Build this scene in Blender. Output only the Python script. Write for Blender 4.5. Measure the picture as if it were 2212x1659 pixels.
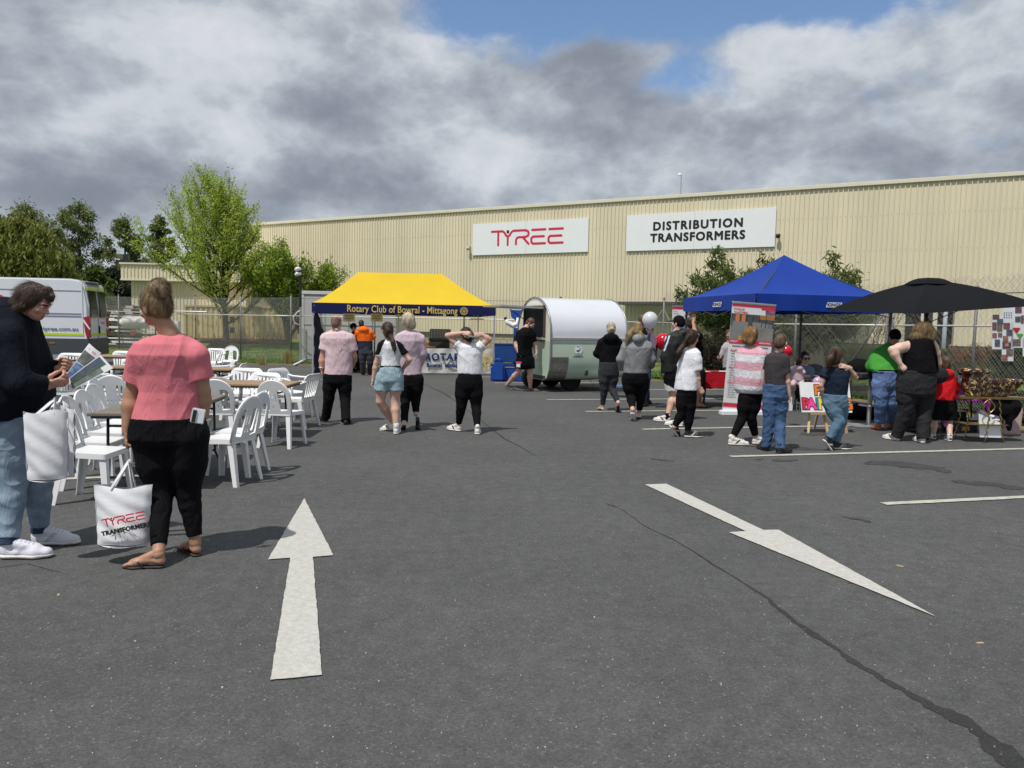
import bpy, bmesh, math, random
import numpy as np
from mathutils import Vector, Matrix, noise
random.seed(7); RNG = np.random.default_rng(7)
PI = math.pi
scn = bpy.context.scene
col = scn.collection
for o in list(bpy.data.objects): bpy.data.objects.remove(o)

# ---------------------------------------------------------------- camera
U0, V0, FPX = 1106.0, 829.5, 1662.0          # reference picture measured on a 2212 x 1659 grid
CAMH = 1.6
PITCH, ROLL = math.atan(0.0773), 0.020
cam = bpy.data.cameras.new('camera'); camo = bpy.data.objects.new('camera', cam); col.objects.link(camo)
cam.sensor_width = 36; cam.lens = 36 * FPX / 2212; cam.clip_start = 0.1; cam.clip_end = 3000
RC = Matrix.Rotation(PI/2 - PITCH, 3, 'X') @ Matrix.Rotation(ROLL, 3, 'Z')
camo.matrix_world = Matrix.Translation((0, 0, CAMH)) @ RC.to_4x4()
scn.camera = camo
def ray(u, v): return RC @ Vector(((u-U0)/FPX, -(v-V0)/FPX, -1.0))
def G(u, v, z=0.0):                            # point of the ground seen at a picture point
    r = ray(u, v); t = (z-CAMH)/r.z
    return Vector((0, 0, CAMH)) + r*t
def P(u, v, Y):                                # point seen there at distance Y
    r = ray(u, v); return Vector((0, 0, CAMH)) + r*(Y/r.y)
def px(m, Y): return m*FPX/Y

# ---------------------------------------------------------------- world
SUN_EL, SUN_DIR = math.radians(63), Vector((0.60, 0.80))   # shadows fall to the right and away
world = bpy.data.worlds.new('World'); scn.world = world; world.use_nodes = True
def build_sky():
    nt = world.node_tree; N = nt.nodes; L = nt.links; N.clear()
    def nd(t, **k):
        n = N.new(t)
        for a, b in k.items(): setattr(n, a, b)
        return n
    def val(x, sock):
        if isinstance(x, (int, float)): sock.default_value = x
        else: L.new(x, sock)
    def M(op, a, b=0.0, c=None, clamp=False):
        n = nd('ShaderNodeMath', operation=op, use_clamp=clamp); val(a, n.inputs[0]); val(b, n.inputs[1])
        if c is not None: val(c, n.inputs[2])
        return n.outputs[0]
    def smooth(x, a, b):
        n = nd('ShaderNodeMapRange', interpolation_type='SMOOTHSTEP'); val(x, n.inputs[0])
        n.inputs[1].default_value = a; n.inputs[2].default_value = b; return n.outputs[0]
    out = nd('ShaderNodeOutputWorld')
    sky = nd('ShaderNodeTexSky', sky_type='NISHITA', sun_disc=False, sun_elevation=SUN_EL,
             sun_rotation=math.atan2(-SUN_DIR.x, -SUN_DIR.y), air_density=1.0, dust_density=0.25, ozone_density=3.5)
    bg1 = nd('ShaderNodeBackground'); L.new(sky.outputs[0], bg1.inputs[0]); bg1.inputs[1].default_value = 0.135
    tc = nd('ShaderNodeTexCoord'); sp = nd('ShaderNodeSeparateXYZ'); L.new(tc.outputs['Generated'], sp.inputs[0])
    x, y, z = sp.outputs
    # clouds: density (gaps of blue) and shade (thick grey bases, bright lumpy tops)
    cb2 = nd('ShaderNodeCombineXYZ'); L.new(x, cb2.inputs[0]); L.new(y, cb2.inputs[1]); L.new(M('MULTIPLY', z, 1.6), cb2.inputs[2])
    def n3(scale, detail, rough, off, dist=0.0):
        mp = nd('ShaderNodeMapping'); mp.inputs['Location'].default_value = off; L.new(cb2.outputs[0], mp.inputs[0])
        n = nd('ShaderNodeTexNoise'); L.new(mp.outputs[0], n.inputs['Vector']); n.inputs['Scale'].default_value = scale; n.inputs['Detail'].default_value = detail
        n.inputs['Roughness'].default_value = rough; n.inputs['Distortion'].default_value = dist; return n.outputs[0]
    def billow(o): return M('SUBTRACT', 1.0, M('ABSOLUTE', M('MULTIPLY', M('SUBTRACT', o, 0.5), 3.6)))
    dens = n3(3.4, 10, 0.60, (3.1, 1.7, 0.2), 0.1)
    big = n3(1.5, 3, 0.5, (7.3, 2.9, 1.1))
    mid = n3(4.4, 10, 0.57, (9.7, 4.2, 3.0), 0.12)
    lump = billow(n3(9.0, 8, 0.55, (1.3, 5.2, 0.7), 0.1))
    def gap(u, v, wa, we):                     # an opening or a bank in the cloud, by direction in the sky
        d = ray(u, v).normalized(); az = math.atan2(d.x, d.y); el = math.asin(d.z)
        ax = M('DIVIDE', M('SUBTRACT', M('ARCTAN2', x, y), az), wa)
        ay = M('DIVIDE', M('SUBTRACT', M('ARCSINE', z), el), we)
        return M('EXPONENT', M('MULTIPLY', M('ADD', M('MULTIPLY', ax, ax), M('MULTIPLY', ay, ay)), -1.0))
    g = M('ADD', M('MULTIPLY', gap(1130, 15, 0.17, 0.060), 0.42), M('MULTIPLY', gap(1640, 0, 0.17, 0.040), 0.34))
    g = M('ADD', g, M('MULTIPLY', gap(1480, 165, 0.10, 0.022), 0.11))
    g = M('ADD', g, M('MULTIPLY', gap(1270, 215, 0.08, 0.022), 0.09))
    g = M('ADD', g, M('MULTIPLY', gap(2000, 130, 0.25, 0.11), 0.075))
    cover = smooth(M('SUBTRACT', M('ADD', dens, M('MULTIPLY', big, 0.25)), g), 0.36, 0.50)
    s = M('ADD', M('MULTIPLY', mid, 0.78), M('ADD', M('MULTIPLY', lump, 0.14), M('MULTIPLY', big, 0.42)))
    s = M('SUBTRACT', M('ADD', s, M('MULTIPLY', g, 0.16)), 0.052)
    for (u, v, wa, we, k) in ((250, 425, 0.50, 0.042, -0.09), (820, 400, 0.22, 0.035, -0.07), (1500, 300, 0.4, 0.06, 0.03), (900, 285, 0.30, 0.05, 0.05), (200, 290, 0.30, 0.030, 0.06), (850, 130, 0.35, 0.05, 0.06), (150, 60, 0.3, 0.06, 0.02), (550, 200, 0.25, 0.035, -0.05), (1300, 390, 0.2, 0.03, 0.05)):
        s = M('ADD', s, M('MULTIPLY', gap(u, v, wa, we), k))
    rp = nd('ShaderNodeValToRGB'); L.new(s, rp.inputs[0]); e = rp.color_ramp.elements
    e[0].position = 0.36; e[0].color = (0.215, 0.245, 0.30, 1); e[1].position = 0.86; e[1].color = (0.80, 0.82, 0.86, 1)
    for p_, c_ in ((0.52, (0.275, 0.31, 0.37, 1)), (0.595, (0.36, 0.40, 0.465, 1)), (0.665, (0.48, 0.53, 0.59, 1)), (0.73, (0.64, 0.68, 0.735, 1))):
        k = e.new(p_); k.color = c_
    bg2 = nd('ShaderNodeBackground'); L.new(rp.outputs[0], bg2.inputs[0]); bg2.inputs[1].default_value = 0.92
    mx = nd('ShaderNodeMixShader'); L.new(M('MULTIPLY', cover, 0.985), mx.inputs[0]); L.new(bg1.outputs[0], mx.inputs[1]); L.new(bg2.outputs[0], mx.inputs[2])
    L.new(mx.outputs[0], out.inputs[0])
build_sky()
sun = bpy.data.lights.new('sun', 'SUN'); sun.energy = 3.9; sun.angle = math.radians(0.5); sun.color = (1.0, 0.955, 0.89)
suno = bpy.data.objects.new('sun', sun); col.objects.link(suno)
ld = Vector((SUN_DIR.x*math.cos(SUN_EL), SUN_DIR.y*math.cos(SUN_EL), -math.sin(SUN_EL)))
suno.rotation_euler = ld.to_track_quat('-Z', 'Y').to_euler(); suno.location = (-10, -10, 30)
scn.view_settings.view_transform = 'Standard'; scn.view_settings.look = 'None'
scn.view_settings.exposure = 0.0; scn.view_settings.gamma = 1.0; scn.view_settings.use_curve_mapping = False

# ---------------------------------------------------------------- materials
MATS = {}
def mat(name, c, rough=0.6, metal=0.0, var=0.0, vscale=8.0, bump=0.0, bscale=60.0, spec=0.5, stretch=None, coat=0.0, c2=None, detail=6, trans=0.0, sheen=0.0):
    if name in MATS: return MATS[name]
    m = bpy.data.materials.new(name); m.use_nodes = True; nt = m.node_tree; N = nt.nodes; L = nt.links
    b = N['Principled BSDF']; b.inputs['Roughness'].default_value = rough; b.inputs['Metallic'].default_value = metal
    b.inputs['Specular IOR Level'].default_value = spec; b.inputs['Coat Weight'].default_value = coat
    if sheen: b.inputs['Sheen Weight'].default_value = sheen
    c = tuple(c)+(1,) if len(c) == 3 else c
    b.inputs['Base Color'].default_value = c
    tc = N.new('ShaderNodeTexCoord'); vec = tc.outputs['Object']
    if stretch:
        mp = N.new('ShaderNodeMapping'); mp.inputs['Scale'].default_value = stretch; L.new(vec, mp.inputs[0]); vec = mp.outputs[0]
    if var or c2:
        n = N.new('ShaderNodeTexNoise'); n.inputs['Scale'].default_value = vscale; n.inputs['Detail'].default_value = detail; n.inputs['Roughness'].default_value = 0.6
        L.new(vec, n.inputs['Vector'])
        r = N.new('ShaderNodeValToRGB'); L.new(n.outputs[0], r.inputs[0]); e = r.color_ramp.elements
        e[0].position = 0.3; e[1].position = 0.7
        e[0].color = tuple(max(0, x*(1-var)) for x in c[:3])+(1,)
        e[1].color = (tuple(c2)+(1,)) if c2 else tuple(min(1, x*(1+var)) for x in c[:3])+(1,)
        L.new(r.outputs[0], b.inputs['Base Color'])
    if bump:
        n2 = N.new('ShaderNodeTexNoise'); n2.inputs['Scale'].default_value = bscale; n2.inputs['Detail'].default_value = 5
        L.new(vec, n2.inputs['Vector'])
        bp = N.new('ShaderNodeBump'); bp.inputs['Strength'].default_value = bump; bp.inputs['Distance'].default_value = 0.01
        L.new(n2.outputs[0], bp.inputs['Height']); L.new(bp.outputs[0], b.inputs['Normal'])
    if trans:                                   # thin cloth or leaf: some light comes through
        tr = N.new('ShaderNodeBsdfTranslucent'); mx = N.new('ShaderNodeMixShader'); mx.inputs[0].default_value = trans
        tr.inputs[0].default_value = c
        L.new(b.outputs[0], mx.inputs[1]); L.new(tr.outputs[0], mx.inputs[2]); L.new(mx.outputs[0], N['Material Output'].inputs[0])
    MATS[name] = m; return m

# ---------------------------------------------------------------- object helpers
def setp(o, **k):
    for a, b in k.items():
        if b is not None: o[a] = b
    return o
def thing(name, label, cat, loc=(0, 0, 0), group=None, rz=0.0):
    o = bpy.data.objects.new(name, None); col.objects.link(o); o.empty_display_size = 0.2
    o.location = loc; o.rotation_euler = (0, 0, rz)
    return setp(o, label=label, category=cat, group=group)
def bpyobj(name, me, mats=None, parent=None, label=None, kind=None, cat=None, group=None, loc=None, smooth=False):
    if mats is not None:
        for m in (mats if isinstance(mats, (list, tuple)) else [mats]): me.materials.append(m)
    if smooth: me.polygons.foreach_set('use_smooth', [True]*len(me.polygons))
    o = bpy.data.objects.new(name, me); col.objects.link(o)
    if parent: o.parent = parent
    if loc is not None: o.location = loc
    return setp(o, label=label, kind=kind, category=cat, group=group)
class MB:
    """collects vertices and faces of ONE mesh"""
    def __init__(s): s.v = []; s.f = []; s.m = []; s.mi = 0
    def add(s, vs, fs, mi=None):
        k = len(s.v); s.v.extend([tuple(x) for x in vs]); s.f.extend([tuple(i+k for i in f) for f in fs])
        s.m.extend([s.mi if mi is None else mi]*len(fs)); return s
    def box(s, c, d, rz=0.0, M=None, mi=None, taper=1.0):
        x, y, z = d[0]/2, d[1]/2, d[2]/2
        vs = [Vector((a*x*(taper if e > 0 else 1), b*y*(taper if e > 0 else 1), e*z)) for e in (-1, 1) for a, b in ((-1, -1), (1, -1), (1, 1), (-1, 1))]
        R = M if M is not None else Matrix.Rotation(rz, 3, 'Z')
        vs = [R @ v + Vector(c) for v in vs]
        return s.add(vs, [(0, 3, 2, 1), (4, 5, 6, 7), (0, 1, 5, 4), (1, 2, 6, 5), (2, 3, 7, 6), (3, 0, 4, 7)], mi)
    def bar(s, a, b, w, h=None, mi=None, up=(0, 0, 1)):
        a = Vector(a); b = Vector(b); d = b-a; L = d.length
        if L < 1e-6: return s
        z = d/L; upv = Vector(up)
        if abs(z.dot(upv)) > 0.98: upv = Vector((0, 1, 0))
        x = z.cross(upv).normalized(); y = x.cross(z)
        M = Matrix((x, z, y)).transposed()
        return s.box((a+b)/2, (w, L, h or w), M=M, mi=mi)
    def tube(s, pts, r, n=6, caps=True, mi=None, flat=1.0):
        pts = [Vector(p) for p in pts]; k = len(pts); rs = r if isinstance(r, (list, tuple)) else [r]*k
        T = []
        for i in range(k):
            t = (pts[min(i+1, k-1)]-pts[max(i-1, 0)])
            T.append(t.normalized() if t.length > 1e-9 else Vector((0, 0, 1)))
        ref = Vector((0, 0, 1)) if abs(T[0].z) < 0.9 else Vector((1, 0, 0))
        x = T[0].cross(ref).normalized(); vs = []
        for i in range(k):
            x = (x - T[i]*x.dot(T[i])); x = x.normalized() if x.length > 1e-6 else T[i].orthogonal().normalized()
            y = T[i].cross(x)
            for j in range(n):
                a = 2*PI*j/n; vs.append(pts[i] + x*math.cos(a)*rs[i] + y*math.sin(a)*rs[i]*flat)
        fs = [(i*n+j, i*n+(j+1) % n, (i+1)*n+(j+1) % n, (i+1)*n+j) for i in range(k-1) for j in range(n)]
        if caps: fs += [tuple(reversed(range(n))), tuple(range((k-1)*n, k*n))]
        return s.add(vs, fs, mi)
    def lathe(s, prof, c=(0, 0, 0), n=16, sx=1.0, sy=1.0, mi=None, caps=True):
        vs = [(c[0]+r*sx*math.cos(2*PI*j/n), c[1]+r*sy*math.sin(2*PI*j/n), c[2]+z) for r, z in prof for j in range(n)]
        k = len(prof)
        fs = [(i*n+j, i*n+(j+1) % n, (i+1)*n+(j+1) % n, (i+1)*n+j) for i in range(k-1) for j in range(n)]
        if caps: fs += [tuple(reversed(range(n))), tuple(range((k-1)*n, k*n))]
        return s.add(vs, fs, mi)
    def grid(s, fn, nu, nv, mi=None, closed=False):
        k = [fn(i/nu, j/nv) for j in range(nv+1) for i in range(nu+1)]
        fs = [(j*(nu+1)+i, j*(nu+1)+i+1, (j+1)*(nu+1)+i+1, (j+1)*(nu+1)+i) for j in range(nv) for i in range(nu)]
        return s.add(k, fs, mi)
    def sheet(s, poly, z, th=0.0):
        n = len(poly); s.add([(p[0], p[1], z) for p in poly], [tuple(range(n))]); return s
    def prism(s, poly, a, b, mi=None):           # polygon in (x,z), extruded along y from a to b
        n = len(poly); vs = [(p[0], a, p[1]) for p in poly]+[(p[0], b, p[1]) for p in poly]
        fs = [tuple(range(n)), tuple(reversed(range(n, 2*n)))]+[(i, n+i, n+(i+1) % n, (i+1) % n) for i in range(n)]
        return s.add(vs, fs, mi)
    def mesh(s, name):
        me = bpy.data.meshes.new(name); me.from_pydata(s.v, [], s.f); me.polygons.foreach_set('material_index', s.m); me.update(); return me
    def build(s, name, mats, parent=None, smooth=False, recalc=True, bevel=0.0, **k):
        me = s.mesh(name)
        if recalc or bevel:
            bm = bmesh.new(); bm.from_mesh(me)
            if recalc: bmesh.ops.recalc_face_normals(bm, faces=bm.faces)
            if bevel: bmesh.ops.bevel(bm, geom=[e for e in bm.edges if e.is_manifold and e.calc_face_angle(0) > 0.6], offset=bevel, segments=2, affect='EDGES')
            bm.to_mesh(me); bm.free()
        return bpyobj(name, me, mats, parent, smooth=smooth, **k)
def auto_smooth(o, ang=0.7):
    me = o.data; me.polygons.foreach_set('use_smooth', [True]*len(me.polygons))
    try: me.set_sharp_from_angle(angle=ang)
    except Exception: pass
    return o
def copy_tree(o, parent=None):
    c = o.copy(); col.objects.link(c); c.parent = parent
    if parent: c.matrix_parent_inverse = o.matrix_parent_inverse.copy()
    for ch in o.children: copy_tree(ch, c)
    return c
def npmesh(name, V, Fq, mi=None):
    me = bpy.data.meshes.new(name); n = len(V); m = len(Fq); k = Fq.shape[1]
    me.vertices.add(n); me.vertices.foreach_set('co', np.asarray(V, dtype=np.float32).ravel())
    me.loops.add(m*k); me.loops.foreach_set('vertex_index', np.asarray(Fq, dtype=np.int32).ravel())
    me.polygons.add(m); me.polygons.foreach_set('loop_start', np.arange(0, m*k, k, dtype=np.int32)); me.polygons.foreach_set('loop_total', np.full(m, k, dtype=np.int32))
    if mi is not None: me.polygons.foreach_set('material_index', np.asarray(mi, dtype=np.int32))
    me.update(calc_edges=True); return me
def text_mesh(s, size, bold=0.0, extrude=0.002, align='CENTER', sx=1.0, space=1.0):
    cu = bpy.data.curves.new('t', 'FONT'); cu.body = s; cu.size = size; cu.extrude = extrude; cu.offset = bold
    cu.align_x = align; cu.align_y = 'CENTER'; cu.space_character = space; cu.resolution_u = 3
    o = bpy.data.objects.new('t', cu); col.objects.link(o)
    me = bpy.data.meshes.new_from_object(o.evaluated_get(bpy.context.evaluated_depsgraph_get()))
    bpy.data.objects.remove(o); me.transform(Matrix.Diagonal((sx, 1, 1, 1))); return me
def text(s, size, m, M, parent, name='lettering', **k):
    me = text_mesh(s, size, **k); me.transform(M); return bpyobj(name, me, m, parent)
def frame(o, x, up, n=None):                     # matrix with text x along x, text y along up
    x = Vector(x).normalized(); up = Vector(up); z = x.cross(up).normalized(); y = z.cross(x)
    M = Matrix((x, y, z)).transposed().to_4x4(); M.translation = Vector(o); return M
LOGO = [[(5, 5), (75, 5), (88, 13), (97, 28), (110, 36), (123, 28), (132, 13), (145, 5), (222, 5), (238, 11), (243, 23), (238, 36), (222, 42), (176, 42), (166, 49), (163, 60), (163, 80)],
        [(48, 5), (48, 82)], [(110, 38), (110, 82)], [(205, 42), (243, 80)]]
for q in (0, 106): LOGO += [[(264+q, 5), (345+q, 5)], [(337+q, 42), (270+q, 42), (260+q, 50), (260+q, 71), (270+q, 80), (345+q, 80)]]
def logo_mesh(scale, w=13.0, depth=0.002):
    mb = MB()
    for si, st in enumerate(LOGO):
        pts = [Vector((x, -y)) for x, y in st]; z = 0.0004*si/scale*scale+0.0005
        for k in range(len(pts)-1):
            a, b = pts[k], pts[k+1]; d = (b-a).normalized(); nn = Vector((-d.y, d.x))*w/2; poly = []
            for i in range(7):
                t = PI/2+PI*i/6; poly.append(a+(d*math.cos(t)+Vector((-d.y, d.x))*math.sin(t))*w/2)
            for i in range(7):
                t = -PI/2+PI*i/6; poly.append(b+(d*math.cos(t)+Vector((-d.y, d.x))*math.sin(t))*w/2)
            zz = z+0.00012*(k % 3)
            mb.add([((p.x-228)*scale, (p.y+42)*scale, zz) for p in poly], [tuple(range(14))])
    mb.add([((110-228+9*math.cos(t*PI/8))*scale, (-9+42+10*math.sin(t*PI/8))*scale, 0.0045) for t in range(16)], [tuple(range(16))], 1)
    return mb
def logo(scale, M, parent, red, black, w=13.0, name='logo'):
    me = logo_mesh(scale, w).mesh(name); me.transform(M); return bpyobj(name, me, [red, black], parent)
# ================================================================ SETTING
def smst(a, b, x):
    t = min(1, max(0, (x-a)/(b-a))); return t*t*(3-2*t)
def lawn_z(x, y): return 0.42*smst(29.5, 50, y)*smst(2, -7, x) - 0.02
M_asph = mat('asphalt', (0.07, 0.07, 0.07), 0.9)
def build_asphalt(m, base, dark=1.0):
    nt = m.node_tree; N = nt.nodes; L = nt.links; b = N['Principled BSDF']; b.inputs['Roughness'].default_value = 0.88; b.inputs['Specular IOR Level'].default_value = 0.35
    tc = N.new('ShaderNodeTexCoord'); ob = tc.outputs['Object']
    def noi(s, d=4, r=0.6):
        n = N.new('ShaderNodeTexNoise'); n.inputs['Scale'].default_value = s; n.inputs['Detail'].default_value = d; n.inputs['Roughness'].default_value = r; L.new(ob, n.inputs['Vector']); return n.outputs[0]
    def ramp(x, st):
        r = N.new('ShaderNodeValToRGB'); L.new(x, r.inputs[0]); e = r.color_ramp.elements
        e[0].position, e[1].position = st[0][0], st[-1][0]; e[0].color = (st[0][1],)*3+(1,); e[1].color = (st[-1][1],)*3+(1,)
        for p_, c_ in st[1:-1]: k = e.new(p_); k.color = (c_,)*3+(1,)
        return r.outputs[0]
    def mul(a, c):
        n = N.new('ShaderNodeMix'); n.data_type = 'RGBA'; n.blend_type = 'MULTIPLY'; n.inputs[0].default_value = 1; L.new(a, n.inputs[6]); L.new(c, n.inputs[7]); return n.outputs[2]
    vo = N.new('ShaderNodeTexVoronoi'); vo.inputs['Scale'].default_value = 120; L.new(ob, vo.inputs['Vector'])
    sep = N.new('ShaderNodeSeparateColor'); L.new(vo.outputs['Color'], sep.inputs[0])
    stones = ramp(sep.outputs[0], [(0.0, 0.72), (0.6, 0.97), (0.95, 1.12), (0.99, 1.5), (1.0, 2.1)])
    rgb = N.new('ShaderNodeRGB'); rgb.outputs[0].default_value = (base*0.985, base*1.0, base*1.0, 1)
    c = mul(mul(mul(rgb.outputs[0], stones), ramp(noi(0.45, 5), [(0.3, 0.86), (0.7, 1.12)])), ramp(noi(9, 5), [(0.3, 0.85), (0.7, 1.15)]))
    c = mul(c, ramp(noi(2.2, 6, 0.7), [(0.25, 0.9), (0.75, 1.08)]))
    L.new(c, b.inputs['Base Color'])
    bp = N.new('ShaderNodeBump'); bp.inputs['Strength'].default_value = 0.55; bp.inputs['Distance'].default_value = 0.004
    L.new(vo.outputs['Distance'], bp.inputs['Height'])
    bp2 = N.new('ShaderNodeBump'); bp2.inputs['Strength'].default_value = 0.5; bp2.inputs['Distance'].default_value = 0.01
    L.new(noi(38, 6, 0.7), bp2.inputs['Height']); L.new(bp.outputs[0], bp2.inputs['Normal']); L.new(bp2.outputs[0], b.inputs['Normal'])
build_asphalt(M_asph, 0.086)
M_tar = mat('old_tar', (0.03, 0.03, 0.03)); build_asphalt(M_tar, 0.036)
M_damp = mat('damp_asphalt', (0.04, 0.04, 0.04)); build_asphalt(M_damp, 0.054)
M_grass = mat('grass_ground', (0.10, 0.165, 0.032), 0.95, var=0.35, vscale=1.6, bump=0.9, bscale=25, c2=(0.16, 0.23, 0.055), spec=0.1)
M_dirt = mat('verge_dirt', (0.16, 0.12, 0.075), 0.95, var=0.4, vscale=3.5, bump=0.8, bscale=30, c2=(0.22, 0.18, 0.11), spec=0.1)
M_paint = mat('road_paint', (0.47, 0.465, 0.43), 0.8, var=0.16, vscale=30, bump=0.5, bscale=90, c2=(0.52, 0.515, 0.48), spec=0.2)
M_line = mat('line_paint', (0.43, 0.43, 0.37), 0.8, var=0.25, vscale=14, bump=0.4, bscale=70, c2=(0.53, 0.525, 0.46), spec=0.2)

mb = MB()                                        # ground to the horizon
xs = [-900, -400, -150, -80]+list(np.linspace(-60, 40, 51))+[60, 120, 400, 900]
ys = [-60, -10, 5]+list(np.linspace(10, 70, 31))+[90, 140, 300, 700, 1800]
mb.add([(x, y, lawn_z(x, y)-(0.02 if y < 24 else 0)) for y in ys for x in xs],
       [(j*len(xs)+i, j*len(xs)+i+1, (j+1)*len(xs)+i+1, (j+1)*len(xs)+i) for j in range(len(ys)-1) for i in range(len(xs)-1)])
ground = mb.build('ground', M_grass, smooth=True, kind='structure')
EDGE = [G(-900, 760), G(60, 752), G(230, 757), G(505, 787), G(657, 790), G(800, 792), G(1000, 797), G(1200, 806), G(1400, 822), G(1560, 836), G(1720, 852), G(1880, 871), G(2050, 900), G(2212, 935), G(2420, 985)]
EDGE = [Vector((p.x, p.y)) for p in EDGE]
def dense(pts, step, amp=0.0, seed=0.0, closed=False):
    out = []; n = len(pts)
    for i in range(n if closed else n-1):
        a = Vector(pts[i][:2]); b = Vector(pts[(i+1) % n][:2]); L = (b-a).length; k = max(1, int(L/step)); d = (b-a).normalized() if L else Vector((1, 0)); nn = Vector((-d.y, d.x))
        for j in range(k):
            p = a.lerp(b, j/k); w = noise.noise(Vector((p.x*9, p.y*9, seed)))*0.6+noise.noise(Vector((p.x*33, p.y*33, seed)))*0.5
            out.append(p+nn*w*amp*(0 if (closed and j == 0) else 1))
    if not closed: out.append(Vector(pts[-1][:2]))
    return out
edge = dense(EDGE, 0.25, 0.16, 3)
me = MB(); poly = [Vector((-70, -14)), Vector((70, -14)), Vector((70, edge[-1].y-4))]+list(reversed(edge))+[Vector((-70, edge[0].y))]
bm = bmesh.new(); fv = [bm.verts.new((p.x, p.y, 0)) for p in poly]; fc = bm.faces.new(fv); bmesh.ops.triangulate(bm, faces=[fc]); bmesh.ops.recalc_face_normals(bm, faces=bm.faces)
m_ = bpy.data.meshes.new('car_park'); bm.to_mesh(m_); bm.free()
if m_.polygons[0].normal.z < 0: m_.flip_normals()
carpark = bpyobj('car_park', m_, M_asph, kind='structure')
# bare earth along the edge of the car park
mb = MB(); nE = len(edge)
for k, p in enumerate(edge):
    d = (edge[min(k+1, nE-1)]-edge[max(k-1, 0)]).normalized(); nn = Vector((-d.y, d.x)); w = 0.9+0.5*noise.noise(Vector((p.x*0.8, p.y*0.8, 2)))
    q = p+nn*w; r = p-nn*0.0
    mb.v += [(r.x-nn.x*0.05, r.y-nn.y*0.05, 0.004), ((r.x+q.x)/2, (r.y+q.y)/2, 0.045+lawn_z(q.x, q.y)), (q.x, q.y, lawn_z(q.x, q.y)+0.008)]
for k in range(nE-1): a = 3*k; mb.f += [(a, a+3, a+4, a+1), (a+1, a+4, a+5, a+2)]; mb.m += [0, 0]
mb.build('verge', M_dirt, smooth=True, kind='structure')

def ground_sheet(name, pts, m, z, step=0.05, amp=0.006, seed=0.0):
    pts = dense(pts, step, amp, seed, True)
    from mathutils.geometry import tessellate_polygon
    vs = [Vector((p.x, p.y, z)) for p in pts]; me = bpy.data.meshes.new(name); me.from_pydata(vs, [], [tuple(t) for t in tessellate_polygon([vs])])
    bm = bmesh.new(); bm.from_mesh(me); bmesh.ops.recalc_face_normals(bm, faces=bm.faces); bm.to_mesh(me); bm.free()
    if me.polygons[0].normal.z < 0: me.flip_normals()
    return bpyobj(name, me, m, carpark)
S = 0.86406
def gs(*pp): return [G(x*S, y*S) for x, y in pp]
ground_sheet('painted_arrow', gs((760.8, 1248), (669.7, 1401), (726, 1397), (675.5, 1703.5), (804.7, 1691), (782.6, 1394.6), (833.7, 1390.4)), M_paint, 0.008, 0.02, 0.006, 1)
ground_sheet('painted_arrow', gs((1612, 1213), (1666, 1211), (1908, 1327), (1946.3, 1326.5), (2339, 1544), (1822, 1332.8), (1864, 1330)), M_paint, 0.008, 0.02, 0.006, 2)
def line(u1, v1, u2, v2, w=0.10, z=0.008):
    a = G(u1, v1); b = G(u2, v2); d = (b-a).normalized(); n = Vector((-d.y, d.x, 0))*w/2
    ground_sheet('parking_line', [a-n, b-n, b+n, a+n], M_line, z, 0.12, 0.010, u1)
for q in [(1036, 814.8, 1140, 815), (1068, 827.6, 1300, 827), (1140, 843.5, 1700, 841), (1181, 864, 1700, 861), (1264, 889.6, 1790, 885), (1388, 928, 2060, 916), (1578, 987, 2330, 967), (1908, 1089.5, 2330, 1069)]: line(*q)
for q in [(538, 803, 556, 803), (109, 1037, 300, 1029), (-60, 926, 210, 922), (-40, 870, 400, 868)]: line(*q, w=0.09)
def ribbon(name, pts, m, z, amp):                # pts (u, v, width px) along an old seam in the asphalt
    C = [(G(u, v), w*0.5*(G(u, v).y)/FPX) for u, v, w in pts]; L_, R_ = [], []
    for i in range(len(C)-1):
        a, wa = C[i]; b, wb = C[i+1]; n_ = max(2, int((b-a).length/0.025)); d = (b-a).normalized(); nn = Vector((-d.y, d.x, 0))
        for j in range(n_):
            t = j/n_; p = a.lerp(b, t); w = wa*(1-t)+wb*t
            e1 = noise.noise(p*7)+0.8*noise.noise(p*28); e2 = noise.noise(p*7+Vector((9, 9, 9)))+0.8*noise.noise(p*28+Vector((5, 5, 5)))
            mid_ = nn*(noise.noise(p*3.0)*w*0.5)
            L_.append(p+mid_+nn*w*max(0.12, 1+amp*e1)); R_.append(p+mid_-nn*w*max(0.12, 1+amp*e2))
    mb = MB(); n = len(L_); mb.add([(p.x, p.y, z) for p in L_]+[(p.x, p.y, z) for p in R_], [(n+i, n+i+1, i+1, i) for i in range(n-1)])
    return mb.build(name, m, carpark)
c6 = lambda x, y, w: ((x/1.885+1680)*S, (y/1.885+1040)*S, w*0.42)
ribbon('tar_seam', [(1310, 1088, 2.0), (1345, 1102, 2.0), (1395, 1138, 3)]+[c6(*q) for q in ((0, 580, 9), (120, 650, 10), (200, 705, 17), (270, 745, 10), (380, 815, 11), (450, 860, 18), (520, 920, 30), (600, 985, 34), (700, 1050, 38), (800, 1120, 42), (900, 1185, 48), (1000, 1240, 52), (1100, 1290, 64), (1200, 1350, 90), (1300, 1410, 98), (1400, 1470, 100), (1500, 1540, 105), (1600, 1620, 115), (1700, 1690, 120))], M_tar, 0.0025, 1.0)
ribbon('tar_seam', [(905, 826, 2.5), (930, 836, 3), (962, 851, 5), (985, 868, 2), (1035, 905, 2), (1060, 925, 3), (1090, 948, 5), (1118, 962, 3), (1160, 986, 1.2)], M_tar, 0.0025, 0.5)
ribbon('tar_seam', [(-60, 1246, 2), (0, 1226, 2), (60, 1218, 2.5), (140, 1240, 1)], M_tar, 0.0025, 0.4)
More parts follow.
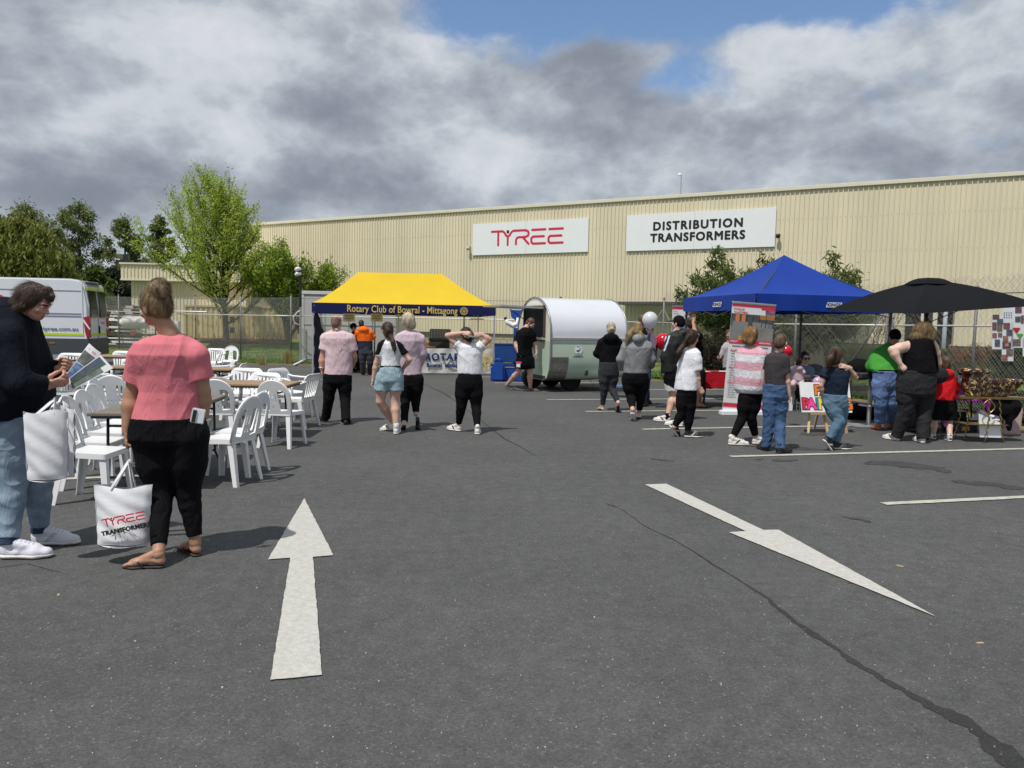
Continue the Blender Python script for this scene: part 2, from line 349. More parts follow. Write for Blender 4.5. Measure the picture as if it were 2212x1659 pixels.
def patch(u, v, ru, rv, seed, rot=0.0):
    pts = []
    for k in range(60):
        a = 2*PI*k/60; r = 1+0.55*noise.noise(Vector((math.cos(a)*1.3, math.sin(a)*1.3, seed)))+0.35*noise.noise(Vector((math.cos(a)*5, math.sin(a)*5, seed+3)))
        x, y = math.cos(a)*r*ru, math.sin(a)*r*rv
        pts.append(G(u+x*math.cos(rot)-y*math.sin(rot), v+x*math.sin(rot)+y*math.cos(rot)))
    ground_sheet('damp_patch', pts, M_damp, 0.0035 + 0.0001*(seed % 7), 0.05, 0.03, seed)
for i, q in enumerate([(1920, 1002, 55, 5, 0.05), (1985, 1008, 45, 6, 0.06), (2040, 1018, 18, 3, 0.05), (2120, 1045, 50, 4, 0.07), (2190, 1054, 40, 3.5, 0.06), (2070, 1040, 14, 2.5, 0.05), (1695, 995, 24, 2.6, 0.0), (1640, 993, 10, 1.4, 0), (1850, 1121, 17, 2.0, 0.12), (1872, 1126, 12, 2.0, 0.1), (1825, 1117, 7, 1, 0.1), (1320, 1092, 9, 1.0, 0.2), (1430, 994, 24, 1.5, 0.1), (1838, 1259, 7, 1.4, 0), (1700, 968, 70, 3, 0.05), (1760, 938, 30, 3, 0)]): patch(*q[:4], 11.3+i, q[4])
# crumbs of pale stone and leaf litter on the asphalt
mb = MB()
for k in range(900):
    v = 880+780*random.random()**1.5; u = random.uniform(-40, 2250); p = G(u, v); s = random.uniform(0.0015, 0.0045)*(1.6 if random.random() < 0.06 else 1)
    mb.box((p.x, p.y, s*0.4), (s*random.uniform(.7, 1.6), s, s*0.8), rz=random.random()*6, mi=0 if random.random() < 0.8 else 1)
for u, v, s in ((126, 1286, .02), (447, 1168, .016), (2117, 1390, .025), (2250*S, 1416*S, .03), (1075*S, 1095*S, .02)):
    p = G(u, v); mb.box((p.x, p.y, 0.003), (s*1.5, s*.6, 0.004), rz=random.random()*6, mi=1)
mb.build('grit', [mat('grit_pale', (0.5, 0.49, 0.46), 0.9), mat('grit_leaf', (0.42, 0.30, 0.17), 0.9)], kind='stuff')

# ---------------------------------------------------------------- factory
M_clad = mat('cream_cladding', (0.70, 0.635, 0.475), 0.5, var=0.08, vscale=0.7, stretch=(1, 1, 0.15), bump=0.05, bscale=4, spec=0.35)
M_cladt = mat('cladding_trim', (0.70, 0.66, 0.53), 0.5, var=0.05, vscale=1)
M_block = mat('block_masonry', (0.42, 0.36, 0.26), 0.9, var=0.15, vscale=7, bump=0.5, bscale=40)
M_mortar = mat('mortar', (0.30, 0.27, 0.21), 0.95)
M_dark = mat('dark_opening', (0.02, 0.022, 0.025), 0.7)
M_steel = mat('galvanised_steel', (0.42, 0.43, 0.43), 0.45, metal=0.6, var=0.15, vscale=20)
M_darksteel = mat('dark_steel', (0.05, 0.05, 0.052), 0.5, metal=0.3)
M_black = mat('black_plastic', (0.015, 0.015, 0.016), 0.45)
M_signw = mat('sign_white', (0.80, 0.83, 0.86), 0.45, var=0.02, vscale=2)
M_red = mat('logo_red', (0.62, 0.025, 0.07), 0.45)
M_ink = mat('black_ink', (0.012, 0.012, 0.014), 0.5)
M_blueink = mat('blue_ink', (0.01, 0.03, 0.16), 0.5)
E = Vector((0.8702, -0.4927)); A0 = Vector((-5.46, 43.0)); T0 = -0.62*26.384
WA = A0+E*T0; WRZ = math.atan2(E.y, E.x)
def wall_s(u):                                    # distance along the facade where a picture column meets it
    k = (u-U0)/FPX; q = math.sqrt(1+0)
    t = (k*A0.y-A0.x)/(E.x-k*E.y); return t-T0
WTOP, WBOT = 7.50, 1.11
fac = thing('factory', 'long cream ribbed metal factory wall running behind the whole car park', 'factory', (WA.x, WA.y, 0), rz=WRZ)
LEN = 53.0
def clad_strip(s0, s1, z0, z1, per=0.19, depth=0.042, y=0.0):
    mb = MB(); s = s0; pts = []
    while s < s1-1e-6:
        for dx, dy in ((0, 0), (0.125, 0), (0.138, -depth), (0.172, -depth), (0.185, 0)):
            if s+dx < s1: pts.append((s+dx, y+dy))
        s += per
    pts.append((s1, y)); n = len(pts)
    mb.add([(a, b, z0) for a, b in pts]+[(a, b, z1) for a, b in pts], [(i, i+1, n+i+1, n+i) for i in range(n-1)])
    return mb
D0, D1 = wall_s(1949), wall_s(2052)
n0 = clad_strip(0, D0, WBOT, WTOP); n1 = clad_strip(D0, D1, 2.72, WTOP); n2 = clad_strip(D1, LEN, WBOT, WTOP)
for q in (n1, n2): n0.add(q.v, q.f)
n0.build('cladding', M_clad, fac)
mb = MB()                                         # lines of fixing screws and laps in the sheeting
for z in (2.95, 4.9, 6.3):
    s = 0.155
    while s < LEN:
        if s > wall_s(560): mb.box((s-0.06, -0.006, z+0.02*math.sin(s*3)), (0.022, 0.012, 0.022))
        s += 0.19
mb.build('fixing_screws', mat('screw_head', (0.35, 0.31, 0.22), 0.6), fac, kind='stuff')
MB().box((LEN/2, 1.0, WTOP+0.085), (LEN+0.2, 2.2, 0.17)).build('roof_capping', M_cladt, fac, bevel=0.02)
MB().box((LEN/2, 9.3, 7.4), (LEN, 14, 0.1)).build('roof', M_cladt, fac)
MB().box((LEN/2, -0.02, WBOT-0.03), (LEN, 0.09, 0.055)).build('base_flashing', M_darksteel, fac)
mb = MB()
mb.box((D0/2, 0.17, 0.5), (D0, 0.2, 1.15)).box(((D1+LEN)/2, 0.17, 0.5), (LEN-D1, 0.2, 1.15))
mb.box((LEN/2, 2.3, 3.6), (LEN, 0.2, 7.5)).box((-0.05, 1.2, 3.8), (0.1, 2.4, 7.2))
mb.build('base_wall', M_mortar, fac)
bl = None; cnt = 0
for sa, sb in ((wall_s(1030), wall_s(1125)), (wall_s(2060), wall_s(2215))):
    z = 0.0; r = 0
    while z < 1.0:
        s = sa-(0.2 if r % 2 else 0)
        while s < sb:
            if bl is None:
                bl = MB().box((0.195, 0, 0.095), (0.385, 0.06, 0.185)).build('block', M_block, fac, bevel=0.006)
                o = bl
            else:
                o = bpy.data.objects.new('block', bl.data); col.objects.link(o); o.parent = fac
            o.location = (s, 0.045+random.uniform(-.004, .004), z+0.01); s += 0.4; cnt += 1
        z += 0.198; r += 1
# door bay
dk = MB(); dk.box(((D0+D1)/2, 1.6, 1.3), (D1-D0+0.3, 0.1, 3)).build('roller_door', mat('door_dark', (0.03, 0.035, 0.05), 0.5, var=0.2, vscale=4), fac)
MB().box((D1+0.02, 0.75, 1.36), (0.06, 1.5, 2.72)).build('door_reveal', mat('reveal', (0.36, 0.32, 0.24), 0.7), fac)
MB().box((D1-0.62, -0.02, 1.3), (0.16, 0.1, 2.6)).build('door_post', M_cladt, fac)
MB().box((D0+0.6, -0.02, 1.3), (0.10, 0.1, 2.6)).build('door_post', M_cladt, fac)
MB().tube([(D0+1.4, -0.1, 0), (D0+1.4, -0.1, 2.7)], 0.08, 10).build('downpipe', mat('pipe_bluegrey', (0.33, 0.38, 0.42), 0.5), fac, smooth=True)
# awning; right end cut at an angle to slant its shadow on the wall
a0, a1 = wall_s(1345), wall_s(1903)
mb = MB(); pl = [(a0, 0), (a0, -1.75), (a1-1.5, -1.75), (a1, 0)]
mb.add([(x, y, 2.62) for x, y in pl]+[(x, y, 2.74) for x, y in pl], [(0, 1, 2, 3), (7, 6, 5, 4), (0, 4, 5, 1), (1, 5, 6, 2), (2, 6, 7, 3), (3, 7, 4, 0)])
aw = mb.build('awning', M_darksteel, fac)
k = a0+0.3
while k < a1-1.6:
    MB().box((k, -1.6, 1.31), (0.09, 0.09, 2.62)).build('awning_post', M_steel, fac); k += 3.4
# two company signs on the wall, read through the picture positions of their corners
def wall_pt(u, v):
    s = wall_s(u); p = WA+E*s; q = P(u, v, p.y); return s, q.z
def wall_sign(u0, u1, vt, vb, label):
    s0, z1 = wall_pt(u0, vt); s1, _ = wall_pt(u1, vb); _, z0 = wall_pt(u0, vb)
    o = WA+E*s0; t = thing('company_sign', label, 'sign', (o.x, o.y, z0), rz=WRZ, group='white signs on the factory wall')
    w, h = s1-s0, z1-z0
    MB().box((w/2, -0.07, h/2), (w, 0.05, h)).build('panel', M_signw, t, bevel=0.005)
    mb = MB()
    for i in range(5):
        for zz in (0.06, h-0.06): mb.lathe([(0.012, -.006), (0.012, .006)], n=6).v
    MB().box((w*0.48, -0.0965, h/2), (0.008, 0.004, h-0.01)).build('panel_joint', M_steel, t)
    return t, w, h
t1, w1, h1 = wall_sign(1018, 1264, 485, 552, 'white factory sign with a red company logo, left of the two')
Rup = Matrix.Rotation(PI/2, 4, 'X')
sc1 = (w1*0.625)/452
logo(sc1, Matrix.Translation((w1*0.485, -0.098, h1*0.52)) @ Rup, t1, M_red, M_ink)
t2, w2, h2 = wall_sign(1345, 1662, 466, 543, 'white factory sign lettered with two lines of rounded black capitals')
def fat(s, z, sp):
    vs = MB()
    for i, (dx, dz) in enumerate(((0, 0), (-.022, .012), (.022, .012), (-.022, -.012), (.022, -.012), (0, .022), (0, -.022), (.024, 0), (-.024, 0))):
        me = text_mesh(s, h2*.315, bold=0, space=sp); me.transform(Matrix.Translation((w2*.495+dx, -.0985-.0006*i, z+dz)) @ Rup); vs.add([v.co for v in me.vertices], [tuple(q.vertices) for q in me.polygons])
    vs.build('lettering', M_ink, t2, recalc=False)
fat('DISTRIBUTION', h2*.65, 1.22)
fat('TRANSFORMERS', h2*.33, 1.16)
def wall_cam(u, v, label, m):
    s, z = wall_pt(u, v); o = WA+E*s; t = thing('security_camera', label, 'camera', (o.x, o.y, z), rz=WRZ, group='security cameras on the factory wall')
    MB().box((0, -0.09, 0.05), (0.07, 0.16, 0.07)).build('bracket', M_steel, t)
    MB().lathe([(0.0, -0.14), (0.07, -0.12), (0.1, -0.05), (0.1, 0.03), (0.04, 0.06)], (0, -0.22, 0.0), 12).build('dome', m, t, smooth=True)
wall_cam(1011, 620*S, 'small pale camera on the wall left of the logo sign', mat('cam_grey', (0.5, .5, .48)))
wall_cam(1932*S, 589*S, 'black dome camera on the wall beside the lettered sign', M_black)
s, z = wall_pt(1452, 432); o = WA+E*s
t = thing('roof_mast', 'thin pole with a white ball lamp standing on the factory roof', 'mast', (o.x, o.y, 7.6), rz=WRZ)
MB().tube([(0, 0.3, 0), (0, 0.3, 0.98)], 0.022, 6).build('pole', M_steel, t)
MB().tube([(0, 0.3, 0.98), (-0.06, 0.3, 1.03), (-0.09, 0.3, 1.0)], 0.02, 6).lathe([(0, 0.93), (.07, .96), (.085, 1.02), (.05, 1.08), (0, 1.09)], (-0.08, 0.3, 0), 10).build('lamp', M_signw, t, smooth=True)

# ---------------------------------------------------------------- annex, container, site hut
XA, XB = -22.15, -15.2
ann = thing('annex_building', 'low cream corrugated annex with a deep parapet beside the factory', 'building', (XA, 44, 0))
mb = clad_strip(0.4, XB-XA, 0.0, 3.72, per=0.2); mb.box((3.7, 4.05, 1.8), (6.5, 8, 3.6)); mb.build('wall', M_clad, ann)
mb = clad_strip(0, XB-XA, 3.72, 4.55, per=0.2, y=-0.35); mb.box((3.5, 3.8, 4.14), (6.9, 8.2, 0.82)); mb.build('parapet', M_clad, ann)
MB().box((3.5, -0.2, 4.6), (7.1, 0.5, 0.09)).build('parapet_capping', M_cladt, ann); MB().box((3.5, -0.3, 3.69), (7.05, 0.2, 0.07)).build('parapet_trim', M_cladt, ann)
wn = MB().box((4.95, -0.06, 3.4), (0.75, 0.1, 0.8)).build('window', M_darksteel, ann); MB().box((4.95, -0.115, 3.4), (0.65, 0.01, 0.7)).build('pane', M_dark, wn)
q = P(1150/3.456*S+0, (400+1275/3.456)*S, 43.9)
t = thing('warning_sign', 'small round red and white sign on the annex wall', 'sign', (q.x, 43.9, q.z))
me = MB().lathe([(0.17, 0), (0.17, 0.02)], n=20).mesh('face'); me.transform(Rup); bpyobj('face', me, M_signw, t)
mb = MB(); mb.tube([(0.15*math.cos(a*PI/10), -0.03, 0.15*math.sin(a*PI/10)) for a in range(21)], 0.018, 4); mb.tube([(-.1, -.03, .1), (.1, -.03, -.1)], 0.016, 4); mb.build('ring', M_red, t)
q = P(312*S, 655*S, 44)
t = thing('floodlight', 'dark floodlight standing on the annex parapet', 'floodlight', (q.x, 44, 4.6))
MB().box((0, 0, 0.1), (0.9, 0.3, 0.2)).box((0.1, 0, 0.35), (0.3, 0.2, 0.35)).build('housing', M_black, t); MB().box((-0.25, -0.05, 0.42), (0.35, 0.06, 0.3), M=Matrix.Rotation(0.5, 3, 'X')).build('lamp', M_steel, t)

# container
M_yel = mat('container_yellow', (0.56, 0.43, 0.19), 0.6, var=0.22, vscale=1.6, stretch=(1.2, 1, 0.22), c2=(0.60, 0.50, 0.27))
M_rust = mat('rust', (0.17, 0.07, 0.025), 0.9, var=0.4, vscale=12)
q0 = P(400, 730, 42); q1 = P(622, 736, 42); W = q1.x-q0.x
t = thing('shipping_container', 'yellow corrugated shipping container streaked with rust behind the pear tree', 'container', (q0.x, 42, 0.40)); t.scale = (1, .8, .92)
mb = MB(); s = 0.0; pts = []
while s < W-0.02:
    for dx, dy in ((0, 0), (0.10, 0), (0.14, 0.05), (0.24, 0.05)):
        if s+dx < W: pts.append((s+dx, dy))
    s += 0.28
pts.append((W, 0)); n = len(pts)
mb.add([(a, b, 0.14) for a, b in pts]+[(a, b, 1.98) for a, b in pts], [(i, i+1, n+i+1, n+i) for i in range(n-1)]); mb.build('side_wall', M_yel, t)
MB().box((W/2, 1.3, 1.06), (W-0.05, 2.3, 1.8)).build('end_walls', M_yel, t)
MB().box((W/2, 0.02, 2.03), (W+0.06, 0.12, 0.1)).box((W/2, 1.3, 2.05), (W, 2.3, 0.05)).build('top_rail', M_yel, t)
MB().box((W/2, 0.02, 0.08), (W+0.06, 0.14, 0.14)).build('bottom_rail', M_rust, t)
for x in (0.0, W): MB().box((x, 0.02, 1.06), (0.14, 0.14, 2.0)).build('corner_post', M_yel, t)
mb = MB()
for k in range(70):
    x = random.uniform(0.1, W-0.1); z = random.choice((0.16, 0.16, 0.3, 0.9, 1.3)); h = random.uniform(0.05, 0.5 if z < 0.2 else 0.35); w = random.uniform(0.02, 0.07)
    ph = x % 0.28; yy = -0.004 if ph < 0.10 else (0.046 if 0.14 < ph < 0.24 else 0.02)
    mb.add([(x-w/2, yy, z), (x+w/2, yy, z), (x+w*0.2, yy, z+h), (x-w*0.2, yy, z+h)], [(0, 1, 2, 3)])
mb.build('rust_streaks', M_rust, t, kind='stuff')

# site hut
M_hut = mat('hut_grey', (0.44, 0.45, 0.45), 0.6, var=0.07, vscale=1.3, stretch=(1, 1, 0.3))
qa = P(652, 700, 29.6); qb = P(856, 700, 29.6); W = qb.x-qa.x
t = thing('site_hut', 'pale grey flat roofed panel hut standing behind the yellow tent', 'hut', (qa.x, 29.6, 0))
MB().box((W/2, 1.3, 1.3), (W-0.04, 2.6, 2.56)).build('wall', M_hut, t)
for k in range(4): MB().box((W*(k+0.5)/4, -0.02, 1.32), (W/4-0.025, 0.03, 2.4)).build('wall_panel', M_hut, t, bevel=0.006)
MB().box((W/2, 1.3, 2.66), (W+0.12, 2.75, 0.14)).build('roof', mat('hut_roof', (0.55, 0.56, 0.56), 0.5), t, bevel=0.02)
MB().box((0.04, -0.03, 1.3), (0.1, 0.06, 2.6)).build('corner_post', mat('hut_roof', (0.5, .5, .5)), t)
MB().box((W/2, -0.045, 1.45), (W, 0.02, 0.03)).build('rail', M_steel, t)

# ---------------------------------------------------------------- chain-link fence
M_wire = mat('fence_wire', (0.40, 0.40, 0.38), 0.5, metal=0.4)
M_post = mat('fence_post', (0.17, 0.17, 0.165), 0.6, metal=0.3, var=0.2, vscale=9)
M_rail = mat('fence_rail', (0.62, 0.62, 0.60), 0.45, metal=0.3)
FP = [(-21.5, 38), (-18.4, 36), (-8.35, 29.0), (4.9, 25.2), (8.9, 18.4), (10.0, 13.2), (11.6, 8.6)]
fen = thing('chain_link_fence', 'grey chain-link wire fence on steel posts along the edge of the grass', 'fence', (0, 0, 0))
FH = 2.42
def fz(x, y): return max(0.0, lawn_z(x, y))
for i in range(len(FP)-1):
    a = Vector(FP[i]); b = Vector(FP[i+1]); d = (b-a); L = d.length; d /= L
    near = i >= 3; sp = 0.075 if near else 0.095; r = 0.0016 if near else 0.0022; h = FH+(0.28 if near else 0)
    mb = MB(); N_ = int(L/sp); off = -int(h/sp)-1
    for sgn in (1, -1):
        for k in range(off, N_-off):
            s0 = k*sp; z0 = 0.03; s1 = s0+sgn*h; z1 = z0+h
            if sgn > 0: lo, hi = s0, s1
            else: lo, hi = s1, s0
            if hi < 0 or lo > L: continue
            ta, tb = 0.0, 1.0
            if sgn > 0:
                if s0 < 0: ta = (0-s0)/h
                if s1 > L: tb = (L-s0)/h
            else:
                if s0 > L: ta = (s0-L)/h
                if s1 < 0: tb = s0/h
            if tb-ta < 0.02: continue
            zj = random.uniform(-0.03, 0.07) if (near and tb > 0.99) else 0
            pa = a+d*(s0+sgn*h*ta); pb = a+d*(s0+sgn*h*tb); zb = fz(*((pa+pb)/2))
            off_ = Vector((-d.y, d.x))*0.004*sgn
            mb.bar((pa.x+off_.x, pa.y+off_.y, zb+z0+h*ta), (pb.x+off_.x, pb.y+off_.y, zb+z0+h*tb+zj), 2*r)
    mb.build('wire_mesh', M_wire, fen, kind='stuff')
    for zz, rr, mm in ((1.76, 0.021, M_rail), (FH, 0.012 if near else 0.007, M_post), (1.28, 0.004, M_post), (0.12, 0.004, M_post)):
        if i == 4 and zz == 1.76: mm = M_rail
        n_ = 8
        MB().tube([(a.x+d.x*L*k/n_, a.y+d.y*L*k/n_, zz+fz(*(a+d*(L*k/n_)))-(0.02*math.sin(PI*(k*2 % n_)/n_) if rr < 0.02 else 0)) for k in range(n_+1)], rr, 6).build('rail' if rr > 0.01 else 'straining_wire', mm, fen, smooth=True)
    k = 0; n_ = max(1, round(L/3.1))
    for k in range(n_):
        p = a+d*(L*k/n_); z = fz(p.x, p.y)
        MB().tube([(p.x, p.y, z-0.05), (p.x, p.y, z+FH+0.12)], 0.032, 8).lathe([(0.036, z+FH+0.10), (0.036, z+FH+0.14), (0.01, z+FH+0.16)], (p.x, p.y, 0), 8).build('post', M_post, fen, smooth=True)
for (x, y), (dx, dy) in (((4.9, 25.2), (0.8, -1.4)), ((8.9, 18.4), (-0.7, 1.2)), ((8.9, 18.4), (0.2, -1.3)), ((4.9, 25.2), (-1.4, 0.4))):
    MB().tube([(x, y, 2.2), (x+dx, y+dy, 0.1)], 0.024, 8).build('brace', M_post, fen, smooth=True)
# gate pipe in front of the pallets
g0 = P(315, 660, 34.6)
t = thing('pipe_gate', 'bent galvanised pipe gate frame in front of the pallets', 'gate', (0, 0, 0))
ga = P(314, 700, 35.2); gb = P(447, 700, 31.5)
MB().tube([(ga.x, ga.y, 0.1), (ga.x, ga.y, 1.78), (ga.x+0.04, ga.y-0.02, 1.86), (ga.x+0.12, ga.y-0.06, 1.9), (gb.x, gb.y, 1.86)], 0.03, 8).build('frame', M_rail, t, smooth=True)

# camera mast beside the hut
q = P(649, 700, 28.8)
t = thing('camera_mast', 'black pole with two white cameras at the corner of the grey hut', 'mast', (q.x, 28.8, 0))
MB().tube([(0, 0, 0), (0, 0, 2.4)], 0.04, 8).build('post', M_steel, t); MB().tube([(0, 0, 2.1), (0, 0, 3.72)], 0.05, 8).build('pole', M_black, t)
for dz in (3.5, 3.32): MB().tube([(0, -0.05, dz), (-0.06, -0.3, dz-0.02)], 0.06, 8).lathe([(0, dz-.1), (.06, dz-.08), (.07, dz)], (-.12, -.1, 0), 8).build('camera', M_signw, t, smooth=True)
MB().tube([(0.02, 0, 2.0), (-0.1, -.05, 1.9), (-0.25, -.05, 1.72), (-0.22, -.05, 1.5), (0, 0, 1.42)], 0.02, 6).build('cable', M_signw, t, smooth=True)
# ================================================================ TREES
def leaves_mesh(name, P0, size, mats, parent, flat=0.6, elong=1.8, droop=0.0, kind='stuff', weights=None):
    P0 = np.asarray(P0, dtype=np.float64); n = len(P0)
    d = RNG.normal(size=(n, 3)); d[:, 2] -= droop; d /= np.linalg.norm(d, axis=1)[:, None]
    e = np.cross(d, RNG.normal(size=(n, 3))); e /= np.linalg.norm(e, axis=1)[:, None]+1e-9
    s = size*RNG.uniform(0.6, 1.3, (n, 1)); a = d*s*elong*0.5; b = e*s*0.5; c = np.cross(d, e)*s*0.22
    V = np.stack([P0-a, P0+b*flat+c, P0+a, P0-b*flat+c], 1).reshape(-1, 3)
    F = np.arange(4*n).reshape(n, 4)
    mi = RNG.choice(len(mats), n, p=weights)
    return bpyobj(name, npmesh(name, V, F, mi), mats, parent)
def grow(base, h, dirs0, up=0.25, levels=3, l0=0.5, ratio=0.62, kids=5, ang=0.6, r0=0.1, seed=1, leaf_step=0.12, spread=0.12, per=3, wig=0.18, minlv=1):
    rnd = random.Random(seed); mb = MB(); lv = []
    def branch(p, d, L, r, lev):
        n = 5 if lev < 2 else 3; pts = [p]; rs = [r]; q = p.copy(); dd = d.copy()
        for k in range(n):
            dd = (dd+Vector((rnd.gauss(0, wig), rnd.gauss(0, wig), rnd.gauss(0, wig)+up*0.35))).normalized() if k else dd
            q = q+dd*(L/n); pts.append(q.copy()); rs.append(max(0.004, r*(1-0.75*(k+1)/n)))
        mb.tube(pts, rs, 6 if lev == 0 else (4 if lev < 2 else 3), caps=False)
        if lev >= minlv:
            st = int(max(1, L/leaf_step))
            for k in range(st):
                t = (k+rnd.random())/st*n; i = min(int(t), n-1); c = pts[i].lerp(pts[i+1], t-i)
                for _ in range(per):
                    lv.append((c.x+rnd.gauss(0, spread), c.y+rnd.gauss(0, spread), c.z+rnd.gauss(0, spread)))
        if lev < levels:
            K = kids+rnd.randint(-1, 1)
            for k in range(K):
                t = (0.22+0.75*(k+rnd.random()*0.7)/K)*n; i = min(int(t), n-1); c = pts[i].lerp(pts[i+1], t-i)
                ax = dd.orthogonal().normalized(); ax.rotate(Matrix.Rotation(rnd.random()*2*PI+k*2.4, 3, dd))
                nd = (pts[i+1]-pts[i]).normalized(); nd = (nd+ax*math.tan(ang*rnd.uniform(0.7, 1.2))).normalized()
                nd = (nd+Vector((0, 0, up))).normalized()
                branch(c, nd, L*ratio*(1.15-0.5*t/n)*rnd.uniform(0.8, 1.15), rs[i]*0.6, lev+1)
    for (d, L, r, z) in dirs0: branch(Vector(base)+Vector((0, 0, z)), Vector(d).normalized(), L, r, 0)
    return mb, lv
M_bark = mat('bark', (0.045, 0.035, 0.027), 0.9, var=0.4, vscale=14, bump=0.6, bscale=30)
M_barkd = mat('bark_dark', (0.02, 0.016, 0.013), 0.9)
def leafm(n, c, t=0.4): return mat(n, c, 0.5, spec=0.3, trans=t)
LG = [leafm('leaf_lime', (0.40, 0.52, 0.05), .5), leafm('leaf_lime_pale', (0.55, 0.64, 0.16), .5), leafm('leaf_lime_deep', (0.24, 0.35, 0.04), .45)]
LO = [leafm('leaf_olive', (0.20, 0.24, 0.09)), leafm('leaf_olive_dark', (0.12, 0.15, 0.055)), leafm('leaf_olive_pale', (0.26, 0.29, 0.12))]
LW = [leafm('leaf_willow', (0.21, 0.24, 0.05)), leafm('leaf_willow_dark', (0.11, 0.14, 0.03)), leafm('leaf_willow_pale', (0.30, 0.32, 0.09))]
LD = [leafm('leaf_dark', (0.05, 0.065, 0.035)), leafm('leaf_darker', (0.03, 0.04, 0.026)), leafm('leaf_dull', (0.05, 0.06, 0.03))]
LM = [leafm('leaf_mid', (0.13, 0.18, 0.04)), leafm('leaf_mid_dark', (0.06, 0.09, 0.025)), leafm('leaf_mid_pale', (0.17, 0.22, 0.06))]
def tree(name, label, cat, base, mb, lv, lmats, size, bark=None, group=None, **k):
    t = thing(name, label, cat, base, group)
    T = Matrix.Translation(-Vector(base))
    me = mb.mesh('trunk'); me.transform(T); bpyobj('trunk', me, bark or M_bark, t, smooth=True)
    L = np.array(lv)-np.array(base); leaves_mesh('crown', L, size, lmats, t, **k); return t
# the pear tree, just in leaf
bx = P(491, 748, 38.0); B = (bx.x, 38.0, 0.2)
rnd = random.Random(5); D0_ = [((-0.07, 0, 1), 6.9, 0.15, 0)]
for k in range(26):
    a = k*2.39996; z = 1.15+k*0.19; el = 0.50+0.62*k/26; D0_.append(((math.cos(a)*math.cos(el), math.sin(a)*math.cos(el), math.sin(el)), (4.15-0.082*k)*(1-0.22*math.cos(a)), 0.06-0.0018*k, z))
mb, lv = grow(B, 9, D0_, up=0.30, levels=2, kids=8, ang=0.50, ratio=0.50, seed=3, leaf_step=0.12, spread=0.12, per=3, wig=0.05, minlv=0)
lv = [p for p in lv if p[2] > 1.7 and random.random() < .8 and random.random() < 1.3-max(0, (p[2]-5.6))*0.15]
tree('pear_tree', 'tall lime green pear tree coming into leaf in front of the factory corner', 'tree', B, mb, lv, LG, 0.085, weights=[0.5, 0.3, 0.2])
bx = P(655, 738, 37.5); B = (bx.x-0.75, 37.5, 0.2)
D0_ = []
for k in range(11):
    a = k*2.39996; el = 0.62+0.75*rnd.random(); D0_.append(((math.cos(a)*math.cos(el), math.sin(a)*math.cos(el)*0.8, math.sin(el)), 3.0+rnd.random()*0.8, 0.075, 0.3+0.1*k % 1))
mb, lv = grow(B, 6, D0_, up=0.2, levels=2, kids=8, ang=0.62, ratio=0.50, seed=9, leaf_step=0.11, spread=0.10, per=4, wig=0.07)
tree('bushy_tree', 'spreading many-stemmed green tree between the yellow container and the grey hut', 'tree', B, mb, lv, [LG[0], LG[2], LM[2]], 0.10, weights=[0.30, 0.45, 0.25])
# distant trees on the left
def far_tree(u, Y, vt, wpx, name, label, lm, seed, shape=1.0, dens=1.0, sz=0.30, zc=0.3):
    b = P(u, 700, Y); B = (b.x, Y, 0.4); top = P(u, vt, Y).z; H = top-0.4; R = wpx/2*Y/FPX; rnd = random.Random(seed); lv = []; cl = []
    mb = MB(); mb.tube([(b.x, Y, 0.3), (b.x+R*0.05, Y, H*0.5), (b.x, Y, H*0.93)], [H*0.022, H*0.013, 0.04], 6, caps=False)
    for k in range(int(46*dens)):
        f = zc+(1-zc)*((k+rnd.random())/(46*dens)); prof = (math.sin(PI*min(1, ((f-zc)/(1-zc))*0.93+0.10))**0.6)*shape+(1-shape)*0.8
        a = rnd.random()*2*PI; r = R*prof*rnd.random()**0.45
        c = Vector((b.x+r*math.cos(a), Y+r*math.sin(a), 0.4+H*f)); s = R*rnd.uniform(0.13, 0.26)
        if k % 2 == 0: mb.tube([(b.x, Y, max(0.5, c.z-r*0.9)), c], [0.06, 0.02], 3, caps=False)
        for _ in range(int(190)):
            v = Vector((rnd.gauss(0, 1), rnd.gauss(0, 1), rnd.gauss(0, 0.85))); v *= s*0.7; lv.append(c+v)
    tree(name, label, 'tree', B, mb, [tuple(p) for p in lv], lm, sz, bark=M_barkd, group='trees beyond the fence', weights=[0.4, 0.35, 0.25])
far_tree(60, 112, 452, 150, 'poplar_tree', 'tall dark tree rising behind the willow at the left edge', LO, 21, zc=0.35)
far_tree(174, 108, 448, 112, 'poplar_tree', 'tall open olive tree standing right of the willow, gaps of sky in it', LO, 22, zc=0.38, dens=0.85)
far_tree(272, 108, 476, 78, 'poplar_tree', 'narrow olive tree rising behind the annex parapet floodlight', LO, 23, zc=0.42, dens=0.8)
far_tree(346, 108, 470, 66, 'poplar_tree', 'olive tree half hidden behind the left side of the pear tree', LO, 24, zc=0.35, dens=0.8)
far_tree(418, 108, 548, 66, 'poplar_tree', 'low olive tree showing through the middle of the pear tree', LO, 25, zc=0.35, dens=0.7)
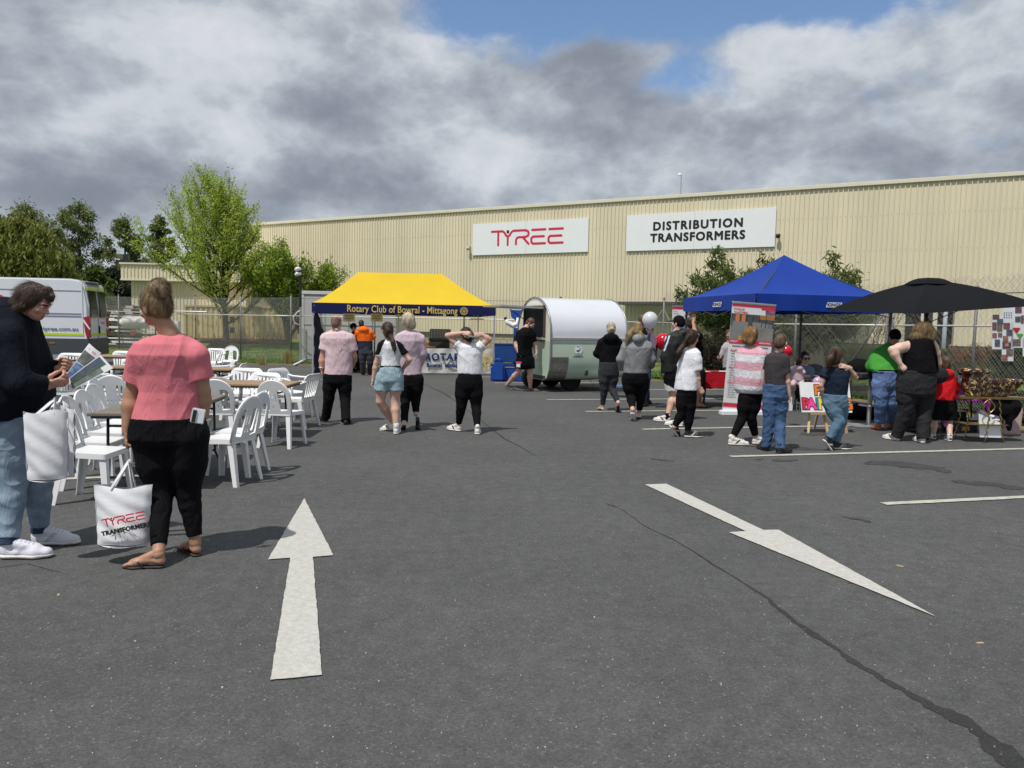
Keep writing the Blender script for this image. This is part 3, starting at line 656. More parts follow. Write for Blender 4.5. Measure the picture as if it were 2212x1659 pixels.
# willow
b = P(35, 700, 72); B = (b.x, 72, 0.4); rnd = random.Random(31); lv = []; mb = MB()
mb.tube([(b.x+0.5, 72, 0), (b.x-0.3, 72, 2.5), (b.x+1.2, 72, 5.5), (b.x+1.5, 72, 8)], [.5, .35, .22, .08], 7, caps=False)
mb.tube([(b.x-0.3, 72, 2.5), (b.x-2, 72, 5), (b.x-3, 72, 8)], [.3, .2, .06], 6, caps=False)
for k in range(150):
    a = rnd.random()*2*PI; r = 5.0*rnd.random()**0.5; zt = 3.2+7.4*math.sqrt(max(0, 1-(r/5.3)**2)); x0 = b.x+r*math.cos(a); y0 = 72+r*math.sin(a)*0.8
    L = rnd.uniform(2, 4.5)
    for j in range(150):
        t = rnd.random(); lv.append((x0+rnd.gauss(0, .28)+0.4*t*math.cos(a), y0+rnd.gauss(0, .28), max(1.0, zt-L*t+rnd.gauss(0, .12))))
tree('willow_tree', 'broad drooping yellow-green willow at the left edge behind the van', 'tree', B, mb, lv, LW, 0.26, bark=M_barkd, group='trees beyond the fence', droop=2.0, elong=2.4, weights=[0.45, 0.3, 0.25])
for i, (u, Y, vt, w, lm, lb) in enumerate([(-60, 95, 560, 160, LD, 'dark bushy tree behind the front of the van'), (110, 85, 585, 150, LD, 'dark bushy tree low behind the roof of the van'), (205, 80, 580, 80, LM, 'green bushy tree behind the rear of the van'),
        (248, 90, 584, 80, LD, 'bare dark bushy tree above the stacked pallets'), (300, 96, 600, 100, LD, 'dark bushy tree hidden behind the annex'), (225, 66, 640, 60, LM, 'low green bush seen through the fence above the pallets'), (-200, 80, 500, 220, LO, 'big olive tree outside the left edge')]):
    if u < -150: continue
    far_tree(u, Y, vt, w, 'bushy_tree', lb, lm, 50+i, zc=0.08, dens=0.9, sz=0.34)
# a dark belt of woodland along the horizon
rnd = random.Random(77); lv = []
for k in range(26000):
    u = rnd.uniform(-300, 700); x = (u-U0)/FPX*150; lv.append((x, 150+rnd.uniform(0, 8), rnd.random()**0.8*(6.5+2.2*noise.noise(Vector((x*0.12, 0, 0)))+1.3*noise.noise(Vector((x*0.5, 3, 0))))))
setp(leaves_mesh('distant_woodland', lv, 0.75, LD, None), kind='stuff', label='dark belt of far woodland along the horizon', category='woodland')
# tree behind the blue gazebo
bx = P(1668, 700, 23.0); B = (bx.x, 23.0, 0)
D0_ = []; rnd = random.Random(12)
for k in range(19):
    a = k*2.39996; el = 0.42+0.50*rnd.random(); D0_.append(((math.cos(a)*math.cos(el)*1.25, math.sin(a)*math.cos(el)*0.7, math.sin(el)), 2.5+rnd.random()*0.6, 0.06, 0.6+0.06*k))
mb, lv = grow(B, 4.4, D0_, up=0.02, levels=2, kids=7, ang=0.75, ratio=0.36, seed=14, leaf_step=0.12, spread=0.09, per=6, wig=0.10)
mb.tube([B, (B[0], B[1], 1.6)], [0.11, 0.08], 8); lv = [q for q in lv if q[2] < 4.15+.15*math.sin(q[0]*5)]
tree('lawn_tree', 'spreading tree with drooping leaves rising behind the blue gazebo', 'tree', B, mb, lv, LM, 0.085, droop=0.8, elong=2.6, weights=[0.45, 0.3, 0.25])
# hedges: clipped boxes of small leaves
def hedge(u0, u1, Y, z0, z1, dep, label, lm, seed, n=16000, cat='hedge', name='hedge', sz=0.05):
    a = P(u0, 700, Y).x; b = P(u1, 700, Y).x; rnd = random.Random(seed); lv = []
    t = thing(name, label, cat, ((a+b)/2, Y+dep/2, z0), group='clipped hedges on the lawn' if cat == 'hedge' else None); w = b-a; h = z1-z0
    for k in range(n):
        s = rnd.random(); x = rnd.uniform(-w/2, w/2); y = rnd.uniform(-dep/2, dep/2); z = rnd.uniform(0, h)
        if s < 0.45: y = -dep/2+abs(rnd.gauss(0, .05))
        elif s < 0.8: z = h-abs(rnd.gauss(0, .05))
        elif s < 0.9: x = rnd.choice((-1, 1))*(w/2-abs(rnd.gauss(0, .05)))
        k2 = 0.06*noise.noise(Vector((x*2.2, z*2.2, y*2.2+seed)))
        lv.append((x, y-k2, z+k2))
    leaves_mesh('foliage', lv, sz, lm, t, weights=[0.4, 0.35, 0.25])
    MB().box((0, 0, h*0.47), (w-0.22, dep-0.22, h*0.9)).build('dark_core', mat('hedge_inside', (0.012, 0.018, 0.008), 0.95), t)  # near-black box; shade deep in the hedge put into its colour
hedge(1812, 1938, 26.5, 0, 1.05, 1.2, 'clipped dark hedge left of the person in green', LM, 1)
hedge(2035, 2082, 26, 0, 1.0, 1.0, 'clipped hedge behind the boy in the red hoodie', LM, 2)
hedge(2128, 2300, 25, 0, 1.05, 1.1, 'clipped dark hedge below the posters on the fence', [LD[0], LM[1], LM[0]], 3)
def bush(u, Y, zc, r, label, lm, seed, n=3500, bare=False, name='shrub'):
    b = P(u, 700, Y); B = (b.x, Y, 0); rnd = random.Random(seed); D = []
    for k in range(9):
        a = k*2.4; D.append(((math.cos(a)*0.55, math.sin(a)*0.5, 1.0), zc*1.0*rnd.uniform(.8, 1.1), 0.018, 0.02))
    mb, lv = grow(B, zc, D, up=0.15, levels=2, kids=6, ang=0.55, ratio=0.5, seed=seed, leaf_step=0.07, spread=r, per=1 if bare else 6, wig=0.08)
    if bare: lv = lv[::3]
    tree(name, label, 'shrub', B, mb, lv, lm, 0.045, weights=[0.4, 0.35, 0.25])
bush(1548, 21.0, 1.25, 0.07, 'dark rose bush beyond the fence behind the red table', [LD[2], LD[0], leafm('leaf_bronze', (0.10, 0.05, 0.03))], 5)
bush(1875, 27.8, 2.6, 0.03, 'bare twiggy shrub against the sunlit factory wall', [leafm('leaf_bronze', (0.10, 0.05, 0.03)), LM[0], LM[2]], 6, bare=True)
bush(2100, 24.5, 1.1, 0.06, 'small shrub with reddish flowers in front of the block wall', [leafm('leaf_flower', (0.35, 0.09, 0.05)), LM[2], leafm('leaf_bronze', (0.10, 0.05, 0.03))], 7)
bush(2125, 23.5, 0.5, 0.06, 'low green plant at the foot of the fence posters', LM, 8)
bush(468, 33.0, 0.55, 0.10, 'low dark bush beside the trunk of the pear tree', LD, 9)
# grass: blades along the verge and tufts
rnd = random.Random(4); lv = []; V = []; 
def blades(n, fn, h, name, m, w=0.012):
    V = []; F = []
    for k in range(n):
        x, y, z = fn(); a = rnd.random()*6.28; l = h*rnd.uniform(.4, 1.2); dx, dy = math.cos(a)*l*0.45, math.sin(a)*l*0.45; ww = w*rnd.uniform(.7, 1.3); b = len(V)
        V += [(x-ww/2, y, z), (x+ww/2, y, z), (x+dx, y+dy, z+l)]; F.append((b, b+1, b+2))
    return bpyobj(name, npmesh(name, np.array(V), np.array(F), RNG.integers(0, len(m), n)), m, kind='stuff')
def verge_pt():
    k = rnd.uniform(0, nE-2); i = int(k); p = edge[i].lerp(edge[i+1], k-i); d = (edge[i+1]-edge[i]).normalized(); s = rnd.random()**1.3*13.0
    x, y = p.x-d.y*(0.25+s), p.y+d.x*(0.25+s); return x, y, lawn_z(x, y)
M_g = [leafm('blade_green', (0.11, 0.19, 0.03), .3), leafm('blade_pale', (0.19, 0.27, 0.05), .3), leafm('blade_dark', (0.055, 0.11, 0.018), .3)]
blades(120000, verge_pt, 0.07, 'lawn_grass', M_g, w=0.02)
tf = P(620*S*1.157, 790, 27.2)
def tuft(u, v, label, n=260, h=0.55):
    g_ = G(u, v); V = []; F = []
    for k in range(n):
        x, y = rnd.gauss(0, .07), rnd.gauss(0, .07); a = rnd.random()*6.28; l = h*rnd.uniform(.4, 1.1); b = len(V); lean = rnd.uniform(.1, .5)
        p1 = (x+math.cos(a)*l*lean*.4, y+math.sin(a)*l*lean*.4, l*.6); p2 = (x+math.cos(a)*l*lean, y+math.sin(a)*l*lean, l)
        V += [(x-.006, y, 0), (x+.006, y, 0), (p1[0]+.004, p1[1], p1[2]), (p1[0]-.004, p1[1], p1[2]), (p2[0], p2[1], p2[2]), (p2[0]+.002, p2[1], p2[2])]; F += [(b, b+1, b+2, b+3), (b+3, b+2, b+5, b+4)]
    o = bpyobj('grass_tuft', npmesh('grass_tuft', np.array(V), np.array(F)), leafm('dry_grass', (0.30, 0.27, 0.11), .3), loc=(g_.x, g_.y, 0.0)); setp(o, label=label, category='grass tuft')
tuft(622, 787, 'tall dry grass tuft on the kerb left of the yellow tent'); tuft(566, 788, 'short weedy tuft on the kerb edge near the white chairs', 120, .35)
t = thing('fallen_pipe', 'white pipe lying across the kerb beside the hut', 'pipe', (0, 0, 0)); a = G(636, 791); b = G(668, 779)
MB().tube([(a.x, a.y, 0.05), (b.x, b.y, 0.12)], 0.035, 8).build('pipe', M_signw, t, smooth=True)
# ================================================================ FIGURES: smooth blended volumes turned into one surface
def V3(p): return np.array([p[0], p[1], p[2]], dtype=np.float64)
def nrm(v): return v/(np.linalg.norm(v)+1e-12)
class Blob:
    def __init__(s, h, k=0.02): s.h = h; s.k = k; s.pr = []
    def cap(s, a, b, ra, rb, flat=None, ff=1.0, k=None, cut0=False, cut1=False, sub=False):
        a, b = V3(a), V3(b); m = max(ra, rb)*1.05+0.01
        s.pr.append(('c', np.minimum(a, b)-m, np.maximum(a, b)+m, (a, b, ra, rb, None if flat is None else nrm(V3(flat)), ff, cut0, cut1), k, sub)); return s
    def chain(s, pts, rs, **kw):
        n = len(pts)
        for i in range(n-1):
            q = dict(kw); c0 = q.pop('cut0', False) and i == 0; c1 = q.pop('cut1', False) and i == n-2
            s.cap(pts[i], pts[i+1], rs[i], rs[i+1], cut0=c0, cut1=c1, **q)
        return s
    def ell(s, c, r, M=None, k=None, sub=False):
        c = V3(c); m = max(r)*1.02+0.01; s.pr.append(('e', c-m, c+m, (c, np.array(r), None if M is None else np.array(M)), k, sub)); return s
    def loft(s, z, cx, cy, a, b, phi=0.0, k=None, e=2.3):
        z, cx, cy, a, b = map(np.asarray, (z, cx, cy, a, b)); m = max(a.max(), b.max())*1.02+0.01
        s.pr.append(('l', np.array([cx.min()-m, cy.min()-m, z.min()-.01]), np.array([cx.max()+m, cy.max()+m, z.max()+.01]), (z, cx, cy, a, b, phi, e), k, False)); return s
    def field(s):
        lo = np.min([p[1] for p in s.pr if not p[5]], 0)-2*s.h; hi = np.max([p[2] for p in s.pr if not p[5]], 0)+2*s.h
        n = np.ceil((hi-lo)/s.h).astype(int)+1; D = np.full(n, 0.5, dtype=np.float32); X = [lo[i]+s.h*np.arange(n[i]) for i in range(3)]
        for kind, l, u, q, k, sub in s.pr:
            k = s.k if k is None else k; mg = k+2*s.h
            i0 = np.clip(np.floor((l-mg-lo)/s.h).astype(int), 0, n-1); i1 = np.clip(np.ceil((u+mg-lo)/s.h).astype(int)+1, 1, n)
            if np.any(i1 <= i0): continue
            sl = tuple(slice(i0[i], i1[i]) for i in range(3)); x = X[0][sl[0]][:, None, None]; y = X[1][sl[1]][None, :, None]; z = X[2][sl[2]][None, None, :]
            if kind == 'c':
                a, b, ra, rb, f, ff, c0, c1 = q; ab = b-a; L2 = ab@ab+1e-12; L = math.sqrt(L2); px_, py_, pz_ = x-a[0], y-a[1], z-a[2]
                tu = (px_*ab[0]+py_*ab[1]+pz_*ab[2])/L2; t = np.clip(tu, 0, 1); dx, dy, dz = px_-t*ab[0], py_-t*ab[1], pz_-t*ab[2]
                d2 = dx*dx+dy*dy+dz*dz
                if f is not None: qf = dx*f[0]+dy*f[1]+dz*f[2]; d2 = d2+qf*qf*(ff*ff-1)
                d = np.sqrt(d2)-(ra+(rb-ra)*t)
                if c0: d = np.maximum(d, -tu*L)
                if c1: d = np.maximum(d, (tu-1)*L)
            elif kind == 'e':
                c, r, M = q; dx, dy, dz = x-c[0], y-c[1], z-c[2]
                if M is not None:
                    dx, dy, dz = (M[0, 0]*dx+M[1, 0]*dy+M[2, 0]*dz), (M[0, 1]*dx+M[1, 1]*dy+M[2, 1]*dz), (M[0, 2]*dx+M[1, 2]*dy+M[2, 2]*dz)
                d = (np.sqrt((dx/r[0])**2+(dy/r[1])**2+(dz/r[2])**2)-1)*r.min()
            else:
                Z, cx, cy, a, b, phi, e = q; o = np.argsort(Z); Zs = Z[o]
                def it(v):
                    w = np.interp(z.ravel(), Zs, v[o]); return w[None, None, :]
                dx = x-it(cx); dy = y-it(cy); c_, s_ = math.cos(phi), math.sin(phi); p_, q_ = dx*c_+dy*s_, -dx*s_+dy*c_
                A, B = it(a), it(b); d = ((np.abs(p_/A)**e+np.abs(q_/B)**e)**(1/e)-1)*np.minimum(A, B); d = np.maximum(d, np.maximum(z-Zs[-1], Zs[0]-z))
            cur = D[sl]
            if sub: D[sl] = np.maximum(cur, -d)
            elif k <= 1e-6: D[sl] = np.minimum(cur, d)
            else:
                hh = np.clip(0.5+0.5*(cur-d)/k, 0, 1); D[sl] = cur*(1-hh)+d*hh-k*hh*(1-hh)
        return D, lo
    def mesh(s):
        D, lo = s.field(); return surf(D, lo, s.h)
def surf(D, lo, h):
    sg = D < 0; nx, ny, nz = D.shape
    cs = [(i, j, k) for i in (0, 1) for j in (0, 1) for k in (0, 1)]
    sh = lambda A, c: A[c[0]:nx-1+c[0], c[1]:ny-1+c[1], c[2]:nz-1+c[2]]
    cnt = sum(sh(sg, c).astype(np.int8) for c in cs); mask = (cnt > 0) & (cnt < 8); idx = np.argwhere(mask)
    if len(idx) == 0: return np.zeros((0, 3)), np.zeros((0, 4), int)
    vid = np.full(mask.shape, -1, np.int32); vid[mask] = np.arange(len(idx))
    pos = np.zeros((len(idx), 3)); n = np.zeros(len(idx))
    vals = {c: D[idx[:, 0]+c[0], idx[:, 1]+c[1], idx[:, 2]+c[2]] for c in cs}
    for c in cs:
        for ax in range(3):
            if c[ax] == 0:
                d = list(c); d[ax] = 1; d = tuple(d); a, b = vals[c], vals[d]; m = (a < 0) != (b < 0); t = np.where(m, a/np.where(m, a-b, 1), 0)
                p = np.array(c, float)[None, :]+np.zeros((len(idx), 3)); p[:, ax] += t; pos += p*m[:, None]; n += m
    V = lo+h*(idx+pos/np.maximum(n, 1)[:, None]); Fs = []
    for ax in range(3):
        s1 = [slice(1, -1)]*3; s2 = [slice(1, -1)]*3; s1[ax] = slice(0, D.shape[ax]-1); s2[ax] = slice(1, None)
        A = sg[tuple(s1)]; Bq = sg[tuple(s2)]; e = np.argwhere(A != Bq)
        if len(e) == 0: continue
        off = np.array([1, 1, 1]); off[ax] = 0; g = e+off; o1, o2 = (ax+1) % 3, (ax+2) % 3
        def cell(d1, d2): c = g.copy(); c[:, o1] -= d1; c[:, o2] -= d2; return vid[c[:, 0], c[:, 1], c[:, 2]]
        q = np.stack([cell(1, 1), cell(0, 1), cell(0, 0), cell(1, 0)], 1)
        inv = ~A[tuple(e.T)]; q[inv] = q[inv][:, ::-1]; Fs.append(q)
    F = np.concatenate(Fs); F = F[(F >= 0).all(1)]; return V, F
def vnormals(V, F):
    n = np.cross(V[F[:, 2]]-V[F[:, 0]], V[F[:, 3]]-V[F[:, 1]]); N = np.zeros_like(V)
    for k in range(4): np.add.at(N, F[:, k], n)
    return N/(np.linalg.norm(N, axis=1)[:, None]+1e-12)
def relax(V, F, it=1, w=0.5):
    for _ in range(it):
        S_ = np.zeros_like(V); c = np.zeros(len(V))
        for a, b in ((0, 1), (1, 2), (2, 3), (3, 0)):
            np.add.at(S_, F[:, a], V[F[:, b]]); np.add.at(c, F[:, a], 1); np.add.at(S_, F[:, b], V[F[:, a]]); np.add.at(c, F[:, b], 1)
        V = V*(1-w)+w*S_/np.maximum(c, 1)[:, None]
    return V
_wv = RNG.normal(size=(14, 3)); _ph = RNG.uniform(0, 6.28, 14)
def wav(P_, f, seed=0, an=(1, 1, 1)):            # cheap smooth noise, about -1..1
    Q = P_*np.array(an)*f; Q = Q+0.35*np.sin(Q[:, [1, 2, 0]]*1.7+seed); r = 0
    for i in range(7): r = r+np.sin(Q@_wv[(i+seed) % 14]+_ph[i]+seed)
    return r/3.2
def folds(V, F, amp, f=14, seed=0, an=(1, 1, 0.45)):
    N = vnormals(V, F); w = wav(V, f, seed, an); w2 = wav(V, f*2.3, seed+5, (1, 1, 0.7))
    r = (1-np.abs(w))**2-0.4                     # ridged, like creased cloth
    return V+N*((r*amp+w2*amp*0.25)[:, None])
def finish(name, V, F, mats, parent, mi=None, smooth=True, **k):
    return bpyobj(name, npmesh(name, V, F, mi), mats, parent, smooth=smooth, **k)
def join(parts):                                 # [(V,F,mi)] -> one
    Vs, Fs, Ms = [], [], []; o = 0
    for V, F, m in parts:
        if len(V) == 0: continue
        Vs.append(V); Fs.append(F+o); Ms.append(np.full(len(F), m) if np.isscalar(m) else m); o += len(V)
    return np.concatenate(Vs), np.concatenate(Fs), np.concatenate(Ms)

# ---- head (facing +y, centre of skull at the origin, 0.235 m tall); materials 0 skin 1 lip 2 brow/lash 3 eye white 4 iris
def make_head(fem=0.0, child=0.0, h=0.0042):
    B = Blob(h, 0.018)
    B.ell((0, -0.012, 0.022), (0.074, 0.092, 0.088)); B.ell((0, 0.010, -0.03), (0.062-.004*fem, 0.076, 0.070))
    B.ell((0, 0.050, -0.078), (0.034-.004*fem, 0.034, 0.026)); B.ell((0, 0.030, -0.060), (0.052-.006*fem, 0.05, 0.038))
    B.ell((0, 0.075, 0.020), (0.052, 0.018, 0.016), k=0.014)      # brow
    for s in (-1, 1):
        B.ell((s*0.034, 0.072, 0.002), (0.016, 0.014, 0.012), k=0.010, sub=True) if False else None
        B.ell((s*0.040, 0.064, -0.028), (0.022, 0.02, 0.018), k=0.015)   # cheek
        B.ell((s*0.0755, -0.008, -0.012), (0.0075, 0.020, 0.032), M=Matrix.Rotation(-s*0.35, 3, 'Z'), k=0.004)
    B.cap((0, 0.082, 0.004), (0, 0.102, -0.030), 0.009, 0.0125, k=0.010)  # nose
    for s in (-1, 1): B.ell((s*0.011, 0.092, -0.034), (0.009, 0.009, 0.007), k=0.006)
    B.ell((0, 0.083, -0.056), (0.023, 0.010, 0.0062), k=0.005); B.ell((0, 0.081, -0.066), (0.020, 0.010, 0.0066), k=0.005)
    for s in (-1, 1): B.ell((s*0.031, 0.0865, 0.0), (0.0155, 0.011, 0.0095), sub=True)
    V, F = B.mesh(); V = relax(V, F, 1, 0.35); c = V[F].mean(1); mi = np.zeros(len(F), int)
    mi[(c[:, 1] > 0.078) & (np.abs(c[:, 0]) < 0.021) & (c[:, 2] < -0.051) & (c[:, 2] > -0.071)] = 1
    br = (c[:, 1] > 0.068) & (np.abs(c[:, 0]) > 0.012) & (np.abs(c[:, 0]) < 0.047) & (np.abs(c[:, 2]-0.0155+0.05*(np.abs(c[:, 0])-.03)**2) < 0.0045); mi[br] = 2
    parts = [(V, F, mi)]
    for s in (-1, 1):
        E_ = Blob(0.0032, 0.001); E_.ell((s*0.031, 0.0735, 0.0), (0.0125, 0.0125, 0.0095)); v, f = E_.mesh(); cc = v[f].mean(1)
        parts.append((v, f, np.where(np.hypot(cc[:, 0]-s*0.031, cc[:, 2]) < 0.0058, 4, 3)))
    V, F, mi = join(parts)
    if child: V = V*np.array([1.0+0.04*child, 1.0, 0.96-0.02*child])
    return V, F, mi
HEADS = {'m': make_head(0), 'f': make_head(1), 'c': make_head(0.6, 1)}

# ---- hands: wrist at origin, fingers along +x, palm faces -z, thumb towards +y (right hand seen palm down = mirror for left)
def make_hand(curl, thumb=0.4, spread=0.10, h=0.0042):
    B = Blob(h, 0.010); B.cap((-0.03, 0, 0), (0.015, 0, 0), 0.026, 0.027, flat=(0, 0, 1), ff=1.35); B.cap((0.02, 0.002, 0), (0.078, 0.002, 0), 0.034, 0.037, flat=(0, 0, 1), ff=2.2)
    for i, (y, L, r) in enumerate(((0.030, 0.070, 0.0090), (0.010, 0.078, 0.0094), (-0.011, 0.072, 0.0090), (-0.030, 0.057, 0.0080))):
        a = spread*(1.5-i)*0.35; p = np.array([0.080, y, 0.0]); c = curl[i] if isinstance(curl, (list, tuple)) else curl; ang = 0.10
        pts = [p-np.array([0.02, 0, 0]), p]
        for f, w in ((0.46, 0.75), (0.30, 1.0), (0.24, 0.75)):
            ang += c*w; d = np.array([math.cos(ang)*math.cos(a), math.sin(a)*math.cos(ang), -math.sin(ang)]); p = p+d*L*f; pts.append(p)
        B.chain(pts, [r*1.1, r*1.08, r, r*.93, r*.8], k=0.0035)
    t0 = np.array([0.012, 0.022, -0.006]); d1 = nrm(np.array([0.75, 0.62, -0.25-thumb*.5])); t1 = t0+d1*0.040; d2 = nrm(np.array([0.95, 0.25-thumb*.5, -0.35-thumb*.5])); t2 = t1+d2*0.030; t3 = t2+nrm(d2+np.array([.1, -.2*thumb, -.1]))*0.024
    B.chain([t0, t1, t2, t3], [0.017, 0.0125, 0.0108, 0.0088], k=0.008)
    return B.mesh()
HANDS = {'relax': make_hand([0.28, 0.34, 0.40, 0.46]), 'fist': make_hand(1.25, 1.0, 0.0), 'grip': make_hand([0.95, 1.05, 1.1, 1.15], 0.9, 0.0), 'flat': make_hand(0.10, 0.1, 0.14), 'pinch': make_hand([0.75, 0.8, 0.85, 0.9], 0.8, 0.02), 'half': make_hand([0.5, 0.6, 0.7, 0.8], 0.6)}
def put_hand(kind, wrist, tip, palm, scale=1.0, left=False):
    V, F = HANDS[kind]; x = nrm(V3(tip)-V3(wrist)); z = -V3(palm); z = nrm(z-x*(z@x)); y = np.cross(z, x); V = V.copy()*scale
    if left: V[:, 1] *= -1; F = F[:, ::-1]
    return V[:, 0:1]*x+V[:, 1:2]*y+V[:, 2:3]*z+V3(wrist), F
# ---- feet and shoes: heel at origin on the ground, toes along +y; length 0.28
def make_shoe(kind):
    if kind == 'sneaker':
        B = Blob(0.006, 0.012); B.chain([(0, 0.035, 0.034), (0, 0.10, 0.034), (0.004, 0.19, 0.032), (0.0, 0.245, 0.030)], [0.037, 0.036, 0.046, 0.036], flat=(0, 0, 1), ff=1.15)
        B.chain([(0, 0.03, 0.055), (0, 0.055, 0.095)], [0.036, 0.036]); B.cap((0, 0.06, 0.09), (0, 0.19, 0.05), 0.034, 0.036); B.cap((0, 0.045, 0.10), (0, 0.03, 0.118), 0.036, 0.034)
        V, F = B.mesh(); V[:, 2] = np.maximum(V[:, 2], 0.0); S_ = Blob(0.006, 0.006); S_.chain([(0, 0.035, 0.016), (0, 0.10, 0.016), (0.006, 0.19, 0.016), (0, 0.25, 0.018)], [0.043, 0.040, 0.050, 0.036], flat=(0, 0, 1), ff=2.4)
        v, f = S_.mesh(); v[:, 2] = np.maximum(v[:, 2], 0); c = V[F].mean(1); mi = np.zeros(len(F), int)
        mi[(np.abs(c[:, 0]) < 0.022) & (c[:, 1] > 0.085) & (c[:, 1] < 0.19) & (((c[:, 1]*90).astype(int) % 2) == 0) & (c[:, 2] > .07)] = 2
        mi[(np.abs(np.abs(c[:, 0])-0.036) < 0.02) & (np.abs(c[:, 1]-0.12-(c[:, 2]-0.05)*1.0) < 0.013) & (c[:, 2] < 0.08)] = 2
        return join([(V, F, mi), (v, f, 1)])
    if kind in ('flat', 'heel', 'boot'):
        B = Blob(0.006, 0.012); hz = 0.045 if kind == 'heel' else 0.0
        B.chain([(0, 0.03, 0.03+hz), (0, 0.10, 0.03+hz*.8), (0.0, 0.19, 0.024), (0.0, 0.24, 0.022)], [0.034, 0.031, 0.041, 0.028], flat=(0, 0, 1), ff=1.25)
        if kind == 'flat': B.cap((0, 0.03, 0.05), (0, 0.06, 0.075), .034, .034); B.cap((0, 0.07, 0.065), (0, 0.18, 0.035), 0.033, 0.034)
        if kind == 'boot': B.cap((0, 0.04, 0.04), (0, 0.045, 0.17), .040, .046); B.cap((0, 0.07, 0.08), (0, 0.18, 0.04), 0.036, 0.036)
        if kind == 'heel': B.cap((0, 0.025, 0.04+hz), (0, 0.022, 0.0), 0.022, 0.011, cut1=True)
        V, F = B.mesh(); V[:, 2] = np.maximum(V[:, 2], 0.0); c = V[F].mean(1); return V, F, np.where(c[:, 2] < (0.014 if kind != 'heel' else -1), 1, 0)
    if kind == 'thong':
        S_ = Blob(0.005, 0.006); S_.chain([(0, 0.035, 0.009), (0, 0.12, 0.008), (0.006, 0.2, 0.008), (0, 0.245, 0.009)], [0.036, 0.032, 0.045, 0.036], flat=(0, 0, 1), ff=4.2); v, f = S_.mesh(); v[:, 2] = np.maximum(v[:, 2], 0)
        T_ = Blob(0.005, 0.003); T_.chain([(0.010, 0.235, 0.02), (0.006, 0.215, 0.048), (0.036, 0.165, 0.045), (0.043, 0.13, 0.012)], [0.0045, .006, .006, .005]); T_.chain([(0.006, 0.215, 0.048), (-0.030, 0.165, 0.050), (-0.038, 0.13, 0.012)], [.006, .006, .005])
        v2, f2 = T_.mesh(); return join([(v, f, 1), (v2, f2, 0)])
def make_foot():
    B = Blob(0.005, 0.012); B.chain([(0, 0.035, 0.046), (0, 0.10, 0.052), (0.0, 0.18, 0.040), (0.0, 0.205, 0.034)], [0.030, 0.029, 0.036, 0.034], flat=(0, 0, 1), ff=1.3); B.cap((0, 0.035, 0.05), (0, 0.045, 0.11), 0.031, 0.032); B.cap((0, 0.05, 0.10), (0, 0.15, 0.055), 0.030, 0.028)
    for i, (x, L, r) in enumerate(((0.025, 0.038, 0.0125), (0.006, 0.034, 0.009), (-0.009, 0.028, 0.0085), (-0.022, 0.021, 0.008), (-0.033, 0.014, 0.0075))): B.chain([(x, 0.205, 0.030), (x*1.05, 0.215+L*.5, 0.030), (x*1.05, 0.215+L, 0.023)], [r*1.1, r, r], k=0.003)
    V, F = B.mesh(); V[:, 2] = np.maximum(V[:, 2], 0.015); return V, F
SHOES = {k: make_shoe(k) for k in ('sneaker', 'flat', 'heel', 'boot', 'thong')}; FOOT = make_foot()
def put_foot(V, heel, d, scale=1.0, pitch=0.0, left=False):
    V = V.copy()*scale
    if left: V[:, 0] *= -1
    d = V3(d); d[2] = 0; y = nrm(d); z = np.array([0, 0, 1.0]); x = np.cross(y, z); c, s = math.cos(pitch), math.sin(pitch)
    yy, zz = V[:, 1]-0.2*scale, V[:, 2]; V[:, 1], V[:, 2] = yy*c+zz*s+0.2*scale, zz*c-yy*s     # pitch about the ball of the foot, heel lifts
    return V[:, 0:1]*x+V[:, 1:2]*y+V[:, 2:3]*z+V3(heel)

# ---- hair: a blended cap plus many short strands following the flow of the style
def hair_mat(name, c, c2, rough=0.5):
    m = mat(name, c, rough, var=0.35, vscale=26, c2=c2, stretch=(1, 1, 0.35), bump=0.7, bscale=90, spec=0.4); return m
HAIR = {'brown': hair_mat('hair_brown', (0.028, 0.017, 0.010), (0.075, 0.045, 0.028)), 'dark': hair_mat('hair_dark', (0.012, 0.009, 0.007), (0.035, 0.024, 0.018)),
        'blonde': hair_mat('hair_blonde', (0.30, 0.22, 0.11), (0.50, 0.40, 0.24)), 'pale': hair_mat('hair_pale', (0.50, 0.43, 0.29), (0.70, 0.62, 0.46)), 'straw': hair_mat('hair_straw', (0.20, 0.13, 0.06), (0.42, 0.30, 0.15)),
        'ginger': hair_mat('hair_ginger', (0.20, 0.10, 0.035), (0.42, 0.25, 0.10)), 'mid': hair_mat('hair_mid', (0.05, 0.03, 0.018), (0.14, 0.085, 0.05)), 'greyb': hair_mat('hair_greyb', (0.09, 0.07, 0.055), (0.27, 0.23, 0.18))}
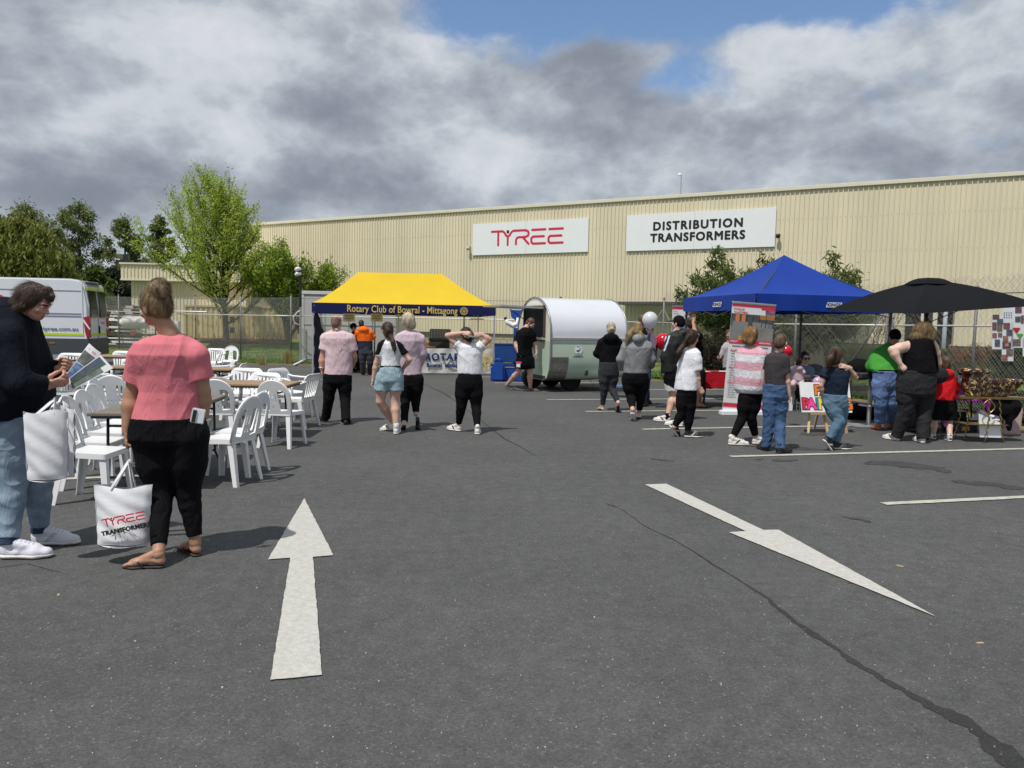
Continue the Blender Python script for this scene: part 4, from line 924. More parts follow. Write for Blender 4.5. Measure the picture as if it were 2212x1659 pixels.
def strands(V, F, n, L, flow, w=0.0016, lift=0.15, curl=0.0, seed=1, seg=4):
    rg = np.random.default_rng(seed); a = np.linalg.norm(np.cross(V[F[:, 2]]-V[F[:, 0]], V[F[:, 3]]-V[F[:, 1]]), axis=1); f = rg.choice(len(F), n, p=a/a.sum())
    wq = rg.dirichlet((1, 1, 1, 1), n); P0 = np.einsum('nk,nkd->nd', wq, V[F[f]]); N = vnormals(V, F)[F[f, 0]]; Ls = L*rg.uniform(0.5, 1.15, n)
    Q = [P0-N*0.002]; ph = rg.uniform(0, 6.28, n)
    for k in range(seg):
        d = flow(Q[-1], N) if callable(flow) else np.array(flow, float)[None, :]+0*P0
        d = d-N*np.sum(d*N, 1)[:, None]*(1-0.25*k/seg); d = d+rg.normal(0, 0.05+curl*.35, (n, 3))+N*lift*(1.2-k/seg)*0.5
        if curl: d = d+curl*np.stack([np.cos(ph+k*2.2), np.sin(ph+k*2.2), 0*ph], 1)
        d /= np.linalg.norm(d, axis=1)[:, None]; Q.append(Q[-1]+d*(Ls/seg)[:, None])
    sd = np.cross(Q[-1]-Q[0], N); sd /= np.linalg.norm(sd, axis=1)[:, None]+1e-9; Vs = []; 
    for k, q in enumerate(Q): ww = w*(1-0.6*k/seg); Vs += [q-sd*ww, q+sd*ww]
    VV = np.stack(Vs, 1).reshape(-1, 3); m = 2*(seg+1); base = (np.arange(n)*m)[:, None]; FF = []
    for k in range(seg): FF.append(base+np.array([2*k, 2*k+1, 2*k+3, 2*k+2]))
    return VV, np.concatenate(FF)
M_SK = {}
def skin(name, c):
    M_SK[name] = [mat('skin_'+name, c, 0.5, var=0.10, vscale=9, bump=0.12, bscale=160, spec=0.4), mat('lips_'+name, (c[0]*0.75, c[1]*0.5, c[2]*0.5), 0.4),
                  mat('brow', (0.03, 0.02, 0.014), 0.8), mat('eye_white', (0.7, 0.68, 0.66), 0.3), mat('iris', (0.03, 0.03, 0.03), 0.2)]
for b_ in M_SK: pass
skin('fair', (0.56, 0.35, 0.27)); skin('pale', (0.62, 0.42, 0.34)); skin('tan', (0.40, 0.22, 0.145)); skin('ruddy', (0.50, 0.27, 0.20))
def cloth(name, c, crease=1.0, **k):
    q = dict(rough=0.85, var=0.10, vscale=7, bump=0.25, bscale=45, spec=0.2, sheen=0.0); q.update(k); new = name not in MATS; m = mat(name, c, **q)
    if new:                                        # creases of the cloth
        N = m.node_tree.nodes; L = m.node_tree.links; tc = N.new('ShaderNodeTexCoord'); mp = N.new('ShaderNodeMapping'); mp.inputs['Scale'].default_value = (1.0, 1.0, 0.42); L.new(tc.outputs['Object'], mp.inputs[0])
        n = N.new('ShaderNodeTexNoise'); n.inputs['Scale'].default_value = 7.5; n.inputs['Detail'].default_value = 3; n.inputs['Distortion'].default_value = 1.6; L.new(mp.outputs[0], n.inputs['Vector'])
        a = N.new('ShaderNodeMath'); a.operation = 'SUBTRACT'; a.inputs[1].default_value = .5; L.new(n.outputs[0], a.inputs[0]); b = N.new('ShaderNodeMath'); b.operation = 'ABSOLUTE'; L.new(a.outputs[0], b.inputs[0])
        bp = N.new('ShaderNodeBump'); bp.inputs['Strength'].default_value = 0.75; bp.inputs['Distance'].default_value = 0.045*crease; bp.invert = True; L.new(b.outputs[0], bp.inputs['Height'])
        pb = N['Principled BSDF']; old = pb.inputs['Normal'].links
        if old: L.new(bp.outputs[0], old[0].from_node.inputs['Normal'])
        else: L.new(bp.outputs[0], pb.inputs['Normal'])
    return m

def rotz(v, a): c, s = math.cos(a), math.sin(a); return np.array([v[0]*c-v[1]*s, v[0]*s+v[1]*c, v[2] if len(v) > 2 else 0])
class Fig:
    """one person, laid out on the joints seen in the photograph, standing at a real distance"""
    def __init__(s, label, D, base, yaw=0.0, sk='fair', H=1.0, group=None, th=1.0, name='person', cat='person', hscale=1.0):
        s.D = D; s.yaw = math.radians(yaw); s.f = rotz((0, 1, 0), s.yaw); s.r = rotz((1, 0, 0), s.yaw); s.H = H; s.th = th; s.sk = sk; s.hs = hscale
        b = P(base[0], base[1], D); s.base = Vector((b.x, D, 0)); s.t = thing(name, label, cat, s.base, group)
        s.h = min(0.013, max(0.0065, D*0.00092)); s.body = Blob(s.h, 0.022*H); s.extra = []; s.o = V3(s.base)
    def at(s, u, v, dy=0.0): return V3(P(u, v, s.D+dy))
    def out(s, name, V, F, mats, mi=None, **k): return finish(name, V-s.o, F, mats, s.t, mi, **k)
    def limb(s, B, pts, rs, **k): B.chain(pts, [r*s.th*s.H for r in rs], **k)
    def rows(s, rows, depth, lean=None, pad=0.0):  # silhouette rows (v, uL, uR[, dy]) -> loft
        z, cx, cy, a, b = [], [], [], [], []; c, sn = abs(math.cos(s.yaw)), abs(math.sin(s.yaw))
        for q in rows:
            dy = q[3] if len(q) > 3 else 0.0; p1 = s.at(q[1], q[0], dy); p2 = s.at(q[2], q[0], dy); w = (p2[0]-p1[0])/2+pad; m = (p1+p2)/2
            k = 1/math.sqrt(c*c+depth*depth*sn*sn); z.append(m[2]); cx.append(m[0]); cy.append(s.D+dy); a.append(w*k); b.append(w*k*depth)
        return z, cx, cy, a, b
    def torso(s, rows, depth=0.62):
        q = [list(x) for x in s.rows(rows, depth, pad=-0.018)]
        for j, kk in enumerate((.70, .80, .90)):
            if len(rows) > 4: q[3][j] *= kk; q[4][j] *= kk*.9
        s.body.loft(*q, phi=s.yaw); return s
    def arm(s, sh, el, wr, tip=None, hand='relax', palm=None, left=False, r=(0.052, 0.047, 0.038, 0.026), hs=1.0):
        a, e, w = s.at(*sh), s.at(*el), s.at(*wr); H = s.H; m = (a*0.45+e*0.55)
        s.body.chain([a, m, e], [r[0]*H*s.th, r[1]*H*s.th, r[2]*H*s.th*.93]); q = e+(w-e)*0.3; s.body.chain([e, q, w], [r[2]*H*s.th*.95, r[2]*1.06*H*s.th, r[3]*H])
        if tip is not None:
            t = s.at(*tip); pm = palm if palm is not None else (s.r*(1 if left else -1))
            V, F = put_hand(hand, w, t, pm, H**0.7*hs*1.0, left); s.extra.append((V, F, 0))
        return a, e, w
    def leg(s, hip, kn, an, r=(0.085, 0.066, 0.052, 0.056, 0.036)):
        a, k, n = s.at(*hip), s.at(*kn), s.at(*an); m = a*.5+k*.5; q = k+(n-k)*0.33; H = s.H; t = s.th
        s.body.chain([a, m, k], [r[0]*H*t, r[1]*1.08*H*t, r[2]*H*t]); s.body.chain([k, q, n], [r[2]*H*t, r[3]*H*t, r[4]*H])
        return a, k, n
    def foot(s, heel, d, kind, mats, pitch=0.0, left=False, sc=1.0, bare=False, ground=True, name='shoe'):
        p = V3(G(heel[0], heel[1])) if ground else s.at(*heel); p[2] = max(0, p[2]) if not ground else 0.002
        d = rotz((0, 1, 0), math.radians(d)); V, F, mi = SHOES[kind]; sc = sc*s.H**0.9
        if bare or kind == 'thong':
            v = put_foot(FOOT[0], p, d, sc, pitch, left); s.extra.append((v, FOOT[1][:, ::-1] if left else FOOT[1], 0))
        s.out(name, put_foot(V, p, d, sc, pitch, left), F[:, ::-1] if left else F, mats, mi)
        y = nrm(d); return p+np.array([0, 0, 0.095*sc])+y*0.04*sc+np.array([0, 0, math.sin(pitch)*0.16*sc])
    def head(s, u, v, yaw=0.0, pitch=0.0, kind='m', size=1.0, dy=0.0, roll=0.0, neck=None, nr=0.052):
        """(u,v) centre of the skull; neck = (u,v,dy) of the base of the neck"""
        c = s.at(u, v, dy); R = Matrix.Rotation(math.radians(yaw), 3, 'Z') @ Matrix.Rotation(-math.radians(pitch), 3, 'X') @ Matrix.Rotation(math.radians(roll), 3, 'Y')
        R = np.array(R); V, F, mi = HEADS[kind]; s.extra.append((V*size@R.T+c, F, mi)); s.hc = c; s.hR = R; s.hz = size
        if neck is not None:
            n = s.at(*neck); j = c+R@np.array([0, -0.022, -0.06])*size; s.body.cap(n, j, nr*s.H*1.12, nr*s.H*0.98); s.nk = n
        return s
    def hp(s, x, y, z): return s.hR@np.array([x, y, z])*s.hz+s.hc
    def finish_body(s):
        V, F = s.body.mesh(); s.out('body', *join([(V, F, 0)]+s.extra)[:2], M_SK[s.sk], join([(V, F, 0)]+s.extra)[2])
    def cloth(s, name, build, m, amp=0.004, f=13, seed=0, k=0.022, mi=None, an=(1, 1, 0.5), h=None, sm=1, thin=None):
        B = Blob(h or s.h, k); build(B); V, F = B.mesh()
        if sm: V = relax(V, F, sm, 0.3)
        V = folds(V, F, amp, f, seed, an); mm = None
        if mi is not None: mm = mi(V[F].mean(1)).astype(int)
        return s.out(name, V, F, m, mm)
    def hair(s, name, build, m, n=900, L=0.05, flow=(0, -0.2, -1), h=None, amp=0.004, f=60, k=0.015, **kw):
        B = Blob(h or max(0.006, s.h*0.8), k); build(B); V, F = B.mesh(); N = vnormals(V, F); V = V+N*(wav(V, f, 3, (1, 1, .4))*amp)[:, None]
        fl = flow
        if not callable(flow): fl = s.hR@np.array(flow, float)
        v, g = strands(V, F, n, L, fl, w=max(0.0009, s.D*0.00016), **kw); V2, F2, _ = join([(V, F, 0), (v, g, 0)]); return s.out(name, V2, F2, m)
    def cap_hair(s, B, vol=0.008, back=0.0, low=-0.03, fringe=0.035):   # hair following the skull, open at the face
        z = s.hz; R = s.hR; B.ell(s.hp(0, -0.018, 0.028), ((0.076+vol)*z, (0.092+vol)*z, (0.088+vol)*z), M=R)
        B.ell(s.hp(0, -0.048, -0.02+low*.3), ((0.068+vol)*z, (0.062+vol)*z, (0.07-low*.4)*z), M=R)
        B.ell(s.hp(0, 0.118, -0.055+fringe), (0.098*z, 0.085*z, 0.085*z), M=R, sub=True)
        for q in (-1, 1): B.ell(s.hp(q*0.092, 0.012, -0.030), (0.030*z, 0.034*z, 0.042*z), M=R, sub=True)
# ================================================================ PEOPLE
CROP = dict(A=(760, 760, 4.878), B=(1060, 760, 4.879), C=(1440, 760, 5.185), D=(1680, 700, 3.772), E=(1900, 800, 4.878), F=(2140, 760, 4.61), G=(1240, 720, 6.379), H=(0, 680, 2.182), I=(0, 680, 5.185), J=(240, 700, 6.9125), Z=(0, 0, S))
class Per(Fig):
    def __init__(s, label, crop, D, base, yaw=0, **k):
        s.ox, s.oy, s.sc = CROP[crop]
        u, v = s.cv(*base); super().__init__(label, D, (u, v), yaw, **k); s.arms = []; s.legs = []
    def cv(s, x, y): return (x/s.sc+s.ox)*S, (y/s.sc+s.oy)*S
    def at(s, u, v, dy=0.0):
        if getattr(s, 'fix', None) is not None and s.fix[0][0] == u and s.fix[0][1] == v: return s.fix[1]
        a, b = s.cv(u, v); return V3(P(a, b, s.D+dy))
    def foot(s, heel, d, kind, mats, pitch=0.0, left=False, sc=1.0, lift=None, **k):
        a, b = s.cv(*heel[:2]); p = G(a, b); dy = heel[2] if len(heel) > 2 else None
        d_ = rotz((0, 1, 0), math.radians(d)); q = V3(p)
        if pitch: q = q-nrm(d_)*0.2*sc*s.H**0.9
        q[2] = 0.002; V, F, mi = SHOES[kind]; z = sc*s.H**0.9
        if kind == 'thong': v = put_foot(FOOT[0], q, d_, z, pitch, left); s.extra.append((v, FOOT[1][:, ::-1] if left else FOOT[1], 0))
        s.out('shoe', put_foot(V, q, d_, z, pitch, left), F[:, ::-1] if left else F, mats, mi); s.lastfoot = q
        y = nrm(d_); return q+y*(0.045*z+0.16*z*(1-math.cos(pitch)))+np.array([0, 0, 0.09*z+math.sin(pitch)*0.16*z])
    def arm(s, *a, **k):
        r0 = k.get('r', (0.052,))[0]*s.H*s.th; w = s.at(*a[0]); o = w.copy(); o[2] -= .55*r0; dx = s.base.x-w[0]; o[0] += math.copysign(min(abs(dx)*.5, .45*r0), dx); s.fix = (a[0], o)
        q = super().arm(*a, **k); s.fix = None; s.arms.append((q, k.get('r', (0.052, 0.047, 0.038, 0.026)))); return q
    def leg(s, hip, kn, an, r=(0.085, 0.066, 0.052, 0.056, 0.036), ank=None):
        a, k, n = s.at(*hip), s.at(*kn), (s.at(*an) if ank is None else ank); m = a*.5+k*.5; q = k+(n-k)*0.33; H, t = s.H, s.th
        if not getattr(s, 'bare', False): r = tuple(x*.70 for x in r[:4])+(r[4],)
        s.body.chain([a, m, k], [r[0]*H*t, r[1]*1.08*H*t, r[2]*H*t]); s.body.chain([k, q, n], [r[2]*H*t, r[3]*H*t, r[4]*H]); s.legs.append((a, k, n)); return a, k, n
    def shirt(s, name, rows, m, depth=0.62, frac=0.6, add=0.012, amp=0.005, seed=0, mi=None, sr=None, hem=None, hood=None, f=13, k=0.03, an=(1, 1, .5), flare=0.0, which=None, top=True):
        def b(B):
            q = [list(x) for x in s.rows(rows, depth, pad=0.004)]
            if len(rows) > 4 and top:
                for j, (ka, kb) in enumerate(((.80, .50), (.90, .74), (.96, .90))): q[3][j] *= ka; q[4][j] *= kb
                q[4][-1] *= 1.02
            B.loft(*q, phi=s.yaw, e=2.15)
            if top and hasattr(s, 'nk') and len(s.arms) == 2 and which is None:
                for (a, e, w), r in s.arms:
                    n_ = s.nk+(a-s.nk)*.32; n_[2] = s.nk[2]*.35+a[2]*.65+.01; B.cap(n_, a, .058*s.H*s.th, r[0]*s.H*s.th+add*.6, k=.05)
            for i, ((a, e, w), r) in enumerate(s.arms):
                if which is not None and i not in which: continue
                rr = [x*s.H*s.th+add for x in (sr or r)]; L1 = np.linalg.norm(e-a); L2 = np.linalg.norm(w-e); t = frac*(L1+L2)
                if t <= L1: B.cap(a, a+(e-a)*t/L1, rr[0], rr[0]+(rr[1]-rr[0])*.6+flare, cut1=True)
                else: z = e+(w-e)*((t-L1)/L2); B.cap(a, e, rr[0], rr[2]+.004); B.cap(e, z, rr[2]+.004, (rr[3]+.006 if frac > .85 else rr[2]*.95)+flare, cut1=True)
            if hood: hood(B)
        return s.cloth(name, b, m, amp, f, seed, k, mi, an)
    def pants(s, rows, m, r=(0.10, 0.085, 0.07, 0.062, 0.05), end=1.0, depth=0.68, amp=0.004, seed=1, name='trousers', mi=None, f=15, drop=0.0):
        def b(B):
            q = [list(x) for x in s.rows(rows, depth, pad=0.003)]
            if len(rows) > 2 and end > .5: q[0][-1] += .35*(q[0][-2]-q[0][-1])
            zl = q[0][-1]; q[0] += [zl-.035, zl-.07, zl-.105]; q[1] += [q[1][-1]]*3; q[2] += [q[2][-1]]*3; w_, d_ = q[3][-1], q[4][-1]; q[3] += [w_*.93, w_*.76, w_*.45]; q[4] += [d_*.90, d_*.68, d_*.35]
            B.loft(*q, phi=s.yaw, k=.045, e=2.1)
            for a, k, n in s.legs:
                m_ = a*.5+k*.5
                if end <= 0.5:
                    e = a+(k-a)*end*2; B.cap(a, e, r[0], r[1], cut1=True)
                else:
                    B.chain([a, m_, k], [r[0], (r[0]+r[1])/2, r[2]]); z = k+(n-k)*(end-.5)*2+np.array([0, 0, -drop]); q_ = k+(z-k)*0.35; B.chain([k, q_, z], [r[2], r[3], r[4]], cut1=True)
        return s.cloth(name, b, m, amp, f, seed, 0.018, mi, (1, 1, 1.5))
black_c = cloth('black_cloth', (0.006, 0.006, 0.0075), spec=.1); black_d = cloth('black_denim', (0.006, 0.006, 0.0075), bscale=120, spec=.1); navy = cloth('navy_cloth', (0.018, 0.024, 0.045))
white_c = cloth('white_cloth', (0.74, 0.75, 0.80), crease=.8); jeans = cloth('blue_jeans', (0.05, 0.095, 0.19), var=0.2, vscale=9, bscale=150); jeansl = cloth('pale_jeans', (0.17, 0.25, 0.35), crease=.6, var=0.3, vscale=5, bscale=150, c2=(0.30, 0.39, 0.48))
denim_s = cloth('denim_shorts', (0.27, 0.38, 0.44), var=0.25, vscale=14, bscale=160); jeansm = cloth('mid_jeans', (0.10, 0.17, 0.37), var=0.2, vscale=5, c2=(0.16, 0.25, 0.48)); greyc = cloth('charcoal_cloth', (0.05, 0.045, 0.05)); legg = cloth('grey_leggings', (0.032, 0.034, 0.042))
M_ws = [mat('shoe_white', (0.68, 0.66, 0.62), 0.5, bump=.3, bscale=80), mat('sole_white', (0.72, 0.70, 0.66), 0.6), mat('shoe_mark', (0.02, 0.02, 0.025), 0.5)]
M_wl = [mat('shoe_lilac', (0.66, 0.66, 0.74), 0.6, bump=.4, bscale=120), M_ws[1], mat('lace_grey', (0.45, 0.46, 0.55), 0.6)]
M_bs = [mat('shoe_black', (0.014, 0.014, 0.016), 0.5), M_ws[1], mat('lace_white', (0.5, 0.5, 0.5), 0.6)]; M_bb = [M_bs[0], M_bs[0], M_bs[0]]; M_gs = [mat('shoe_grey', (0.10, 0.09, 0.09), 0.8), M_ws[1], M_bs[0]]
M_th = [mat('thong_strap', (0.015, 0.012, 0.012), .5), mat('thong_sole', (0.035, 0.025, 0.02), .7)]; M_tan = [mat('sandal_tan', (0.35, 0.10, 0.04), .5), M_bs[0], M_bs[0]]; M_pk = [mat('shoe_pink', (0.62, 0.48, 0.48), .6), M_ws[1], M_ws[0]]
M_heel = [mat('patent_black', (0.01, 0.01, 0.012), .2), M_bs[0]]
def sock(p, an, m, h=0.07, r=0.042):
    p.cloth('sock', lambda B: B.cap(an-np.array([0, 0, .03]), an+np.array([0, 0, h]), r*p.H, r*p.H, cut1=True), m, 0.001)

# --- 1  person in the black hoodie reading a leaflet
p = Per('person in a black hoodie and pale jeans reading a leaflet', 'H', 5.15, (80, 1540), -90, sk='ruddy', th=1.12)
R = [(195, 0, 112), (235, -40, 150), (300, -62, 182), (420, -72, 205), (550, -70, 236), (690, -66, 240), (792, -58, 188)]
p.torso(R+[(880, -50, 170)], 0.60)
p.arm((75, 320, -.20), (105, 610, -.26), (262, 618, -.14), (366, 594, -.13), hand='pinch', palm=(0, .6, .7), left=False, r=(.055, .05, .042, .031), hs=1.08)
p.arm((95, 310, .20), (150, 560, .26), (322, 530, .10), (408, 508, .06), hand='pinch', palm=(0, -.8, .5), left=True, r=(.055, .05, .042, .030), hs=1.05)
a1 = p.foot((8, 1562), -82, 'sneaker', M_wl, sc=1.12); a2 = p.foot((178, 1488), -84, 'sneaker', M_wl, left=True, sc=1.12)
p.leg((70, 860, -.10), (66, 1130, -.10), None, ank=a1, r=(.09, .075, .058, .062, .04)); p.leg((120, 860, .10), (205, 1150, .10), None, ank=a2, r=(.09, .075, .058, .062, .04))
p.head(186, 164, yaw=-88, pitch=24, kind='m', size=1.04, neck=(95, 262, 0), nr=.062); p.finish_body()
M_hood = cloth('hoodie_black', (0.007, 0.009, 0.015), crease=.7, bump=.35, spec=.1)
p.shirt('hoodie', R, M_hood, 0.60, frac=0.985, add=0.022, amp=0.009, f=9, k=.045, hood=lambda B: (B.ell(p.at(62, 232, 0), (.16, .17, .085), M=Matrix.Rotation(.45, 3, 'Y')), B.cap(p.at(30, 230, 0), p.at(140, 292, 0), .10, .05)))
p.pants([(770, -55, 186), (850, -58, 180), (960, -52, 168)], jeansl, r=(.125, .105, .092, .085, .058), end=0.97, amp=0.007, f=17, drop=-.01)
p.pants([(785, -50, 180), (800, -50, 180)], cloth('denim_cuff', (0.03, 0.05, 0.09)), r=(.05, .05, .05, .05, .057), end=1.0, amp=.002, name='ankle_cuffs', drop=.012)
def hb1(B):
    p.cap_hair(B, 0.010, low=-.06, fringe=.045); z = p.hz
    B.chain([p.hp(-.01, .045, .092), p.hp(0, .082, .078), p.hp(0, .100, .056)], [.036, .022, .010]); B.ell(p.hp(0, -.075, -.055), (.066, .06, .08), M=p.hR); B.ell(p.hp(0, -.075, -.12), (.055, .045, .07), M=p.hR); B.ell(p.hp(0, -.085, -.165), (.05, .035, .05), M=p.hR)
    B.chain([p.hp(.070, -.005, .02), p.hp(.078, -.012, -.04), p.hp(.074, -.03, -.10)], [.020, .020, .016]); B.chain([p.hp(-.070, -.005, .02), p.hp(-.078, -.012, -.04), p.hp(-.072, -.02, -.12)], [.020, .020, .016])
p.hair('hair', hb1, HAIR['brown'], n=7000, L=0.085, flow=(0, -.75, -1), seg=6, lift=.06)
me_near = p
# --- 2  woman in the pink T-shirt
p = Per('person in a pink T-shirt and black jeans, hair in a blonde bun', 'H', 5.08, (910, 1560), 18, sk='tan', th=1.12)
R = [(342, 858, 1010), (358, 790, 1050), (390, 742, 1082), (450, 735, 1105), (560, 778, 1085), (650, 780, 1078), (720, 762, 1082), (770, 745, 1090), (806, 737, 1094)]
p.torso(R+[(900, 735, 1110)], 0.66)
p.arm((752, 440, 0), (722, 670, .02), (690, 872, -.02), (702, 992, -.03), hand='grip', palm=(1, .3, 0), left=True, r=(.060, .054, .047, .030))
p.arm((1090, 430, 0), (1108, 650, .04), (1112, 812, .10), (1128, 930, .14), hand='relax', palm=(-1, 0, 0), r=(.058, .052, .042, .028))
a1 = p.foot((905, 1612), 96, 'thong', M_th, left=True, sc=.96); a2 = p.foot((1085, 1555), 50, 'thong', M_th, sc=.96)
p.leg((835, 900, 0), (876, 1200, 0), None, ank=a1, r=(.10, .08, .062, .06, .037)); p.leg((1022, 900, 0), (1026, 1190, .04), None, ank=a2, r=(.10, .08, .062, .06, .037))
p.head(842, 196, yaw=62, pitch=16, kind='f', size=1.0, neck=(930, 345, .0), nr=.056); p.finish_body()
pinkt = cloth('pink_cotton', (0.62, 0.18, 0.215), bump=.15, bscale=160, crease=.42)
p.shirt('t_shirt', R, pinkt, 0.66, frac=0.33, add=.017, amp=0.0085, f=10, k=.035, an=(1.2, 1, .55), flare=.008, seed=3)
p.pants([(792, 736, 1098), (850, 728, 1112), (930, 726, 1118)], black_d, r=(.138, .114, .082, .070, .050), end=0.93, amp=.004, depth=.70)
bw = HAIR['straw']
def hb2(B):
    p.cap_hair(B, 0.008, low=-.005, fringe=.02); B.ell(p.hp(-.01, -.092, .098), (.070, .060, .060), M=p.hR, k=.012); B.ell(p.hp(-.03, -.135, .075), (.045, .045, .048), M=p.hR); B.ell(p.hp(.01, -.09, .140), (.045, .042, .032), M=p.hR)
bun = p.hp(-.01, -.10, .095)
def fl2(Q, N): d = bun-Q; r = np.linalg.norm(d, axis=1)[:, None]; sw = np.cross(np.array([.3, .2, 1.0]), d); return np.where(r > .075, d/r+0.15*sw/(r), sw/(r+1e-6))
p.hair('hair', hb2, [hair_mat('hair_bun', (0.13, 0.09, 0.06), (0.44, 0.31, 0.17))], n=7500, L=0.085, flow=fl2, seg=6, lift=.10, curl=.05)
mb = MB(); q = p.at(1115, 815, .10); mb.tube([q+np.array([.034*math.cos(a*PI/8), .034*math.sin(a*PI/8), .01]) for a in range(17)], .010, 6, caps=False)
mb.v = [tuple(np.array(v)-p.o) for v in mb.v]; mb.build('wristband', M_ws[0], p.t, smooth=True)
q = p.at(1080, 785, -.135)-p.o; MB().box(q, (.085, .012, .10), M=Matrix.Rotation(.2, 3, 'Y') @ Matrix.Rotation(.25, 3, 'Z')).build('waist_tag', [M_signw], p.t, bevel=.006)
MB().box(q+np.array([-.02, -.012, .0]), (.022, .008, .08), M=Matrix.Rotation(.2, 3, 'Y')).build('tag_print', M_ink, p.t)
woman_hand = p.at(702, 985, -.03); hood_wrist = me_near.at(300, 655, -.14)

# --- 3  bald man
p = Per('bald person in a short sleeved pale pink shirt and black trousers walking away', 'A', 12.1, (400, 1450), 0, sk='ruddy', th=1.08)
R = [(312, 345, 455), (328, 300, 505), (360, 240, 565), (420, 225, 590), (520, 255, 592), (650, 262, 590), (760, 256, 585), (862, 248, 578)]
p.torso(R+[(930, 250, 570)])
p.arm((248, 400), (226, 650, 0), (212, 792, -.02), (226, 885, .0), hand='half', palm=(1, .3, 0), left=True, r=(.056, .05, .045, .030))
p.arm((578, 400), (612, 640, .02), (590, 770, .22), (560, 800, .30), r=(.056, .05, .045, .030), hand='half')
a1 = p.foot((290, 1435), 55, 'flat', M_bb, left=True); a2 = p.foot((500, 1478), -5, 'flat', M_bb)
p.leg((320, 900), (302, 1150), None, ank=a1); p.leg((495, 900), (502, 1150), None, ank=a2)
p.head(398, 222, yaw=-12, pitch=6, kind='m', size=.98, neck=(396, 345), nr=.062); p.finish_body()
pinks = cloth('pale_pink_shirt', (0.63, 0.47, 0.51), bump=.2, bscale=80)
p.shirt('shirt', R, pinks, frac=.36, add=.02, amp=.010, f=9, an=(1.3, 1, .4), flare=.012, seed=1)
p.cloth('collar', lambda B: B.chain([p.at(345, 322, .02), p.at(398, 312, -.07), p.at(455, 322, .02)], [.022]*3), pinks, .002)
p.pants([(855, 246, 578), (900, 245, 575), (970, 245, 570)], black_d, r=(.115, .10, .085, .075, .072), end=1.0, drop=.04)
p.hair('hair', lambda B: (p.cap_hair(B, 0.002, low=-.02, fringe=.05), B.ell(p.hp(0, -.0, .10), (.075, .10, .062), M=p.hR, sub=True)), mat('stubble', (0.16, 0.10, 0.075), .8), n=10, L=.005)
q = p.at(213, 775, -.02); mb = MB(); mb.tube([q-p.o+np.array([.036*math.cos(a*PI/8), .036*math.sin(a*PI/8), 0]) for a in range(17)], .010, 6, caps=False); mb.build('watch', M_steel, p.t)

# --- 4  girl in raglan tee
p = Per('girl with a long ponytail in a black sleeved white top and denim shorts', 'A', 11.05, (1040, 1570), 8, sk='fair', th=.98, H=.97); p.bare = True
R = [(428, 1000, 1095), (446, 950, 1135), (480, 918, 1180), (540, 935, 1195), (600, 952, 1188), (680, 955, 1170), (757, 942, 1168)]
p.torso(R+[(860, 905, 1205), (960, 890, 1205)], .7)
p.arm((930, 495), (878, 720), (842, 925), (826, 1008), hand='half', palm=(1, 0, 0), left=True, r=(.050, .044, .036, .025))
p.arm((1175, 500), (1288, 680, -.03), (1200, 795, .14), (1150, 800, .26), r=(.050, .044, .036, .025), hand='flat', palm=(-.3, 1, 0))
a1 = p.foot((985, 1545), 70, 'sneaker', M_ws, left=True, sc=.95, pitch=.25); a2 = p.foot((1118, 1592), 0, 'sneaker', M_ws, sc=.95)
p.leg((965, 900), (928, 1190), None, ank=a1, r=(.102, .088, .060, .064, .038)); p.leg((1120, 900), (1108, 1185), None, ank=a2, r=(.102, .088, .060, .064, .038))
p.head(1015, 318, yaw=28, pitch=4, kind='f', size=.95, neck=(1040, 440)); p.finish_body()
def spl(c): q1 = p.at(960, 600)[0]; return np.abs(c[:, 0]-p.at(1068, 600)[0]) > 0.125+0.10*np.clip(p.at(0, 440)[2]-c[:, 2], -.2, .6)*1.4-0.03
zs = p.at(0, 600)[2]
p.shirt('top', R, [white_c, black_c], .7, frac=.30, add=.012, amp=.005, mi=lambda c: ((np.abs(c[:, 0]-p.at(1065, 0)[0]) > 0.075+0.42*np.clip(p.at(0, 430)[2]-c[:, 2], 0, .3)) & (c[:, 2] > zs)), flare=.004)
p.pants([(757, 940, 1170), (800, 922, 1190), (880, 902, 1208), (930, 890, 1210)], denim_s, r=(.112, .118, .1, .1, .1), end=.27, name='shorts', depth=.78)
p.cloth('belt', lambda B: B.loft(*p.rows([(752, 938, 1172), (772, 934, 1176)], .72, pad=.008), phi=p.yaw), black_c, .001)
for a in (a1, a2): sock(p, a, white_c, .07)
p.hair('hair', lambda B: (p.cap_hair(B, .007), B.ell(p.hp(-.02, -.11, .0), (.03, .035, .03), M=p.hR), B.chain([p.at(1055, 385, -.12), p.at(1085, 460, -.15), p.at(1100, 530, -.15), p.at(1108, 580, -.14)], [.028, .034, .030, .012])), HAIR['brown'], n=1600, L=.06)

# --- 5  blonde woman in pale shirt
p = Per('person with short blonde hair in a lilac shirt, black trousers and heels', 'A', 11.6, (1290, 1540), 8, sk='pale', th=1.0)
R = [(318, 1225, 1365), (335, 1180, 1400), (370, 1125, 1440), (450, 1118, 1455), (560, 1140, 1435), (650, 1165, 1418), (760, 1172, 1425), (866, 1178, 1432)]
p.torso(R+[(960, 1180, 1430)], .66)
p.arm((1145, 410), (1120, 620, .1), (1150, 770, .22), (1160, 820, .26), left=True); p.arm((1440, 410), (1456, 610, .02), (1432, 745, .10), (1425, 800, .14))
a1 = p.foot((1222, 1552), 12, 'heel', M_heel, left=True, sc=.92); a2 = p.foot((1385, 1535), 0, 'heel', M_heel, sc=.92, pitch=1.0)
p.leg((1250, 920), (1236, 1170), None, ank=a1); p.leg((1370, 920), (1362, 1150), (1364, 1345, -.05), r=(.085, .066, .052, .056, .036))
p.head(1258, 208, yaw=38, pitch=2, kind='f', size=1.0, neck=(1288, 345)); p.finish_body()
